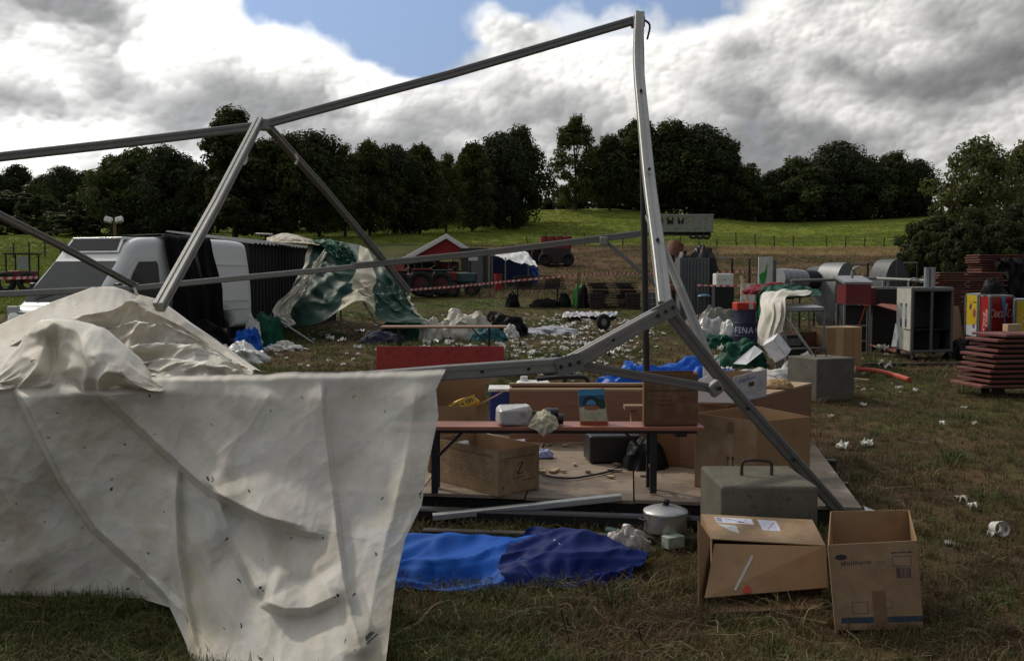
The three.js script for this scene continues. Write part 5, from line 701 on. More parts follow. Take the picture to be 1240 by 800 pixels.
  part('aerial', rod([new THREE.Vector3(-0.15, 2.3, 1.75), new THREE.Vector3(-0.15, 2.5, 1.9)], 0.008, 5), BLACK_PAINT, van);
  van.position.copy(V(-9.33, 0.0, 18.34)); van.rotation.y = Math.atan2(0.34, -0.94); van.updateMatrixWorld();
  // black sheeting blown over it
  const drape = (label, s0, s1, low0, low1, seed) => { const t = thing('black_sheeting', label, 'plastic sheet'), gg = sheet(40, 60, (u, v) => { const a = lerp(s0, s1, u) + (v > 0.35 ? (v - 0.35) * 0.3 * (u - 0.2) : 0), cut = 0.34, wv = 0.03 + 0.05 * (1 + N2(u * 2.6 + seed, v * 1.2)) + 0.02 * Math.abs(N2(u * 5 + seed, v * 1.6)); let x, y; if (v < cut) { x = lerp(0.3, -0.9, v / cut); y = 2.53 + wv * 0.4; } else { const q = (v - cut) / (1 - cut); y = lerp(2.52, lerp(low0, low1, u), q) ; x = sideX(Math.min(y, 2.45), 0.02 + wv * (0.6 + q * 1.6)); } return van.localToWorld(new THREE.Vector3(x, y, a + 0.03 * N2(v * 4 + seed, u * 2))); }); part('sheet', gg, BLACK_FILM, t); };
  drape('black plastic sheet hanging over the van side behind the cab door', 2.5, 3.42, 0.35, 0.3, 3); drape('narrower black plastic sheet hanging over the van before its rear panel', 3.56, 4.06, 0.4, 0.45, 9);
  const t = thing('black_sheeting', 'black plastic sheet fallen in a pile beside the van wheel', 'plastic sheet'); part('sheet', put(heap(0.7, 0.55, 0.5, 31, 0.4, 50, 20, 1.6), -6.9, 0.0, 20.6), BLACK_FILM, t);
}
// ------------------------------------------------------------------ dark corrugated container behind the van
{
  const t = thing('corrugated_container', 'dark corrugated metal container standing in line behind the white van', 'container'), mt = M('dark_corrugated', [0.012, 0.012, 0.016], 0.75, { map: ['mottle', 1.4] });
  const a = [-6.78, 24.1], b = [-5.85, 31.0], h = 2.5, ux = b[0] - a[0], ud = b[1] - a[1], L = Math.hypot(ux, ud), nx = -ud / L, nd = ux / L, corr = (p, q, y0, y1, amp, n) => { const rows = [[], []]; for (let i = 0; i <= n * 4; i++) { const f = i / (n * 4), o = [0, 0, 1, 1][i % 4] * amp, x = lerp(p[0], q[0], f), d = lerp(p[1], q[1], f); rows[0].push(V(x + nx * o, y0, d + nd * o)); rows[1].push(V(x + nx * o, y1, d + nd * o)); } const pos = []; for (let i = 0; i < n * 4; i++) for (const v of [rows[0][i], rows[0][i + 1], rows[1][i + 1], rows[0][i], rows[1][i + 1], rows[1][i]]) pos.push(v.x, v.y, v.z); const g = new THREE.BufferGeometry(); g.setAttribute('position', new THREE.Float32BufferAttribute(pos, 3)); g.computeVertexNormals(); return g; };
  const y0 = 0.06; part('side_wall', corr(a, b, y0, h, 0.06, 30), mt, t); const a2 = [a[0] + nx * 2.3, a[1] + nd * 2.3], b2 = [b[0] + nx * 2.3, b[1] + nd * 2.3]; part('side_wall', corr(a2, b2, y0, h, 0.06, 30), mt, t);
  for (const [p, q] of [[a, a2], [b, b2]]) part('end_wall', slab([V(p[0], y0, p[1]), V(q[0], y0, q[1]), V(q[0], h + 0.2, q[1]), V(p[0], h, p[1])], 0.04), mt, t);
  const roofRows = [], nC = 26; for (let i = 0; i <= nC * 4; i++) { const f = i / (nC * 4), o = [0, 0, 1, 1][i % 4] * 0.035; roofRows.push([V(lerp(a[0], b[0], f) - nx * 0.12, h - 0.01 + o, lerp(a[1], b[1], f) - nd * 0.12), V(lerp(a2[0], b2[0], f), h + 0.32 + o, lerp(a2[1], b2[1], f))]); }
  { const pos = []; for (let i = 0; i < roofRows.length - 1; i++) { const [A, B] = roofRows[i], [D, C] = roofRows[i + 1]; for (const v of [A, D, C, A, C, B]) pos.push(v.x, v.y, v.z); } const g = new THREE.BufferGeometry(); g.setAttribute('position', new THREE.Float32BufferAttribute(pos, 3)); g.computeVertexNormals(); part('roof', g, M('blue_grey_roof', [0.035, 0.036, 0.055], 0.5, { map: ['mottle', 1.2] }), t); }
}
// ------------------------------------------------------------------ collapsed green and cream tent
const STRIPE = printMat('green_cream_canvas', 1024, 512, '#b5b09d', (g, w, h, r) => { g.fillStyle = '#0d3d30'; for (const [a, b, k] of [[0.06, 0.46, -0.1], [0.55, 0.9, 0.1]]) { g.beginPath(); g.moveTo(a * w, 0); g.lineTo(b * w, 0); g.lineTo((b + k) * w, h); g.lineTo((a + k) * w, h); g.fill(); } g.fillStyle = '#0f3f36'; g.fillRect(0.3 * w, 0.55 * h, 0.14 * w, 0.2 * h); for (let i = 0; i < 300; i++) { g.fillStyle = `rgba(40,36,28,${r() * 0.06})`; g.fillRect(r() * w, r() * h, r() * 80, 2 + r() * 20); } }, 0.6);
{
  const t = thing('striped_tent', 'collapsed green and cream striped tent slumped against the dark container', 'tent');
  const crump = (k) => (p, u, v) => { const m = Math.sin(Math.PI * clamp(v)) * 0.7 + 0.3; p.y += k * 0.16 * m * (0.5 - Math.abs(N2(u * 5 + v * 2, v * 2.2 + k))); p.z += k * 0.3 * m * (N2(u * 7 + 2, v * 2.5) * 0.5 + 0.5 - Math.abs(N2(u * 4 - v * 3, v * 1.5 + 4))); p.x += k * 0.08 * N2(u * 5, v * 5 + 8); return p; };
  part('roof_sheet', patchSheet([[[372, 291, 26.4], [405, 292, 26.2], [440, 299, 25.8], [472, 320, 25.2], [488, 340, 25]], [[366, 325, 25.2], [402, 324, 25], [442, 333, 24.6], [477, 348, 24.4], [497, 362, 24.2]], [[348, 360, 24.6], [392, 358, 24.2], [436, 352, 24.2], [471, 370, 23.8], [508, 380, 23.8]], [[336, 396, 24.1], [386, 391, 23.7], [440, 364, 23.6], [463, 388, 23.4], [520, 390, 23.3]]].map((r) => r.map((q) => at(...q))), 90, 60, crump(0.6)), STRIPE, t);
  part('roof_flap', patchSheet([[[322, 288, 26.6], [345, 282, 27], [378, 290, 26.8], [408, 292, 26.4]], [[324, 292, 26.0], [350, 289, 26.2], [383, 294, 26], [416, 302, 25.6]], [[332, 294, 25.8], [360, 294, 25.8], [394, 299, 25.4], [422, 316, 24.9]]].map((r) => r.map((q) => at(...q))), 50, 24, crump(0.35)), M('cream_canvas', [0.5, 0.46, 0.37], 0.75, { map: ['grime', 1.4] }), t);
  part('green_fold', patchSheet([[[372, 291, 26], [402, 290, 25.8], [425, 300, 25.5]], [[392, 300, 25.4], [412, 304, 25.2], [432, 318, 25]], [[408, 318, 25], [422, 330, 24.8], [440, 345, 24.6]]].map((r) => r.map((q) => at(...q))), 34, 24, crump(0.6)), GREEN_PVC, t);
  part('cream_side', patchSheet([[[392, 304, 24.6], [397, 306, 24.5]], [[362, 342, 24.2], [374, 345, 24]], [[330, 376, 23.9], [352, 380, 23.6]], [[345, 397, 23.5], [358, 392, 23.4]]].map((r) => r.map((q) => at(...q))), 24, 34, crump(0.4)), CREAM_PVC, t);
  part('tent_pole', rod([at(334, 386, 23.8), at(394, 302, 24.9)], 0.03, 8), ALU_DULL, t); part('tent_pole', rod([at(310, 283, 27), at(330, 284, 26.6)], 0.03, 8), ALU_DULL, t); part('tent_pole', rod([at(412, 360, 23.9), at(413, 398, 23.9)], 0.025, 8), ALU_DULL, t); part('tent_pole', rod([at(332, 384, 23.6), V(xAt(380, 22.6), 0.02, 22.6)], 0.03, 8), ALU_DULL, t); part('tent_pole', rod([at(440, 366, 23.8), at(456, 392, 23.6)], 0.025, 8), ALU_DULL, t);
  const hp = (name, label, cat, mat, px, d, rx, h, rz, seed, rough = 0.45) => { const p = gAt(px, d); return single(name, put(heap(rx, h, rz, seed, rough, 44, 16), p.x, p.y, d), mat, label, cat); };
  hp('green_canvas_heap', 'green canvas crumpled on the ground at the foot of the striped tent', 'canvas', GREEN_PVC, 498, 24.4, 0.85, 0.45, 0.5, 41); hp('cream_canvas_heap', 'cream canvas heaped on the grass beyond the beer table', 'canvas', CREAM_PVC, 562, 24.2, 0.75, 0.6, 0.5, 42); hp('cream_canvas_heap', 'round bundle of cream canvas lying on the green canvas', 'canvas', CREAM_PVC, 522, 23.9, 0.32, 0.5, 0.3, 43, 0.3); hp('teal_canvas_heap', 'teal cloth bundle beside the heaped cream canvas', 'canvas', M('teal_cloth', [0.012, 0.1, 0.11], 0.7), 592, 23.6, 0.42, 0.3, 0.3, 44); hp('bin_bag', 'black rubbish bags piled behind the teal cloth bundle', 'bag', BIN_BAG, 604, 25.2, 0.75, 0.5, 0.5, 45); hp('white_bag', 'white plastic bag next to the black rubbish bags', 'bag', WHITE_PLASTIC, 618, 24.6, 0.2, 0.28, 0.18, 46); hp('dark_cloth_heap', 'dark blue cloth under the edge of the striped tent', 'cloth', M('navy_cloth', [0.02, 0.022, 0.05], 0.8), 462, 22.8, 0.5, 0.25, 0.3, 47);
  hp('blue_bag', 'bright blue plastic bag beside the van rear wheel', 'bag', BLUE_PVC, 300, 20.4, 0.3, 0.45, 0.25, 51); hp('white_cloth', 'white cloth lying over the blue bag by the wheel', 'cloth', PAPER, 306, 20.9, 0.2, 0.62, 0.15, 52); hp('green_canvas_heap', 'green canvas piled against the van rear corner', 'canvas', GREEN_PVC, 322, 21.2, 0.42, 0.68, 0.3, 53); hp('white_sheet_heap', 'white plastic sheet spread on the grass behind the tarpaulin mound', 'sheet', WHITE_PLASTIC, 290, 17.8, 0.5, 0.28, 0.35, 54, 0.6); hp('white_paper_heap', 'sheaf of white paper on the grass near the van', 'paper', PAPER, 344, 20.6, 0.4, 0.14, 0.25, 55, 0.6);
}
// ------------------------------------------------------------------ beer table and red table top
function beerTable(name, label, cat, c, len, wd, h, turn, mat, group, y0) {
  const t = thing(name, label, cat, group); t.userData.placed = 1; part('table_top', box(len, 0.03, wd, 0, h - 0.015, 0, 0, 0.006), mat, t);
  for (const s of [-1, 1]) { for (const z of [-1, 1]) part('leg', bar([new THREE.Vector3(s * len * 0.36, h - 0.03, z * wd * 0.36), new THREE.Vector3(s * len * 0.36, 0, z * wd * 0.36)], 0.04, 0.03, Z3), BLACK_PAINT, t); part('crossbar', bar([new THREE.Vector3(s * len * 0.36, h * 0.25, -wd * 0.36), new THREE.Vector3(s * len * 0.36, h * 0.25, wd * 0.36)], 0.025, 0.025), BLACK_PAINT, t); part('brace', bar([new THREE.Vector3(s * len * 0.36, h * 0.55, 0), new THREE.Vector3(s * len * 0.22, h - 0.035, 0)], 0.025, 0.02), BLACK_PAINT, t); }
  t.position.set(c.x, c.y + (y0 ?? 0), c.z); t.rotation.y = turn; return t;
}
beerTable('beer_table', 'folding beer table with brown top and black trestle legs behind the red board', 'table', gAt(538, 16.4), 2.2, 0.5, 0.78, 0.02, PLY);
{ const t = thing('red_table_top', 'worn red table top standing on its long edge in the grass', 'table top'), p = gAt(533, 15.6); const g = box(2.14, 0.46, 0.03, 0, 0, 0, 0, 0.008); g.rotateX(-0.12); g.rotateY(0.01); g.translate(p.x, 0.235, p.z); part('board', g, M('red_paint', [0.36, 0.03, 0.022], 0.55, { map: ['grime', 0.5] }), t); for (const s of [-0.75, 0.75]) part('batten', box(0.05, 0.36, 0.03, p.x + s, 0.235, p.z - 0.035), PLY, t); }
{ const hp = (name, label, cat, mat, px, d, rx, h, rz, seed, rough = 0.35) => { const p = gAt(px, d); return single(name, put(heap(rx, h, rz, seed, rough, 40, 16), p.x, p.y, d), mat, label, cat); };
  hp('bin_bag', 'shiny black rubbish bag on the littered grass above the fallen eaves beam', 'bag', BIN_BAG, 672, 15.6, 0.32, 0.26, 0.22, 61); hp('bin_bag', 'small black bag lying beside the red table top', 'bag', BIN_BAG, 622, 15.3, 0.16, 0.2, 0.14, 62); hp('grey_bundle', 'grey bundle under the right end of the beer table', 'bundle', M('grey_cloth', [0.2, 0.22, 0.26], 0.8), 588, 17.2, 0.28, 0.2, 0.2, 63); hp('dark_bundle', 'dark bundle beside the right leg of the beer table', 'bundle', BIN_BAG, 604, 17.0, 0.26, 0.14, 0.2, 64); }
// ------------------------------------------------------------------ stacks of folded tables in the middle of the field
function tableStack(group, base, n, len, wd, turn, step, jitter, seed, mats, label, dx = 0) {
  const r = rng(seed); let y = base.y; for (let k = 0; k < n; k++) { const t = thing('folded_table', label, 'folded table', group); t.userData.placed = 1; const th = 0.036; part('table_top', box(len, th, wd, 0, step - th / 2, 0, 0, 0.006), mats[Math.floor(r() * mats.length)], t); for (const s of [-1, 1]) part('folded_leg', box(len * 0.3, step - th - 0.006, wd * 0.7, s * len * 0.27, (step - th) / 2, 0), BLACK_PAINT, t); t.position.set(base.x + (r() - 0.5) * jitter + dx * (k / n), y, base.z + (r() - 0.5) * jitter * 0.4); t.rotation.y = turn + (r() - 0.5) * 0.06; y += step + 0.002; } return y;
}
const DARK_WOOD = M('dark_table_wood', [0.034, 0.022, 0.017], 0.7, { map: ['grain', 0.9] }), RED_EDGE = M('red_brown_table', [0.16, 0.045, 0.034], 0.6, { map: ['grain', 0.8] }), RED_EDGE2 = M('worn_red_table', [0.22, 0.08, 0.058], 0.65, { map: ['grain', 0.8] });
{
  const p1 = gAt(651, 37); beerTable('trestle_table', 'trestle table carrying a dark stack of folded tables, littered grass before it', 'table', p1, 2.2, 0.6, 0.72, 0.02, DARK_WOOD);
  tableStack('dark tables stacked on the trestle table', p1.clone().add(new THREE.Vector3(0.05, 0.725, 0)), 8, 2.0, 0.5, 0.02, 0.06, 0.1, 3, [DARK_WOOD], 'dark folded table in the stack on the trestle table');
  const hp = (name, label, cat, mat, px, d, rx, h, rz, seed, flat) => { const p = gAt(px, d); return single(name, put(heap(rx, h, rz, seed, 0.3, 30, 14, flat ?? 2.6), p.x, p.y, d), mat, label, cat); };
  hp('bin_bag', 'full black rubbish bag under the left end of the trestle table', 'bag', BIN_BAG, 620, 36.8, 0.28, 0.5, 0.25, 71); hp('bin_bag', 'full black rubbish bag under the right end of the trestle table', 'bag', BIN_BAG, 684, 36.8, 0.26, 0.5, 0.25, 72); hp('bin_bag', 'low black bags beneath the middle of the trestle table', 'bag', BIN_BAG, 660, 36.8, 0.6, 0.3, 0.3, 73);
  const p2 = gAt(742, 36.5); let y = tableStack('brown tables stacked on the ground by the green sack', p2, 11, 2.0, 0.55, 0.0, 0.062, 0.16, 5, [DARK_WOOD, PLY], 'brown folded table in the ground stack by the green sack'); 
  for (const [px, lab] of [[722, 'wooden crate standing before the brown table stack near the green sack'], [766, 'wooden crate standing before the far end of the brown table stack']]) { const t = thing('slatted_crate', lab, 'crate'), c = gAt(px, 35.9); for (let k = 0; k < 5; k++) part('slat', box(0.55, 0.1, 0.04, c.x, c.y + 0.06 + k * 0.125, c.z + 0.2), DARK_WOOD, t); part('crate_body', box(0.53, 0.62, 0.34, c.x, c.y + 0.31, c.z), DARK_WOOD, t); }
  tableStack('dark tables on top of the brown stack', V(p2.x, y + 0.002, 36.5), 4, 1.9, 0.55, 0.03, 0.062, 0.25, 8, [DARK_WOOD], 'dark folded table on top of the brown stack');
  hp('green_sack', 'bright green plastic sack between the two stacks of tables', 'sack', M('green_film', [0.05, 0.3, 0.04], 0.5), 701, 36.9, 0.24, 0.75, 0.22, 75, 2.6); hp('bin_bag', 'dark sack leaning by the green sack', 'bag', BIN_BAG, 706, 36.3, 0.22, 0.8, 0.2, 76);
  // banner, wheel, cloth on the ground
  const ban = printMat('banner_print', 512, 96, '#c3c7d2', (g, w, h, r) => { g.fillStyle = '#4f577a'; g.font = 'bold 58px sans-serif'; g.fillText('FEST', 24, 66); inkRows(g, 190, 30, 200, 3, 18, '#5c6488', r, 0.2); g.fillStyle = '#7a86a8'; g.fillRect(420, 10, 70, 70); });
  const b = thing('fallen_banner', 'white printed banner lying crumpled on the littered grass', 'banner'); part('cloth', patchSheet([[680, 372, 31.8], [714, 370, 31.9], [748, 367, 32]].length ? [[gAt(684, 32.4), gAt(714, 32.6), gAt(748, 32.8)], [gAt(682, 31.4), gAt(714, 31.6), gAt(747, 31.9)], [gAt(680, 30.2), gAt(712, 30.6), gAt(744, 31.0)]].map((r) => r.map((p) => p.add(new THREE.Vector3(0, 0.08, 0)))) : [], 50, 12, (p, u, v) => { p.y += 0.1 * Math.abs(N2(u * 6, v * 2)) + 0.03; return p; }, [1, 1]), ban, b);
  const w = gAt(731, 27); const wt = thing('spare_tyre', 'loose black tyre standing on the littered grass', 'tyre'); part('tyre', new THREE.TorusGeometry(0.17, 0.075, 12, 26).rotateY(0.5).translate(w.x, w.y + 0.245, w.z), RUBBER, wt); part('hub', cyl(0.1, 0.1, 0.06, 0, 0, 0, 16).rotateX(Math.PI / 2).rotateY(0.5).translate(w.x, w.y + 0.245, w.z), M('steel_hub', [0.3, 0.3, 0.3], 0.5, { metal: 0.6 }), wt);
  const c2 = gAt(668, 26); single('printed_cloth', put(heap(0.75, 0.16, 0.45, 81, 0.6, 44, 14), c2.x, c2.y, 26), M('blue_white_cloth', [0.42, 0.43, 0.5], 0.9, { map: ['grime', 0.4] }), 'pale blue and white cloth lying on the littered grass', 'cloth');
}
// ------------------------------------------------------------------ paper litter
{
  const kinds = [1, 2, 3, 4].map((s) => { const r = rng(s * 9); return sheet(7, 5, (u, v) => new THREE.Vector3((u - 0.5) * 0.2 + 0.03 * N2(v * 3, s), 0.012 + 0.15 * Math.abs(N2(u * 1.6 + s * 5, v * 1.6)) + 0.03 * Math.abs(N2(u * 5, v * 5 + s)), (v - 0.5) * 0.17 + 0.03 * N2(u * 3, s + 4))); });
  const r = rng(505), place = (x, d, s, label, group) => { const m = new THREE.Mesh(kinds[Math.floor(r() * 4)], r() < 0.45 ? PAPER : r() < 0.6 ? DIRTY_PAPER : WHITE_PLASTIC); m.name = nm('paper_scrap'); m.castShadow = m.receiveShadow = true; m.position.set(x, groundY(x, d), -d); m.rotation.set((r() - 0.5) * 0.25, r() * 6.28, (r() - 0.5) * 0.25); m.scale.setScalar(s); scene.add(m); tag(m, label, 'paper', group); };
  for (let k = 0; k < 225; k++) { const d = 17 + Math.pow(r(), 0.8) * 15, px = 596 + r() * 190 + (r() - 0.5) * 40; place(xAt(px, d), d, 0.3 + r() * r() * 0.9, 'scrap of white paper on the littered ground between the table stacks and beam', 'paper scraps strewn before the table stacks'); }
  for (let k = 0; k < 22; k++) { const d = 19 + r() * 7, px = 380 + r() * 200; place(xAt(px, d), d, 0.5 + r() * 0.8, 'scrap of white paper on the grass around the beer table', 'paper scraps around the beer table'); }
  for (const [px, py, s] of [[1142, 512, 0.6], [1204, 650, 0.5], [1168, 493, 0.5], [1050, 538, 0.8], [1020, 540, 0.9], [1046, 489, 0.6], [1166, 607, 0.7], [1180, 616, 0.6], [1006, 503, 0.5], [1090, 474, 0.4], [1180, 512, 0.6], [1150, 659, 0.4], [1064, 622, 0.4]]) { const d = 1.6 * FOCAL / (py - 337) * 0.985; place(xAt(px, d), d, s * 0.62, 'scrap of white litter on the trampled grass right of the deck', 'litter on the grass right of the deck'); }
  for (let k = 0; k < 30; k++) { const d = 15 + r() * 9, px = 840 + r() * 260; place(xAt(px, d), d, 0.5 + r() * 0.8, 'scrap of white paper among the catering debris near the oil drum', 'paper scraps among the catering debris'); }
  { const g = kinds[1].clone(); scatter('tiny_paper_litter', 'countless small white paper scraps trodden into the field', 'litter', g, PAPER, 520, (i, o, c) => { const a = r() < 0.42, d = a ? 15.5 + r() * 18 : 13 + r() * 20, px = a ? 590 + (r() + r()) * 105 : 330 + r() * 780, x = xAt(px, d); o.position.set(x, groundY(x, d), -d); o.rotation.set((r() - 0.5) * 0.4, r() * 6.28, (r() - 0.5) * 0.4); o.scale.setScalar(0.16 + r() * 0.3); c.setRGB(1, 1, 1); return true; }); }
  // by the pot: bag, cartons
  const b = gAt(765, 5.35); single('white_carrier_bag', put(heap(0.13, 0.1, 0.09, 91, 0.6, 36, 12), xAt(762, 5.4), groundY(0.6, 5.4), 5.42), M('thin_white_film', [0.5, 0.47, 0.44], 0.5, { trans: 0.3 }), 'crumpled whitish carrier bag on the grass between blue sheet and pot', 'bag');
  single('green_packet', box(0.11, 0.02, 0.07, xAt(728, 5.5), 0.03, -5.5, 0.4, 0.004), M('green_print', [0.16, 0.28, 0.16], 0.6, { map: ['grime', 0.1] }), 'flat pale green packet on the grass beside the carrier bag', 'packet'); single('green_bottle', rod([V(xAt(735, 5.65), 0.05, 5.65), V(xAt(750, 5.6), 0.05, 5.6)], 0.03, 12), M('green_glass', [0.012, 0.05, 0.03], 0.15), 'dark green bottle lying behind the green packet', 'bottle'); single('drink_carton', box(0.12, 0.07, 0.07, xAt(815, 5.45), 0.045, -5.45, 0.5, 0.004), M('white_green_print', [0.36, 0.42, 0.36], 0.6, { map: ['grime', 0.1] }), 'small white and green drink carton on the grass below the pot', 'carton');
  single('plastic_cup', lathe([[0.035, 0], [0.045, 0.1], [0.047, 0.1], [0.046, 0.104]], 18).rotateX(1.4).translate(xAt(1204, 5.75), 0.05, -5.75), WHITE_PLASTIC, 'white plastic cup lying on the bare brown grass', 'cup'); single('plastic_cup', lathe([[0.035, 0], [0.045, 0.1], [0.047, 0.1], [0.046, 0.104]], 18).rotateZ(1.3).translate(xAt(1062, 6.0), 0.05, -6.0), WHITE_PLASTIC, 'white plastic cup lying at the corner of the plywood deck', 'cup');
  // cable and twigs in the front grass
  const gp = (px, py) => { const d = 1.6 * FOCAL / (py - 337) * 0.985, x = xAt(px, d); return V(x, groundY(x, d) + 0.02, d); };
  single('ground_cable', rod(curve([[463, 790], [482, 772], [505, 760], [528, 735], [546, 731], [553, 745], [560, 757], [580, 759], [605, 757], [628, 747], [645, 742], [672, 742]].map(([a, b]) => gp(a, b)), 70), 0.008, 6), M('brown_cable', [0.12, 0.09, 0.06], 0.7), 'brown cable snaking through the grass before the blue sheet', 'cable');
  for (const [px, py, h] of [[685, 778, 0.13], [778, 790, 0.09], [690, 770, 0.07]]) { const p = gp(px, py); single('dry_twig', rod(curve([p.clone().add(new THREE.Vector3(0.015, -0.02, 0)), p.clone().add(new THREE.Vector3(-0.01, h * 0.6, 0)), p.clone().add(new THREE.Vector3(-0.02, h, 0.01))], 6), 0.003, 5), STEEL_DARK, 'dark dry weed stalk standing in the front grass', 'twig', 'dry stalks in the front grass'); }
}
// ------------------------------------------------------------------ right-hand debris: drum, frame, crates, catering machines
const GALV = M('galvanised_sheet', [0.36, 0.37, 0.38], 0.5, { metal: 0.5, map: ['galv', 0.9] }), GREY_PANEL = M('grey_panel', [0.13, 0.14, 0.145], 0.6, { map: ['mottle', 0.9] }), RED_PANEL = M('red_panel', [0.13, 0.008, 0.01], 0.45), BLACK_IN = M('dark_interior', [0.012, 0.012, 0.013], 0.8);
{
  // oil drum
  const p = gAt(903, 21.2), t = thing('oil_drum', 'dark blue oil drum with white FINA lettering among the debris', 'drum'), R = 0.29, h = 0.88;
  const pm = printMat('drum_print', 1024, 512, '#101a3a', (g, w, hh) => { g.fillStyle = '#aab4c8'; g.font = 'bold 112px sans-serif'; g.save(); g.translate(520, 300); g.fillText('FINA', 0, 0); g.strokeStyle = '#aab4c8'; g.lineWidth = 9; g.beginPath(); g.arc(318, -42, 24, 0, 7); g.stroke(); g.beginPath(); g.arc(318, -42, 8, 0, 7); g.stroke(); g.beginPath(); g.arc(-40, -40, 26, -1.2, 1.2); g.stroke(); g.restore(); g.fillStyle = 'rgba(70,50,40,0.3)'; for (let i = 0; i < 40; i++) g.fillRect((i * 137) % w, (i * 71) % hh, 30, 6); }, 0.45);
  const wall = new THREE.CylinderGeometry(R, R, h, 40, 1, true); wall.rotateY(Math.PI - 1.3); wall.translate(p.x, p.y + h / 2, p.z); part('shell', wall, pm, t);
  for (const y of [0.02, 0.3, 0.59, 0.87]) part('hoop', new THREE.TorusGeometry(R + 0.002, 0.012, 8, 40).rotateX(Math.PI / 2).translate(p.x, p.y + y, p.z), M('drum_blue', [0.012, 0.018, 0.06], 0.45), t); part('lid', cyl(R - 0.01, R - 0.01, 0.02, p.x, p.y + h - 0.03, p.z, 32), M('drum_blue', [0.012, 0.018, 0.06], 0.45), t);
  const c = thing('red_crate', 'bright red plastic crate standing on top of the blue drum', 'crate'); part('body', box(0.5, 0.17, 0.34, p.x - 0.02, p.y + h + 0.087, p.z, 0.1, 0.02), M('bright_red', [0.5, 0.03, 0.012], 0.5), c); part('label', box(0.1, 0.12, 0.006, p.x + 0.07, p.y + h + 0.088, p.z + 0.176, 0.1), PAPER, c);
}
{ // scaffold frame table with cloth over it
  const t = thing('steel_frame_table', 'grey steel tube frame with a metal shelf, cloths slung over it', 'frame'), d0 = 15.6, d1 = 16.6, fx = (px) => xAt(px, d0, 0.6), A = V(fx(952), 0, d0), B = V(fx(1004), 0, d0 + 0.25), C = V(fx(1012), 0, d1 + 0.4), D = V(fx(960) + 0.05, 0, d1), H = 1.08, up = (q, y) => q.clone().add(new THREE.Vector3(0, y, 0)), tb = M('steel_tube', [0.22, 0.22, 0.22], 0.5, { metal: 0.6 });
  for (const q of [A, B, C, D]) part('upright', rod([q, up(q, H)], 0.022, 8), tb, t); for (const [a, b] of [[A, B], [B, C], [C, D], [D, A]]) { part('rail', rod([up(a, H - 0.02), up(b, H - 0.02)], 0.02, 8), tb, t); part('rail', rod([up(a, 0.42), up(b, 0.42)], 0.018, 8), tb, t); } part('shelf', slab([up(A, H + 0.03), up(B, H + 0.03), up(C, H + 0.07), up(D, H + 0.07)], 0.03), GALV, t); part('brace', rod([up(A, 0.95), up(B, 0.05)], 0.024, 8), M('bright_aluminium', [0.62, 0.64, 0.60], 0.4, { metal: 0.6, map: ['galv', 0.4] }), t);
  const cl = thing('cream_tarpaulin', 'cream canvas slung over the steel frame and hanging to the ground', 'tarpaulin'); part('cloth', patchSheet([[[925, 353, 17.4], [950, 350, 17.2], [985, 352, 17.1]], [[922, 362, 16.6], [942, 357, 16.4], [975, 358, 16.5]], [[920, 376, 16.1], [936, 368, 15.7], [951, 362, 15.5]], [[917, 396, 15.8], [932, 392, 15.5], [951, 380, 15.3]], [[916, 414, 15.6], [926, 418, 15.4], [948, 402, 15.3]]].map((r) => r.map((q) => at(...q))), 50, 60, (p, u, v) => { const k = sstep(0.35, 0.7, v); p.z += k * 0.16 * (0.4 - Math.abs(N2(u * 2.1, v * 0.8 + 3))); p.x += 0.03 * N2(u * 2, v * 2); p.y += 0.02 * N2(u * 3, v * 2); return p; }), CREAM_PVC, cl);
  const gr = thing('green_tarpaulin', 'green tarpaulin bundled over the back of the steel frame', 'tarpaulin'); part('cloth', patchSheet([[[930, 347, 18], [960, 345, 18], [988, 351, 17.9]], [[920, 352, 17.5], [950, 347, 17.5], [994, 355, 17.4]], [[916, 364, 17.3], [940, 356, 17.0], [990, 358, 16.9]], [[914, 392, 17.2], [925, 376, 16.9], [936, 364, 16.7]]].map((r) => r.map((q) => at(...q))), 44, 36, (p, u, v) => { p.y += 0.07 * (0.5 - Math.abs(N2(u * 5 + v, v * 4))); p.z += 0.1 * N2(u * 4, v * 3); return p; }), GREEN_PVC, gr);
  const rd = gAt(940, 19); single('red_cloth', put(heap(0.55, 0.2, 0.3, 23, 0.4, 36, 12), xAt(938, 18.2, 1.4), 1.28, 18.4), M('dark_red_cloth', [0.2, 0.012, 0.025], 0.8), 'dark red cloth lying on top of the green tarpaulin', 'cloth');
  const shelfBox = thing('red_brown_cabinet', 'red brown cabinet standing under the steel frame', 'cabinet'); part('body', box(0.38, 0.66, 0.4, fx(994), 0.335, -16.5, 0.2, 0.01), RUSTY, shelfBox); part('door', box(0.3, 0.55, 0.01, fx(994) - 0.04, 0.335, -16.29, 0.2), RUSTY, shelfBox);
  const dk = thing('dark_appliance', 'dark kitchen appliance inside the steel frame', 'appliance'); part('body', box(0.34, 0.62, 0.45, fx(968), 0.32, -16.1, 0.1, 0.02), BLACK_IN, dk); part('panel', box(0.28, 0.12, 0.012, fx(968) - 0.02, 0.52, -15.87, 0.1), GREY_PANEL, dk);
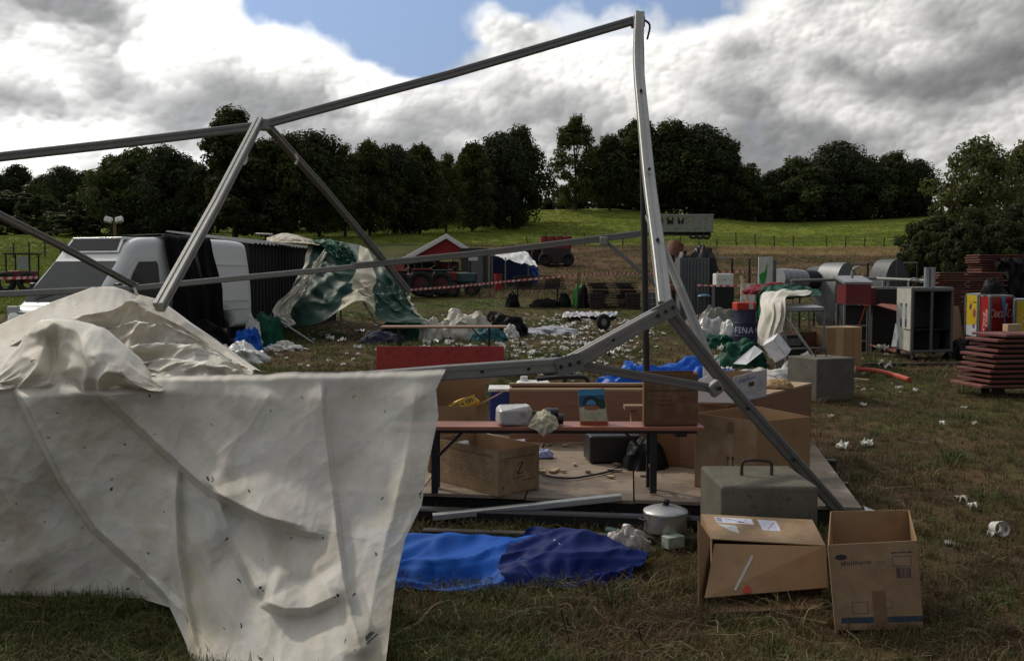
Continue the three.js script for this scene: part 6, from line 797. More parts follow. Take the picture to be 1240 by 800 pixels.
  const wb = thing('white_carton', 'white cardboard box lying tilted before the cream canvas', 'cardboard box'); { const g = new THREE.Euler(0.5, -0.55, -0.75), c = at(941, 421, 14.9), Q = (x, y, z) => new THREE.Vector3(x, y, z).applyEuler(g).add(c), a = 0.17, b = 0.12, e = 0.12; part('front_panel', slab([Q(-a, -b, e), Q(a, -b, e), Q(a, b, e), Q(-a, b, e)], 0.008), WHITE_CARD, wb); part('side_panel', slab([Q(a, -b, e), Q(a, -b, -e), Q(a, b, -e), Q(a, b, e)], 0.008), WHITE_CARD, wb); part('side_panel', slab([Q(-a, -b, -e), Q(-a, -b, e), Q(-a, b, e), Q(-a, b, -e)], 0.008), WHITE_CARD, wb); part('back_panel', slab([Q(a, -b, -e), Q(-a, -b, -e), Q(-a, b, -e), Q(a, b, -e)], 0.008), WHITE_CARD, wb); part('top_panel', slab([Q(-a, b, e), Q(a, b, e), Q(a, b, -e), Q(-a, b, -e)], 0.008), WHITE_CARD, wb); part('bottom_panel', slab([Q(-a, -b, -e), Q(a, -b, -e), Q(a, -b, e), Q(-a, -b, e)], 0.008), WHITE_CARD, wb); }
  single('white_board', slab([at(888, 440, 14.7), at(904, 441, 14.6), at(924, 425, 14.9), at(914, 418, 15.0)], 0.01), WHITE_CARD, 'white card sheet lying folded before the oil drum', 'card'); single('white_paper_heap', put(heap(0.55, 0.14, 0.3, 25, 0.6, 36, 12), xAt(925, 14.6), 0, 14.6), PAPER, 'crumpled white wrapping spread before the white carton', 'paper'); single('white_paper_heap', put(heap(0.3, 0.3, 0.2, 26, 0.5, 30, 12), xAt(972, 15.2), 0, 15.2), PAPER, 'white sheet lying under the brace of the steel frame', 'paper');
  single('green_canvas_heap', put(heap(0.45, 0.42, 0.35, 27, 0.35, 44, 18), xAt(900, 16.6), 0, 16.8), GREEN_PVC, 'green canvas bundle at the foot of the oil drum', 'canvas');
}
{ // pale wooden crate
  const t = thing('wooden_crate', 'pale wooden crate of upright boards standing behind the concrete block', 'crate'), y = gAt(1015, 16.4).y, A = [xAt(983, 16.5, 0.5), 16.5], B = [xAt(1001, 16.0, 0.5), 16.0], C = [xAt(1044, 16.25, 0.5), 16.25], D = [A[0] + C[0] - B[0], A[1] + C[1] - B[1]], h = 0.75, pale = M('crate_pine_lit', [0.6, 0.42, 0.23], 0.75, { map: ['grain', 0.6] }), dark = M('crate_pine_shaded', [0.42, 0.27, 0.13], 0.75, { map: ['grain', 0.6] });
  const side = (p, q, n, m) => { for (let k = 0; k < n; k++) { const f = (u) => V(lerp(p[0], q[0], u), 0, lerp(p[1], q[1], u)), a = f(k / n + 0.006), b = f((k + 1) / n - 0.006); part('board', slab([a.clone().setY(y), b.clone().setY(y), b.clone().setY(y + h), a.clone().setY(y + h)], 0.02), m[k % m.length], t); } };
  side(A, B, 3, [pale]); side(B, C, 4, [dark, pale, dark]); side(C, D, 3, [dark]); side(D, A, 4, [dark]); part('lid', slab([A, B, C, D].map(([x, d]) => V(x, y + h + 0.022, d)), 0.02), pale, t);  // left face all in the lighter pine: sunlight painted in; front boards mixed
}
// galvanised hoods and tanks behind
function hood(label, px0, px1, yTop, d, deep, turn = 0, mat = GALV) { const t = thing('galvanised_hood', label, 'hood'), c = gAt((px0 + px1) / 2, d), w = (px1 - px0) / FOCAL * d, h = at(0, yTop, d).y - c.y; const g = new THREE.CylinderGeometry(1, 1, deep, 28, 1, false, 0, Math.PI * 2); g.rotateX(Math.PI / 2); g.scale(w / 2, h * 0.5, 1); g.rotateY(turn); g.translate(c.x, c.y + h * 0.5, c.z); part('shell', smooth(g.toNonIndexed(), 0.6), mat, t); part('stand', box(w * 0.7, h * 0.24, deep * 0.7, c.x, c.y + h * 0.1, c.z, turn), BLACK_IN, t); part('seam', box(0.03, h * 0.96, 0.02, c.x + w * 0.05, c.y + h * 0.5, c.z + deep / 2 + 0.012, turn), ALU_DULL, t); return t; }
{
  const roll = (label, px0, px1, py, d, R) => { const t = thing('galvanised_drum', label, 'drum'), a = at(px0, py, d), b = at(px1, py + 2, d + 0.5); const g = rod([a, b], R, 26); part('shell', g, GALV, t); const ax = b.clone().sub(a).normalize(); for (const f of [0.25, 0.5, 0.75]) { const q = a.clone().lerp(b, f); part('rib', rod([q.clone().addScaledVector(ax, -0.012), q.clone().addScaledVector(ax, 0.012)], R + 0.012, 26), GALV, t); } part('open_end', rod([b.clone().addScaledVector(ax, 0.002), b.clone().addScaledVector(ax, 0.5)], R * 1.02, 26), BLACK_IN, t); for (const f of [0.1, 0.9]) { const q = a.clone().lerp(b, f), gy = groundY(q.x, -q.z); part('leg', bar([q, V(q.x, gy, -q.z)], 0.05, 0.05), BLACK_PAINT, t); } };
  roll('large ribbed galvanised drum lying on its side behind the sign board', 942, 972, 337, 27, 0.3); roll('pale galvanised drum lying on its side next to the grey hood', 985, 1003, 336, 28, 0.34);
  hood('grey domed galvanised hood standing behind the red machine', 993, 1030, 318, 27.5, 0.9, 0.4, M('grey_hood', [0.2, 0.21, 0.22], 0.5, { metal: 0.3, map: ['galv', 0.8] })); hood('dark domed hood standing before the brown field bank', 1058, 1092, 314, 29, 0.9, 0.2, M('dark_hood', [0.075, 0.085, 0.09], 0.5, { map: ['mottle', 0.8] }));
  // sign board
  const s = thing('sign_board', 'white sign board with a green star shape standing upright in the debris', 'sign'), sp = printMat('star_print', 160, 256, '#c9ccc4', (g) => { g.fillStyle = '#2f8f3c'; g.beginPath(); g.moveTo(10, 70); g.lineTo(70, 60); g.lineTo(104, 22); g.lineTo(98, 74); g.lineTo(76, 110); g.lineTo(50, 140); g.lineTo(14, 158); g.lineTo(30, 110); g.fill(); g.fillStyle = '#caa63a'; g.fillRect(96, 36, 22, 9); g.fillStyle = '#e8e8e2'; g.fillRect(104, 104, 22, 26); }, 0.5), d = 22.5, c = xAt(927, d, 1.8), y0 = gAt(927, d).y; part('board', slab([V(xAt(918, d, 1.5), y0 + 0.55, d), V(xAt(935, d, 1.5), y0 + 0.62, d), V(xAt(936, d, 2), at(0, 310, d).y, d), V(xAt(919, d, 2), at(0, 311, d).y, d)], 0.05, true), sp, s); part('side', box(0.06, 1.35, 0.3, xAt(938, d, 1.5), y0 + 1.35, -d - 0.1), GREY_PANEL, s); part('post', box(0.06, 0.7, 0.06, c, y0 + 0.32, -d), BLACK_PAINT, s);
  // grey corrugated cabinet and what lies around it
  const k = thing('grey_metal_cabinet', 'dark grey ribbed metal cabinet standing in the middle distance', 'cabinet'), kd = 30, kc = gAt(841, kd), kw = 36 / FOCAL * kd, kh = at(0, 312, kd).y - kc.y; part('body', box(kw, kh, 0.8, kc.x, kc.y + kh / 2, kc.z - 0.42), GREY_PANEL, k); for (let i = 0; i < 9; i++) part('rib', box(kw / 18, kh - 0.08, 0.03, kc.x - kw / 2 + (i + 0.5) * kw / 9, kc.y + kh / 2, kc.z), GREY_PANEL, k); part('side_edge', box(0.16, kh, 0.82, kc.x + kw / 2 + 0.085, kc.y + kh / 2, kc.z - 0.42), BLACK_IN, k);
  const wc = thing('white_ribbed_crate', 'white ribbed plastic crate on a dark stand right of the grey cabinet', 'crate'), wd = 29, wp = gAt(875, wd), ww = 21 / FOCAL * wd, wy = at(0, 346, wd).y, wh = at(0, 331, wd).y - wy; part('body', box(ww, wh, 0.5, wp.x, wy + wh / 2, wp.z, 0, 0.03), WHITE_PLASTIC, wc); for (let i = 0; i < 6; i++) part('rib', box(0.04, wh * 0.9, 0.03, wp.x - ww / 2 + (i + 0.5) * ww / 6, wy + wh / 2, wp.z + 0.26), WHITE_PLASTIC, wc); part('stand', box(ww * 1.1, wy - wp.y, 0.45, wp.x, (wy + wp.y) / 2, wp.z), BLACK_IN, wc);
  const wc2 = thing('white_metal_sheet', 'white metal panel leaning left of the sign board', 'panel'), q = gAt(905, 28); part('panel', box(0.42, 0.62, 0.06, xAt(906, 28, 1.4), q.y + 1.0, q.z), WHITE_PLASTIC, wc2); part('stand', box(0.5, 0.7, 0.3, xAt(906, 28, 1), q.y + 0.34, q.z - 0.2), BLACK_IN, wc2);
  const rk = (px0, px1, yt, d2, label) => { const t = thing('steel_rack', label, 'rack'), a = gAt(px0, d2), b = gAt(px1, d2), y = at(0, yt, d2).y; for (const p of [a, b]) part('upright', bar([p, V(p.x, y, d2)], 0.06, 0.06, Z3), STEEL_DARK, t); part('crossbar', bar([V(a.x, y, d2), V(b.x, y, d2)], 0.05, 0.05), ALU_DULL, t); part('crossbar', bar([V(a.x, (a.y + y) / 2, d2), V(b.x, (b.y + y) / 2, d2)], 0.05, 0.05), STEEL_DARK, t); };
  rk(866, 886, 313, 31, 'thin dark steel rack behind the white ribbed crate'); rk(907, 917, 313, 31, 'narrow dark steel rack left of the sign board'); rk(1050, 1110, 318, 33, 'long dark steel rack in front of the brown bank'); rk(1030, 1056, 320, 33, 'dark steel rack between the two domed hoods');
  const bb = thing('rusty_barrel', 'rusty orange metal barrel leaning beyond the bent leg', 'barrel'), bp = gAt(818, 46); part('body', rod([V(bp.x - 0.25, bp.y + 1.3, 46), V(bp.x + 0.1, bp.y + 2.0, 46.4)], 0.4, 22), M('rust_orange', [0.15, 0.06, 0.032], 0.8, { map: ['rust', 0.9] }), bb); part('stand', box(0.9, 1.1, 0.7, bp.x, bp.y + 0.5, bp.z), STEEL_DARK, bb);
  const dg = thing('scrap_heap', 'dark tangled scrap lying behind the grey cabinet', 'scrap'); part('scrap', put(heap(1.1, 1.6, 0.8, 33, 0.7, 40, 16), xAt(845, 42, 2), groundY(xAt(845, 42, 2), 42), 42), STEEL_DARK, dg);
  const ow = thing('orange_crate', 'orange brown crate left of the grey cabinet', 'crate'), op = gAt(813, 31), oh = at(0, 330, 31).y; for (let i = 0; i < 3; i++) part('board', box(0.36, 0.16, 0.3, op.x, oh - 0.1 - i * 0.2, op.z), M('orange_wood', [0.36, 0.1, 0.04], 0.7, { map: ['grain', 0.6] }), ow); part('stand', box(0.34, Math.max(0.1, oh - 0.6 - op.y), 0.28, op.x, (oh - 0.6 + op.y) / 2, op.z), DARK_WOOD, ow);
  const gb = thing('wire_cage', 'grey wire mesh cage standing between pole and bent leg', 'cage'), gp2 = gAt(795, 31.5); for (let i = 0; i < 7; i++) part('bar', rod([V(gp2.x - 0.4 + i * 0.13, gp2.y, 31.5), V(gp2.x - 0.4 + i * 0.13, gp2.y + 0.95, 31.5)], 0.012, 5), GALV, gb); for (let i = 0; i < 5; i++) part('bar', rod([V(gp2.x - 0.42, gp2.y + 0.1 + i * 0.2, 31.5), V(gp2.x + 0.42, gp2.y + 0.1 + i * 0.2, 31.5)], 0.012, 5), GALV, gb); part('backing', box(0.84, 0.9, 0.4, gp2.x, gp2.y + 0.46, gp2.z - 0.25), GREY_PANEL, gb);
  const st = thing('bar_stool', 'bar stool with a round teal seat before the grey cabinet', 'stool'), sp2 = gAt(852, 24.5), sh = at(0, 360, 24.5).y - sp2.y; part('seat', lathe([[0, sh + 0.09], [0.14, sh + 0.07], [0.17, sh + 0.03], [0.16, sh], [0, sh]], 20).translate(sp2.x, sp2.y, sp2.z), M('teal_vinyl', [0.012, 0.1, 0.16], 0.4), st); for (const [a, b] of [[-1, -1], [1, -1], [-1, 1], [1, 1]]) part('leg', rod([sp2.clone().add(new THREE.Vector3(a * 0.08, sh, b * 0.08)), sp2.clone().add(new THREE.Vector3(a * 0.16, 0, b * 0.16))], 0.014, 6), STEEL_DARK, st);
  const hp = (name, label, cat, mat, px, d2, rx, h, rz, seed, rough = 0.35) => { const p = gAt(px, d2); return single(name, put(heap(rx, h, rz, seed, rough, 36, 14), p.x, p.y, d2), mat, label, cat); };
  hp('clear_sack', 'bulging whitish plastic sack left of the oil drum', 'sack', M('clear_film', [0.44, 0.45, 0.44], 0.3, { trans: 0.3 }), 862, 22.4, 0.46, 0.6, 0.4, 34, 0.25); hp('white_sack', 'white plastic sack pressed against the oil drum', 'sack', WHITE_PLASTIC, 883, 22.0, 0.28, 0.55, 0.25, 35, 0.25); hp('olive_sheet', 'olive grey sheet draped behind the plastic sacks', 'sheet', M('olive_film', [0.15, 0.16, 0.13], 0.5), 870, 23.8, 0.62, 0.75, 0.4, 36, 0.35); hp('dark_green_sack', 'dark green sack in front of the whitish sack', 'sack', GREEN_PVC, 870, 21.4, 0.4, 0.3, 0.3, 37); hp('brown_cover', 'brown sheet spread on the ground behind the stool', 'sheet', M('brown_cover', [0.16, 0.1, 0.06], 0.7), 860, 27, 0.9, 0.4, 0.5, 38);
  single('leaning_plank', bar([at(898, 334, 24), at(906, 366, 23.6)], 0.08, 0.03), PLY_PALE, 'short pale plank leaning upright behind the red crate', 'plank');
}
// ------------------------------------------------------------------ drink machines
function cabinet(t, A, B, C, y, h, m) { const D = [A[0] + C[0] - B[0], A[1] + C[1] - B[1]], e = [A, B, C, D]; return { e, y, h, wall: (k, mat, name, pr) => { const p = e[k], q = e[(k + 1) % 4]; return part(name, slab([V(p[0], y, p[1]), V(q[0], y, q[1]), V(q[0], y + h, q[1]), V(p[0], y + h, p[1])], 0.03, pr), mat, t); }, top: (mat, dy = 0.03) => part('top', slab(e.map(([x, d]) => V(x, y + h + dy, d)), 0.03), mat, t) }; }
{ // catering machine with an open front
  const t = thing('catering_cabinet', 'steel catering cabinet with white side, open dark front and twin chimney', 'cabinet'), A = [xAt(1086, 19.0, 0.8), 19.0], B = [xAt(1104, 18.0, 0.8), 18.0], C = [xAt(1154, 18.25, 0.8), 18.25], y = 0.16, h = 1.24, c = cabinet(t, A, B, C, y, h), wp = printMat('cabinet_side', 200, 256, '#b7b8ae', (g) => { for (const x of [52, 116]) { g.fillStyle = '#30343f'; g.fillRect(x, 60, 26, 96); g.fillStyle = '#8f98aa'; g.fillRect(x + 5, 72, 16, 52); g.fillStyle = '#27336b'; g.fillRect(x + 4, 130, 18, 20); } }, 0.5);
  c.wall(0, wp, 'side_panel', true); c.wall(2, GREY_PANEL, 'side_panel'); c.wall(3, GREY_PANEL, 'back_panel'); c.top(GALV); part('floor', slab(c.e.map(([x, d]) => V(x, y + 0.03, d)), 0.03), STEEL_DARK, t); const fr = M('frame_steel', [0.13, 0.125, 0.115], 0.5, { metal: 0.5 }); const bx = [B, C].map(([x, d]) => V(x, 0, d)); for (const f of [0.02, 0.48, 0.98]) { const p = bx[0].clone().lerp(bx[1], f); part('frame_post', bar([p.clone().setY(y), p.clone().setY(y + h)], 0.05, 0.05, Z3), fr, t); } for (const yy of [y + 0.03, y + h - 0.03]) part('frame_rail', bar([bx[0].clone().setY(yy), bx[1].clone().setY(yy)], 0.06, 0.05), fr, t); part('inner_shelf', slab([V(B[0], y + 0.45, B[1] + 0.05), V(C[0], y + 0.45, C[1] + 0.05), V(c.e[3][0], y + 0.45, c.e[3][1] - 0.05), V(A[0], y + 0.45, A[1] - 0.05)], 0.02), BLACK_IN, t); part('inner_unit', box(0.5, 0.4, 0.4, (B[0] + C[0]) / 2 + 0.1, y + 0.25, -18.7, -0.2), BLACK_IN, t);
  for (const dx of [0, 0.11]) part('chimney', rod([V(xAt(1120, 18.6, 1.5) + dx, y + h, 18.5), V(xAt(1120, 18.6, 1.5) + dx, y + h + 0.42, 18.5)], 0.055, 14), GALV, t); part('tap', rod(curve([V(xAt(1098, 18.7, 1.5), y + h, 18.6), V(xAt(1099, 18.7, 1.5), y + h + 0.16, 18.6), V(xAt(1104, 18.7, 1.5), y + h + 0.2, 18.55), V(xAt(1112, 18.7, 1.5), y + h + 0.12, 18.5)], 14), 0.018, 8), ALU, t); for (const [f] of [[0.06], [0.94]]) for (const [p, q] of [[B, C], [A, c.e[3]]]) part('castor', cyl(0.06, 0.06, 0.05, 0, 0, 0, 12).rotateZ(1.57).translate(lerp(p[0], q[0], f), 0.09, -lerp(p[1], q[1], f)), RUBBER, t);
  // red counter on a frame, and the red box behind
  const rc = thing('red_counter', 'red fronted bar counter with a silver top on a steel frame', 'counter'), ry = at(0, 368, 19.5).y, rh = at(0, 344, 19.5).y - ry, rx0 = xAt(1020, 19.5, 1), rx1 = xAt(1050, 19.5, 1); part('front', box(rx1 - rx0, rh, 0.04, (rx0 + rx1) / 2, ry + rh / 2, -19.3), RED_PANEL, rc); part('body', box(rx1 - rx0 - 0.02, rh - 0.02, 0.5, (rx0 + rx1) / 2, ry + rh / 2, -19.6), RED_PANEL, rc); { const g = box(rx1 - rx0 + 0.08, 0.05, 0.68, 0, 0, 0); g.rotateX(0.2); g.translate((rx0 + rx1) / 2, ry + rh + 0.09, -19.6); part('top', g, GALV, rc); } for (const x of [rx0, rx1]) for (const z of [19.35, 19.8]) part('leg', bar([V(x, ry, z), V(x, 0, z)], 0.04, 0.04, Z3), ALU_DULL, rc); for (const yy of [0.3, 0.62]) part('rail', bar([V(rx0, yy, 19.35), V(rx1, yy, 19.35)], 0.035, 0.035), ALU_DULL, rc); part('inner_case', box(rx1 - rx0 - 0.06, ry - 0.1, 0.4, (rx0 + rx1) / 2, ry / 2 + 0.02, -19.62), BLACK_IN, rc); part('tap', rod(curve([V(rx0 + 0.16, ry + rh + 0.12, 19.4), V(rx0 + 0.18, ry + rh + 0.3, 19.4), V(rx0 + 0.3, ry + rh + 0.36, 19.4)], 10), 0.03, 8), ALU, rc); part('red_cable', rod(curve([V(rx0 + 0.05, 0.45, 19.3), V(rx0 + 0.25, 0.6, 19.28), V(rx1 - 0.1, ry - 0.02, 19.3)], 12), 0.01, 5), M('bright_red', [0.5, 0.03, 0.012], 0.5), rc);
  const bc = thing('black_cooler', 'black drinks cooler with silver taps beside the red counter', 'cooler'), b0 = xAt(1054, 20.5, 1), b1 = xAt(1087, 20.5, 1), by = at(0, 368, 20.5).y, bh = at(0, 350, 20.5).y - by; part('body', box(b1 - b0, bh, 0.6, (b0 + b1) / 2, by + bh / 2, -20.5), BLACK_PAINT, bc); part('top', box(b1 - b0 + 0.06, 0.05, 0.66, (b0 + b1) / 2, by + bh + 0.027, -20.5), GALV, bc); part('red_end', box(0.16, bh * 1.2, 0.5, b0 - 0.09, by + bh * 0.5, -20.4), RED_PANEL, bc); for (const x of [0.2, 0.3]) part('tap', rod([V(b0 + x, by + bh + 0.05, 20.3), V(b0 + x, by + bh + 0.2, 20.3)], 0.03, 8), ALU, bc); part('lower_case', box(b1 - b0, by, 0.5, (b0 + b1) / 2, by / 2, -20.6), BLACK_IN, bc);
  single('pink_board', slab([at(1062, 369, 19.7), at(1090, 377, 19.4), at(1090, 369, 19.9), at(1068, 367, 20)], 0.02), M('faded_red_board', [0.4, 0.15, 0.11], 0.6, { map: ['grain', 0.5] }), 'faded red board lying across the dark cooler base', 'board');
  // long handrail bar across
  const hb = thing('long_steel_bar', 'long straight steel bar carried across the bar counters', 'bar'); part('bar', rod([at(958, 340, 20.2), at(1062, 337, 20.6), at(1122, 340, 18.9)], 0.035, 8), ALU_DULL, hb); part('post', bar([at(960, 340, 20.2), V(at(960, 340, 20.2).x, 0, 20.2)], 0.05, 0.05, Z3), ALU_DULL, hb); part('post', bar([at(1052, 338, 20.56), V(at(1052, 338, 20.56).x, 0, 20.56)], 0.05, 0.05, Z3), ALU_DULL, hb);
  // planks, sheets, hose on the ground
  const gl = (px, py) => { const d = 1.6 * FOCAL / (py - 337) * 0.985, x = xAt(px, d); return V(x, groundY(x, d) + 0.04, d); };
  single('red_hose', rod(curve([[1026, 447], [1050, 449], [1070, 452], [1086, 456], [1102, 461]].map(([a, b]) => gl(a, b)), 24), 0.045, 8), M('orange_red_pipe', [0.42, 0.06, 0.035], 0.5), 'orange red plastic pipe lying on the grass right of the crate', 'pipe'); single('pale_batten', bar([gl(1032, 459), gl(1052, 460)], 0.05, 0.03), PLY_PALE, 'short pale batten beside the orange red pipe', 'batten');
  single('wood_strip', bar([gl(1046, 442), gl(1172, 441)], 0.1, 0.05), DARK_WOOD, 'long dark plank on the ground before the catering cabinet', 'plank'); const pk = [[1060, 415, 1098, 432, 'reddish plank sloping down beside the catering cabinet'], [1056, 424, 1090, 428, 'reddish plank lying under the sloping plank']]; for (const [a, b, c2, d2, lab] of pk) { const p = gl(a, b), q = gl(c2, d2); p.y += 0.1; single('loose_plank', bar([p, q], 0.16, 0.03), RED_EDGE2, lab, 'plank'); }
  const ps = gl(1062, 422); single('paper_stack', box(0.5, 0.14, 0.36, ps.x, ps.y + 0.04, ps.z, 0.2, 0.02), M('blue_white_pack', [0.4, 0.42, 0.5], 0.7, { map: ['grime', 0.3] }), 'pale blue and white pack on the ground behind the wooden crate', 'pack'); single('white_strip', bar([at(1083, 420, 18.8), at(1088, 392, 19)], 0.1, 0.03), WHITE_PLASTIC, 'white strip leaning on the left of the catering cabinet', 'strip');
}
{ // coolers with printed fronts
  const lemon = printMat('lemon_print', 192, 384, '#c2a51f', (g) => { g.fillStyle = '#4d3a28'; g.beginPath(); g.ellipse(74, 110, 18, 30, 0.3, 0, 7); g.fill(); g.fillStyle = '#8d4a4a'; g.beginPath(); g.ellipse(134, 170, 24, 44, 0, 0, 7); g.fill(); g.fillStyle = '#2f3c2c'; g.fillRect(110, 60, 50, 12); g.fillStyle = '#b9bcc6'; g.beginPath(); g.moveTo(0, 290); g.lineTo(192, 270); g.lineTo(192, 384); g.lineTo(0, 384); g.fill(); g.fillStyle = '#5b4a78'; g.fillRect(110, 270, 34, 40); }, 0.4);
  const cola = printMat('cola_print', 256, 384, '#a01016', (g) => { g.save(); g.translate(118, 330); g.rotate(-Math.PI / 2); g.fillStyle = '#d8c8c6'; g.font = 'italic bold 76px serif'; g.fillText('Coca', 0, 10); g.fillText('Cola', 40, 76); g.restore(); }, 0.35), cola2 = printMat('cola_print_wide', 384, 384, '#8c0d14', (g) => { g.fillStyle = '#d5b9a4'; g.font = 'italic bold 104px serif'; g.fillText('Coca-Cola', -6, 190); g.fillStyle = '#4a86b4'; g.beginPath(); g.moveTo(190, 0); g.lineTo(250, 0); g.lineTo(276, 330); g.lineTo(238, 250); g.fill(); g.fillStyle = '#c3d5e2'; g.beginPath(); g.moveTo(262, 70); g.lineTo(292, 60); g.lineTo(256, 190); g.fill(); }, 0.35), pep = printMat('yellow_round_print', 256, 384, '#c4a61c', (g) => { g.fillStyle = '#a8201c'; g.beginPath(); g.arc(150, 200, 70, Math.PI * 0.95, Math.PI * 1.95); g.fill(); g.fillStyle = '#c9ccd2'; g.fillRect(82, 196, 130, 22); g.fillStyle = '#2b4686'; g.beginPath(); g.arc(150, 216, 66, 0.1, Math.PI * 0.95); g.fill(); }, 0.4);
  const mk = (name, label, A, B, C, y, h, m0, m1) => { const t = thing(name, label, 'cooler'), c = cabinet(t, A, B, C, y, h); c.wall(0, m0, 'side_panel', true); c.wall(1, m1, 'front_panel', true); c.wall(2, GREY_PANEL, 'side_panel'); c.wall(3, GREY_PANEL, 'back_panel'); c.top(GALV); part('base', slab(c.e.map(([x, d]) => V(x, y, d)), y - 0.02), BLACK_IN, t); for (const k of [0, 1, 2]) part('edge_trim', bar([V(c.e[k][0], y, c.e[k][1] - 0.01), V(c.e[k][0], y + h, c.e[k][1] - 0.01)], 0.05, 0.05, Z3), GREY_PANEL, t); };
  const P = (px, d) => [xAt(px, d, 0.8), d], yb = at(0, 402, 19.3).y;
  mk('yellow_cooler', 'drinks cooler with a yellow fruit print on its end, before the table stacks', P(1170, 20.0), P(1185, 19.2), P(1200, 20.0), 0.4, 0.85, lemon, GREY_PANEL); mk('red_cooler', 'red drinks cooler with white script on both faces', P(1187, 19.0), P(1199, 18.3), P(1227, 18.5), 0.42, 0.82, cola, cola2); mk('round_print_cooler', 'drinks cooler with a yellow front and a red white blue disc', P(1224, 18.9), P(1229, 18.0), P(1262, 18.1), 0.45, 0.72, GREY_PANEL, pep);
  single('black_umbrella', put(heap(0.2, 0.26, 0.2, 66, 0.3, 30, 14, 3), xAt(1210, 18.4, 1.3), 1.285, 18.65), BIN_BAG, 'black plastic bundle lying on top of the red cooler', 'bundle');
  const ub = thing('pale_block', 'pale wooden block lying on the front table stack', 'block'); part('block', box(0.2, 0.1, 0.12, xAt(1217, 12.9, 1), 0.93, -12.7, 0.1, 0.006), PLY_PALE, ub);
  // stacks of tables
  const s0 = V(xAt(1262, 12.9, 0.4), groundY(5, 12.9), 12.9); for (const [x, z] of [[-0.7, 0.2], [-0.7, -0.2], [0.7, 0.2], [0.7, -0.2]]) { const g = box(0.12, 0.12, 0.12, s0.x + x, s0.y + 0.06, s0.z + z); single('timber_block', g, DARK_WOOD, 'short timber block under the front table stack', 'block', 'timber blocks under the front stack'); }
  tableStack('red tables in the front stack', s0.clone().add(new THREE.Vector3(0, 0.122, 0)), 11, 2.2, 0.7, 0.16, 0.066, 0.12, 17, [RED_EDGE, RED_EDGE2], 'red brown folded table in the front stack', 0.24);
  const s1 = gAt(1178, 25); tableStack('red tables in the low rear stack', s1, 26, 2.0, 0.6, 0.25, 0.064, 0.2, 19, [RED_EDGE, RED_EDGE2], 'red brown folded table in the low rear stack', -0.3); const s2 = gAt(1218, 26.4); tableStack('red tables in the tall rear stack', s2, 33, 2.0, 0.6, 0.2, 0.064, 0.14, 23, [RED_EDGE, RED_EDGE2], 'red brown folded table in the tall rear stack', -0.1);
  const bs = thing('shade_sheet', 'added black sheet standing in for the dark shade right of the tall table stack', 'cover'), bp = gAt(1222, 25.8); part('sheet', patchSheet([[[1206, 314, 25.7], [1222, 312, 25.7], [1246, 314, 25.8]], [[1208, 330, 25.5], [1224, 330, 25.4], [1248, 332, 25.5]], [[1203, 366, 25.2], [1224, 366, 25.1], [1250, 366, 25.2]]].map((r) => r.map((q) => at(...q))), 30, 24, (p, u, v) => { p.z += 0.15 * N2(u * 5, v * 2); return p; }), BLACK_FILM, bs);  // black sheet added where the right of the stack lies in shade
  single('bin_bag', put(heap(0.4, 0.35, 0.3, 67, 0.4), xAt(1165, 18.6), 0, 18.4), BIN_BAG, 'dark bag between catering cabinet and red cooler', 'bag'); single('plywood_sheet', slab([V(xAt(1146, 20), 0.02, 20), V(xAt(1170, 20), 0.02, 20), V(xAt(1168, 20), 1.0, 20.3), V(xAt(1150, 20), 1.0, 20.3)], 0.02), PLY, 'plywood sheet leaning between the cabinet and yellow cooler', 'plywood');
}
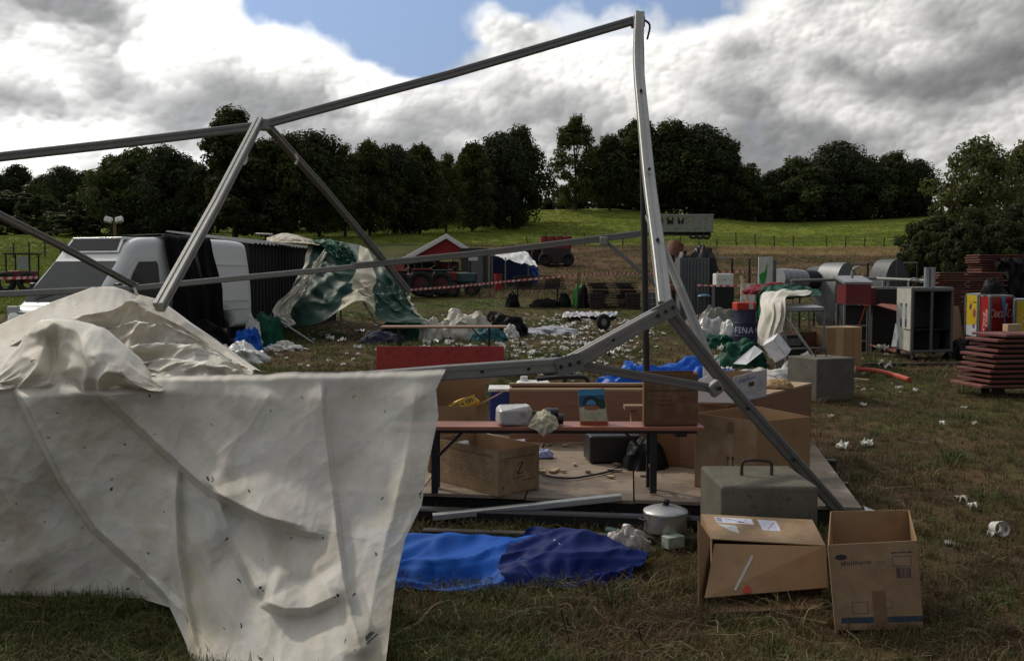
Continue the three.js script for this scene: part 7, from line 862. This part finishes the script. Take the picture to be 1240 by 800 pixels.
// ------------------------------------------------------------------ far tents, tractors, trailer, tape
{
  const red = M('red_canvas', [0.42, 0.012, 0.02], 0.7, { trans: 0.35 }), white = M('white_canvas', [0.8, 0.8, 0.79], 0.6, { trans: 0.25 }), d = 46, gx = (px, dd = d, y = 2) => xAt(px, dd, y);
  const t = thing('red_gazebo', 'red gable tent with white roof edges standing before the trees', 'tent'), y0 = gAt(537, d).y, eave = at(0, 311, d).y, ridge = at(0, 287, d).y, L = gx(493), Rr = gx(582), C = gx(541), b = 3.4;
  part('gable', slab([V(L, eave - 0.1, d), V(Rr, eave - 0.1, d), V(C + 0.03, ridge, d), V(C - 0.03, ridge, d)], 0.02), red, t); part('roof_sheet', slab([V(L - 0.1, eave - 0.12, d - 0.15), V(C, ridge + 0.06, d - 0.15), V(C, ridge + 0.06, d + b), V(L - 0.1, eave - 0.12, d + b)], 0.03), white, t); part('roof_sheet', slab([V(C, ridge + 0.06, d - 0.15), V(Rr + 0.1, eave - 0.12, d - 0.15), V(Rr + 0.1, eave - 0.12, d + b), V(C, ridge + 0.06, d + b)], 0.03), white, t);
  part('edge_trim', bar([V(L - 0.15, eave - 0.14, d - 0.17), V(C, ridge + 0.04, d - 0.17), V(Rr + 0.12, eave - 0.14, d - 0.17)], 0.08, 0.24), white, t);
  for (const x of [L + 0.05, Rr - 0.05]) for (const dd of [d + 0.05, d + b]) part('leg', rod([V(x, groundY(x, dd) - 0.05, dd), V(x, eave, dd)], 0.035, 8), ALU_DULL, t); 
  const cb = thing('dark_cabin', 'dark grey portable cabin with a white notice between the tents', 'cabin'), cd = 44.5, cx0 = gx(558, cd), cx1 = gx(590, cd), cy = groundY(cx0, cd) - 0.02, ch = at(0, 303, cd).y - cy; part('body', box(cx1 - cx0, ch, 1.1, (cx0 + cx1) / 2, cy + ch / 2, -cd - 0.55), M('cabin_grey', [0.03, 0.034, 0.033], 0.6, { map: ['mottle', 1] }), cb); part('roof', box(cx1 - cx0 + 0.12, 0.1, 1.25, (cx0 + cx1) / 2, cy + ch + 0.052, -cd - 0.55), M('cabin_grey', [0.03, 0.034, 0.033], 0.6), cb); part('door', box(0.55, ch * 0.8, 0.03, (cx0 + cx1) / 2 + 0.15, cy + ch * 0.44, -cd + 0.017), GREY_PANEL, cb); part('notice', box(0.44, 0.36, 0.02, gx(573, cd), at(0, 311, cd).y, -cd + 0.045), M('notice_paper', [0.55, 0.57, 0.55], 0.8), cb);
  const wt = thing('white_tent', 'small tent with a sloping white roof sheet and blue inside', 'tent'), wd = 45, wy = groundY(gx(620, wd), wd), T = (px, py, dd) => at(px, py, dd); part('roof_sheet', patchSheet([[T(592, 305, 46.6), T(615, 301, 47), T(636, 303, 47.2)], [T(594, 308, 45.5), T(622, 307, 45.6), T(644, 312, 45.6)], [T(606, 312, 44.6), T(630, 318, 44.3), T(651, 322, 44.4)]], 24, 16, (p, u, v) => { p.y += 0.08 * N2(u * 5, v * 3); return p; }), white, wt); part('inner_wall', slab([V(gx(594, 47), wy, 47), V(gx(650, 47), wy, 47), V(gx(648, 47), wy + 1.5, 47), V(gx(594, 47), wy + 1.6, 47)], 0.03), M('blue_inner_canvas', [0.01, 0.025, 0.1], 0.7), wt); part('side_wall', slab([V(gx(592, 45), wy, 45), V(gx(594, 47), wy, 47), V(gx(594, 47), wy + 1.7, 47), V(gx(592, 45), wy + 1.6, 45)], 0.03), M('cream_canvas', [0.5, 0.46, 0.37], 0.75, { map: ['grime', 1.4] }), wt); for (const px of [596, 612, 640, 650]) part('pole', rod([V(gx(px, 44.6), wy - 0.1, 44.6), T(px, px < 620 ? 312 : 321, 44.6)], 0.035, 6), ALU_DULL, wt); part('blue_curtain', patchSheet([[T(643, 322, 44.4), T(652, 324, 44.6)], [T(645, 333, 44.3), T(652, 335, 44.5)], [T(643, 344, 44.2), T(651, 345, 44.4)]], 16, 16, (p, u, v) => { p.z += 0.15 * N2(u * 6, v * 3); return p; }), M('bright_blue_film', [0.03, 0.12, 0.45], 0.5), wt);
  single('red_gas_bottle', rod([V(gx(603, 43.5), groundY(gx(603, 43.5), 43.5), 43.5), V(gx(603, 43.5), groundY(gx(603, 43.5), 43.5) + 0.8, 43.5)], 0.2, 14), M('bottle_red', [0.3, 0.012, 0.012], 0.5), 'red gas bottle standing between the cabin and white tent', 'gas bottle'); 
  // tractors
  const tractor = (label, px, dd, turn, body, s = 1) => { const g = thing('small_tractor', label, 'tractor'); g.userData.placed = 1; part('bonnet', box(0.42, 0.42, 1.0, 0, 0.82, 0.62, 0, 0.06), body, g); part('grille', box(0.34, 0.36, 0.03, 0, 0.8, 1.13), BLACK_PAINT, g); part('chassis', box(0.3, 0.24, 1.7, 0, 0.52, 0.25), STEEL_DARK, g); part('seat', box(0.42, 0.1, 0.38, 0, 0.98, -0.4, 0, 0.04), BLACK_PAINT, g); part('steering_wheel', new THREE.TorusGeometry(0.18, 0.02, 6, 18).rotateX(1.0).translate(0, 1.2, 0.05), BLACK_PAINT, g); part('exhaust', rod([new THREE.Vector3(0.1, 1.0, 0.8), new THREE.Vector3(0.1, 1.5, 0.8)], 0.03, 6), STEEL_DARK, g);
    for (const x of [-1, 1]) { const rw = part('rear_wheel', new THREE.TorusGeometry(0.42, 0.14, 10, 22).rotateY(Math.PI / 2).translate(x * 0.55, 0.56, -0.35), RUBBER, g); part('rim', cyl(0.32, 0.32, 0.08, 0, 0, 0, 16).rotateZ(1.5708).translate(x * 0.55, 0.56, -0.35), M('dull_rim', [0.1, 0.02, 0.02], 0.7), rw); const fw = part('front_wheel', new THREE.TorusGeometry(0.21, 0.09, 8, 18).rotateY(Math.PI / 2).translate(x * 0.48, 0.3, 0.95), RUBBER, g); part('rim', cyl(0.15, 0.15, 0.06, 0, 0, 0, 12).rotateZ(1.5708).translate(x * 0.48, 0.3, 0.95), M('dull_rim', [0.1, 0.02, 0.02], 0.7), fw); part('mudguard', box(0.22, 0.06, 0.8, x * 0.55, 1.14, -0.35, 0, 0.02), body, g); }
    const p = gAt(px, dd); g.position.copy(p); g.rotation.y = turn; g.scale.setScalar(s); return g; };
  const rb = M('tractor_red', [0.17, 0.01, 0.012], 0.55, { map: ['grime', 0.5] }), tb = M('tractor_teal', [0.03, 0.075, 0.075], 0.6, { map: ['grime', 0.5] });
  tractor('red tractor parked nearest the striped tent', 490, 40.5, 1.9, rb); tractor('red tractor parked in front of the red gazebo', 521, 41, 1.6, rb, 1.05); tractor('teal tractor parked beside the red one at the gazebo', 546, 41.2, 1.5, tb); tractor('dark red tractor parked under the red gazebo roof', 508, 47.5, 2.4, M('tractor_dark_red', [0.14, 0.012, 0.016], 0.5)); tractor('red tractor parked behind the striped tent near the trees', 476, 47, 0.8, rb); tractor('old red tractor parked in the gazebo beside the teal one', 530, 48, 1.2, M('tractor_dark_red', [0.14, 0.012, 0.016], 0.5));
  single('pale_hay_bale', box(0.9, 0.55, 0.6, gx(555, 43, 1), groundY(gx(555, 43, 1), 43) + 0.62, -43, 0.1, 0.05), M('pale_straw', [0.34, 0.26, 0.13], 0.9, { map: ['mottle', 0.3] }), 'pale straw coloured box load behind the teal tractor', 'box');
  // red wagon beyond the white tent
  const w = thing('farm_wagon', 'red farm wagon loaded with barrels beyond the white tent', 'wagon'), wdp = 59, wc = gAt(673, wdp), k = wdp / FOCAL; part('bed', box(34 * k, 0.9, 1.8, wc.x, wc.y + 0.62, wc.z), M('wagon_dark', [0.03, 0.02, 0.02], 0.7), w); for (let i = 0; i < 4; i++) part('load', cyl(0.24, 0.24, 0.75, wc.x - 0.75 + i * 0.5, wc.y + 1.45, wc.z + 0.4, 14), M('wagon_red', [0.22, 0.016, 0.018], 0.6), w); for (const x of [-0.7, 0.7]) part('wheel', new THREE.TorusGeometry(0.3, 0.12, 8, 18).translate(wc.x + x, wc.y + 0.4, wc.z + 0.95), RUBBER, w);
  tractor('red tractor hitched before the loaded farm wagon', 654, 60.5, 2.0, rb, 1.0);
  // livestock lorry trailer on the pasture
  const lt = thing('lorry_trailer', 'grey slatted livestock trailer standing on the green pasture', 'trailer'), ld = 99, lp = gAt(822, ld), lk = ld / FOCAL, lw = 78 * lk, lh = 20 * lk, ly = lp.y + 0.75; part('body', box(lw, lh, 2.4, lp.x, ly + lh / 2, lp.z, -0.04, 0.04), M('trailer_grey', [0.27, 0.28, 0.26], 0.5, { map: ['grime', 2] }), lt); part('roof', box(lw + 0.1, 0.1, 2.5, lp.x, ly + lh + 0.052, lp.z, -0.04), M('trailer_roof', [0.4, 0.41, 0.4], 0.5), lt); for (let i = 0; i < 5; i++) { const wn = part('vent_window', box(0.62, 0.66, 0.06, lp.x - lw * 0.4 + (i + 0.5) * lw * 0.16 - 0.02, ly + lh * 0.68, lp.z + 1.2, -0.04), BLACK_IN, lt); part('vent_flap', box(0.3, 0.3, 0.04, lp.x - lw * 0.4 + (i + 0.5) * lw * 0.16, ly + lh * 0.8, lp.z + 1.24, -0.04), M('vent_yellow', [0.3, 0.28, 0.1], 0.6), wn); } for (let i = 0; i < 11; i++) part('side_post', box(0.07, lh * 0.96, 0.05, lp.x - lw * 0.48 + i * lw * 0.096, ly + lh / 2, lp.z + 1.215 + (i - 5) * 0.03, -0.04), M('trailer_grey', [0.27, 0.28, 0.26], 0.5), lt); part('chassis', box(lw * 0.95, 0.3, 1.6, lp.x, lp.y + 0.6, lp.z), STEEL_DARK, lt); for (const x of [0.2, 0.3, 0.4, -0.35]) part('wheel', new THREE.TorusGeometry(0.34, 0.14, 8, 18).translate(lp.x + x * lw, lp.y + 0.45, lp.z + 1.05), RUBBER, lt);
  // left: red machine and floodlight
  const rm = thing('red_farm_machine', 'red tractor cab with bare frame standing left of the van', 'tractor'), rp = gAt(27, 42), rk2 = 42 / FOCAL; part('body', box(30 * rk2, 0.55, 0.9, rp.x, rp.y + 0.75, rp.z, 0, 0.05), M('tractor_dark_red', [0.14, 0.012, 0.016], 0.5), rm); for (const x of [-0.5, 0.55]) for (const z of [-0.4, 0.4]) part('cab_post', bar([rp.clone().add(new THREE.Vector3(x, 1, z)), rp.clone().add(new THREE.Vector3(x, 1.75, z))], 0.06, 0.06, Z3), STEEL_DARK, rm); part('cab_roof', box(1.25, 0.06, 0.95, rp.x + 0.02, rp.y + 1.78, rp.z), STEEL_DARK, rm); part('cab_window', box(0.5, 0.55, 0.02, rp.x + 0.26, rp.y + 1.38, rp.z + 0.42), M('dusty_glass', [0.3, 0.33, 0.33], 0.2), rm); for (const x of [-0.5, 0.5]) part('wheel', new THREE.TorusGeometry(0.36, 0.14, 8, 18).translate(rp.x + x, rp.y + 0.5, rp.z + 0.5), RUBBER, rm);
  const fl = thing('flood_light', 'twin floodlight on a wooden post behind the van roof', 'floodlight'), fp = gAt(141, 33), fy = at(141, 268, 33).y; part('post', bar([fp, V(fp.x, fy, 33)], 0.09, 0.09, Z3), M('post_wood', [0.2, 0.13, 0.07], 0.9), fl); for (const s of [-1, 1]) { const g = box(0.26, 0.2, 0.14, 0, 0, 0, 0, 0.03); g.rotateX(-0.5); g.rotateZ(s * 0.25); g.translate(fp.x + s * 0.19, fy + 0.05, fp.z + 0.06); part('lamp_head', g, WHITE_PLASTIC, fl); }
  // stalls of barrier tape: red and white film strung between stakes
  const tape = printMat('barrier_tape', 256, 16, '#c9c4c0', (g, w2, h2) => { g.fillStyle = '#b0262a'; for (let i = 0; i < 4; i++) { g.beginPath(); g.moveTo(i * 64, 0); g.lineTo(i * 64 + 32, 0); g.lineTo(i * 64 + 24, h2); g.lineTo(i * 64 - 8, h2); g.fill(); } }, 0.5); tape.map.wrapS = THREE.RepeatWrapping;
  const run = (label, pts, wdt) => { const g = thing('barrier_tape', label, 'barrier tape'), c = curve(pts, 60); let len = 0; for (let i = 1; i < c.length; i++) len += c[i].distanceTo(c[i - 1]); part('tape', sheet(60, 1, (u, v) => { const p = c[Math.round(u * 60)].clone(); p.y += (0.5 - v) * wdt; p.z += (v - 0.5) * 0.02; return p; }, [len / 0.8, 1]), tape, g); const st = [pts[0], pts[pts.length - 1]]; for (const p of st) part('stake', rod([V(p.x, groundY(p.x, -p.z), -p.z), p.clone().add(new THREE.Vector3(0, 0.1, 0))], 0.02, 6), STEEL_DARK, g); };
  run('red and white barrier tape strung before the tractors to the table stacks', [at(494, 351, 30), at(560, 346, 31), at(620, 340, 32), at(700, 333, 34)], 0.07); run('red and white barrier tape strung across the brown bank', [at(702, 333, 40), at(740, 331, 41), at(780, 331, 42), at(806, 331, 42)], 0.07); run('red and white barrier tape strung left of the white van', [at(-20, 337, 24), at(20, 336.5, 24), at(46, 335.5, 24)], 0.07); run('faded red barrier tape strung behind the oil drum', [at(842, 345, 26), at(880, 346, 26), at(930, 345, 26)], 0.05); run('red and white barrier tape strung beyond the steel racks', [at(862, 330, 38), at(900, 329, 38), at(918, 330, 38)], 0.07);
}
// ------------------------------------------------------------------ each thing's origin at its base, then draw
for (const o of scene.children) {
  if (!o.isGroup || o.userData.placed) { delete o.userData.placed; continue; }
  const b = new THREE.Box3().setFromObject(o); if (b.isEmpty()) continue;
  const c = new THREE.Vector3((b.min.x + b.max.x) / 2, b.min.y, (b.min.z + b.max.z) / 2);
  for (const k of o.children) k.position.sub(c);
  o.position.copy(c);
}
renderer.render(scene, camera);
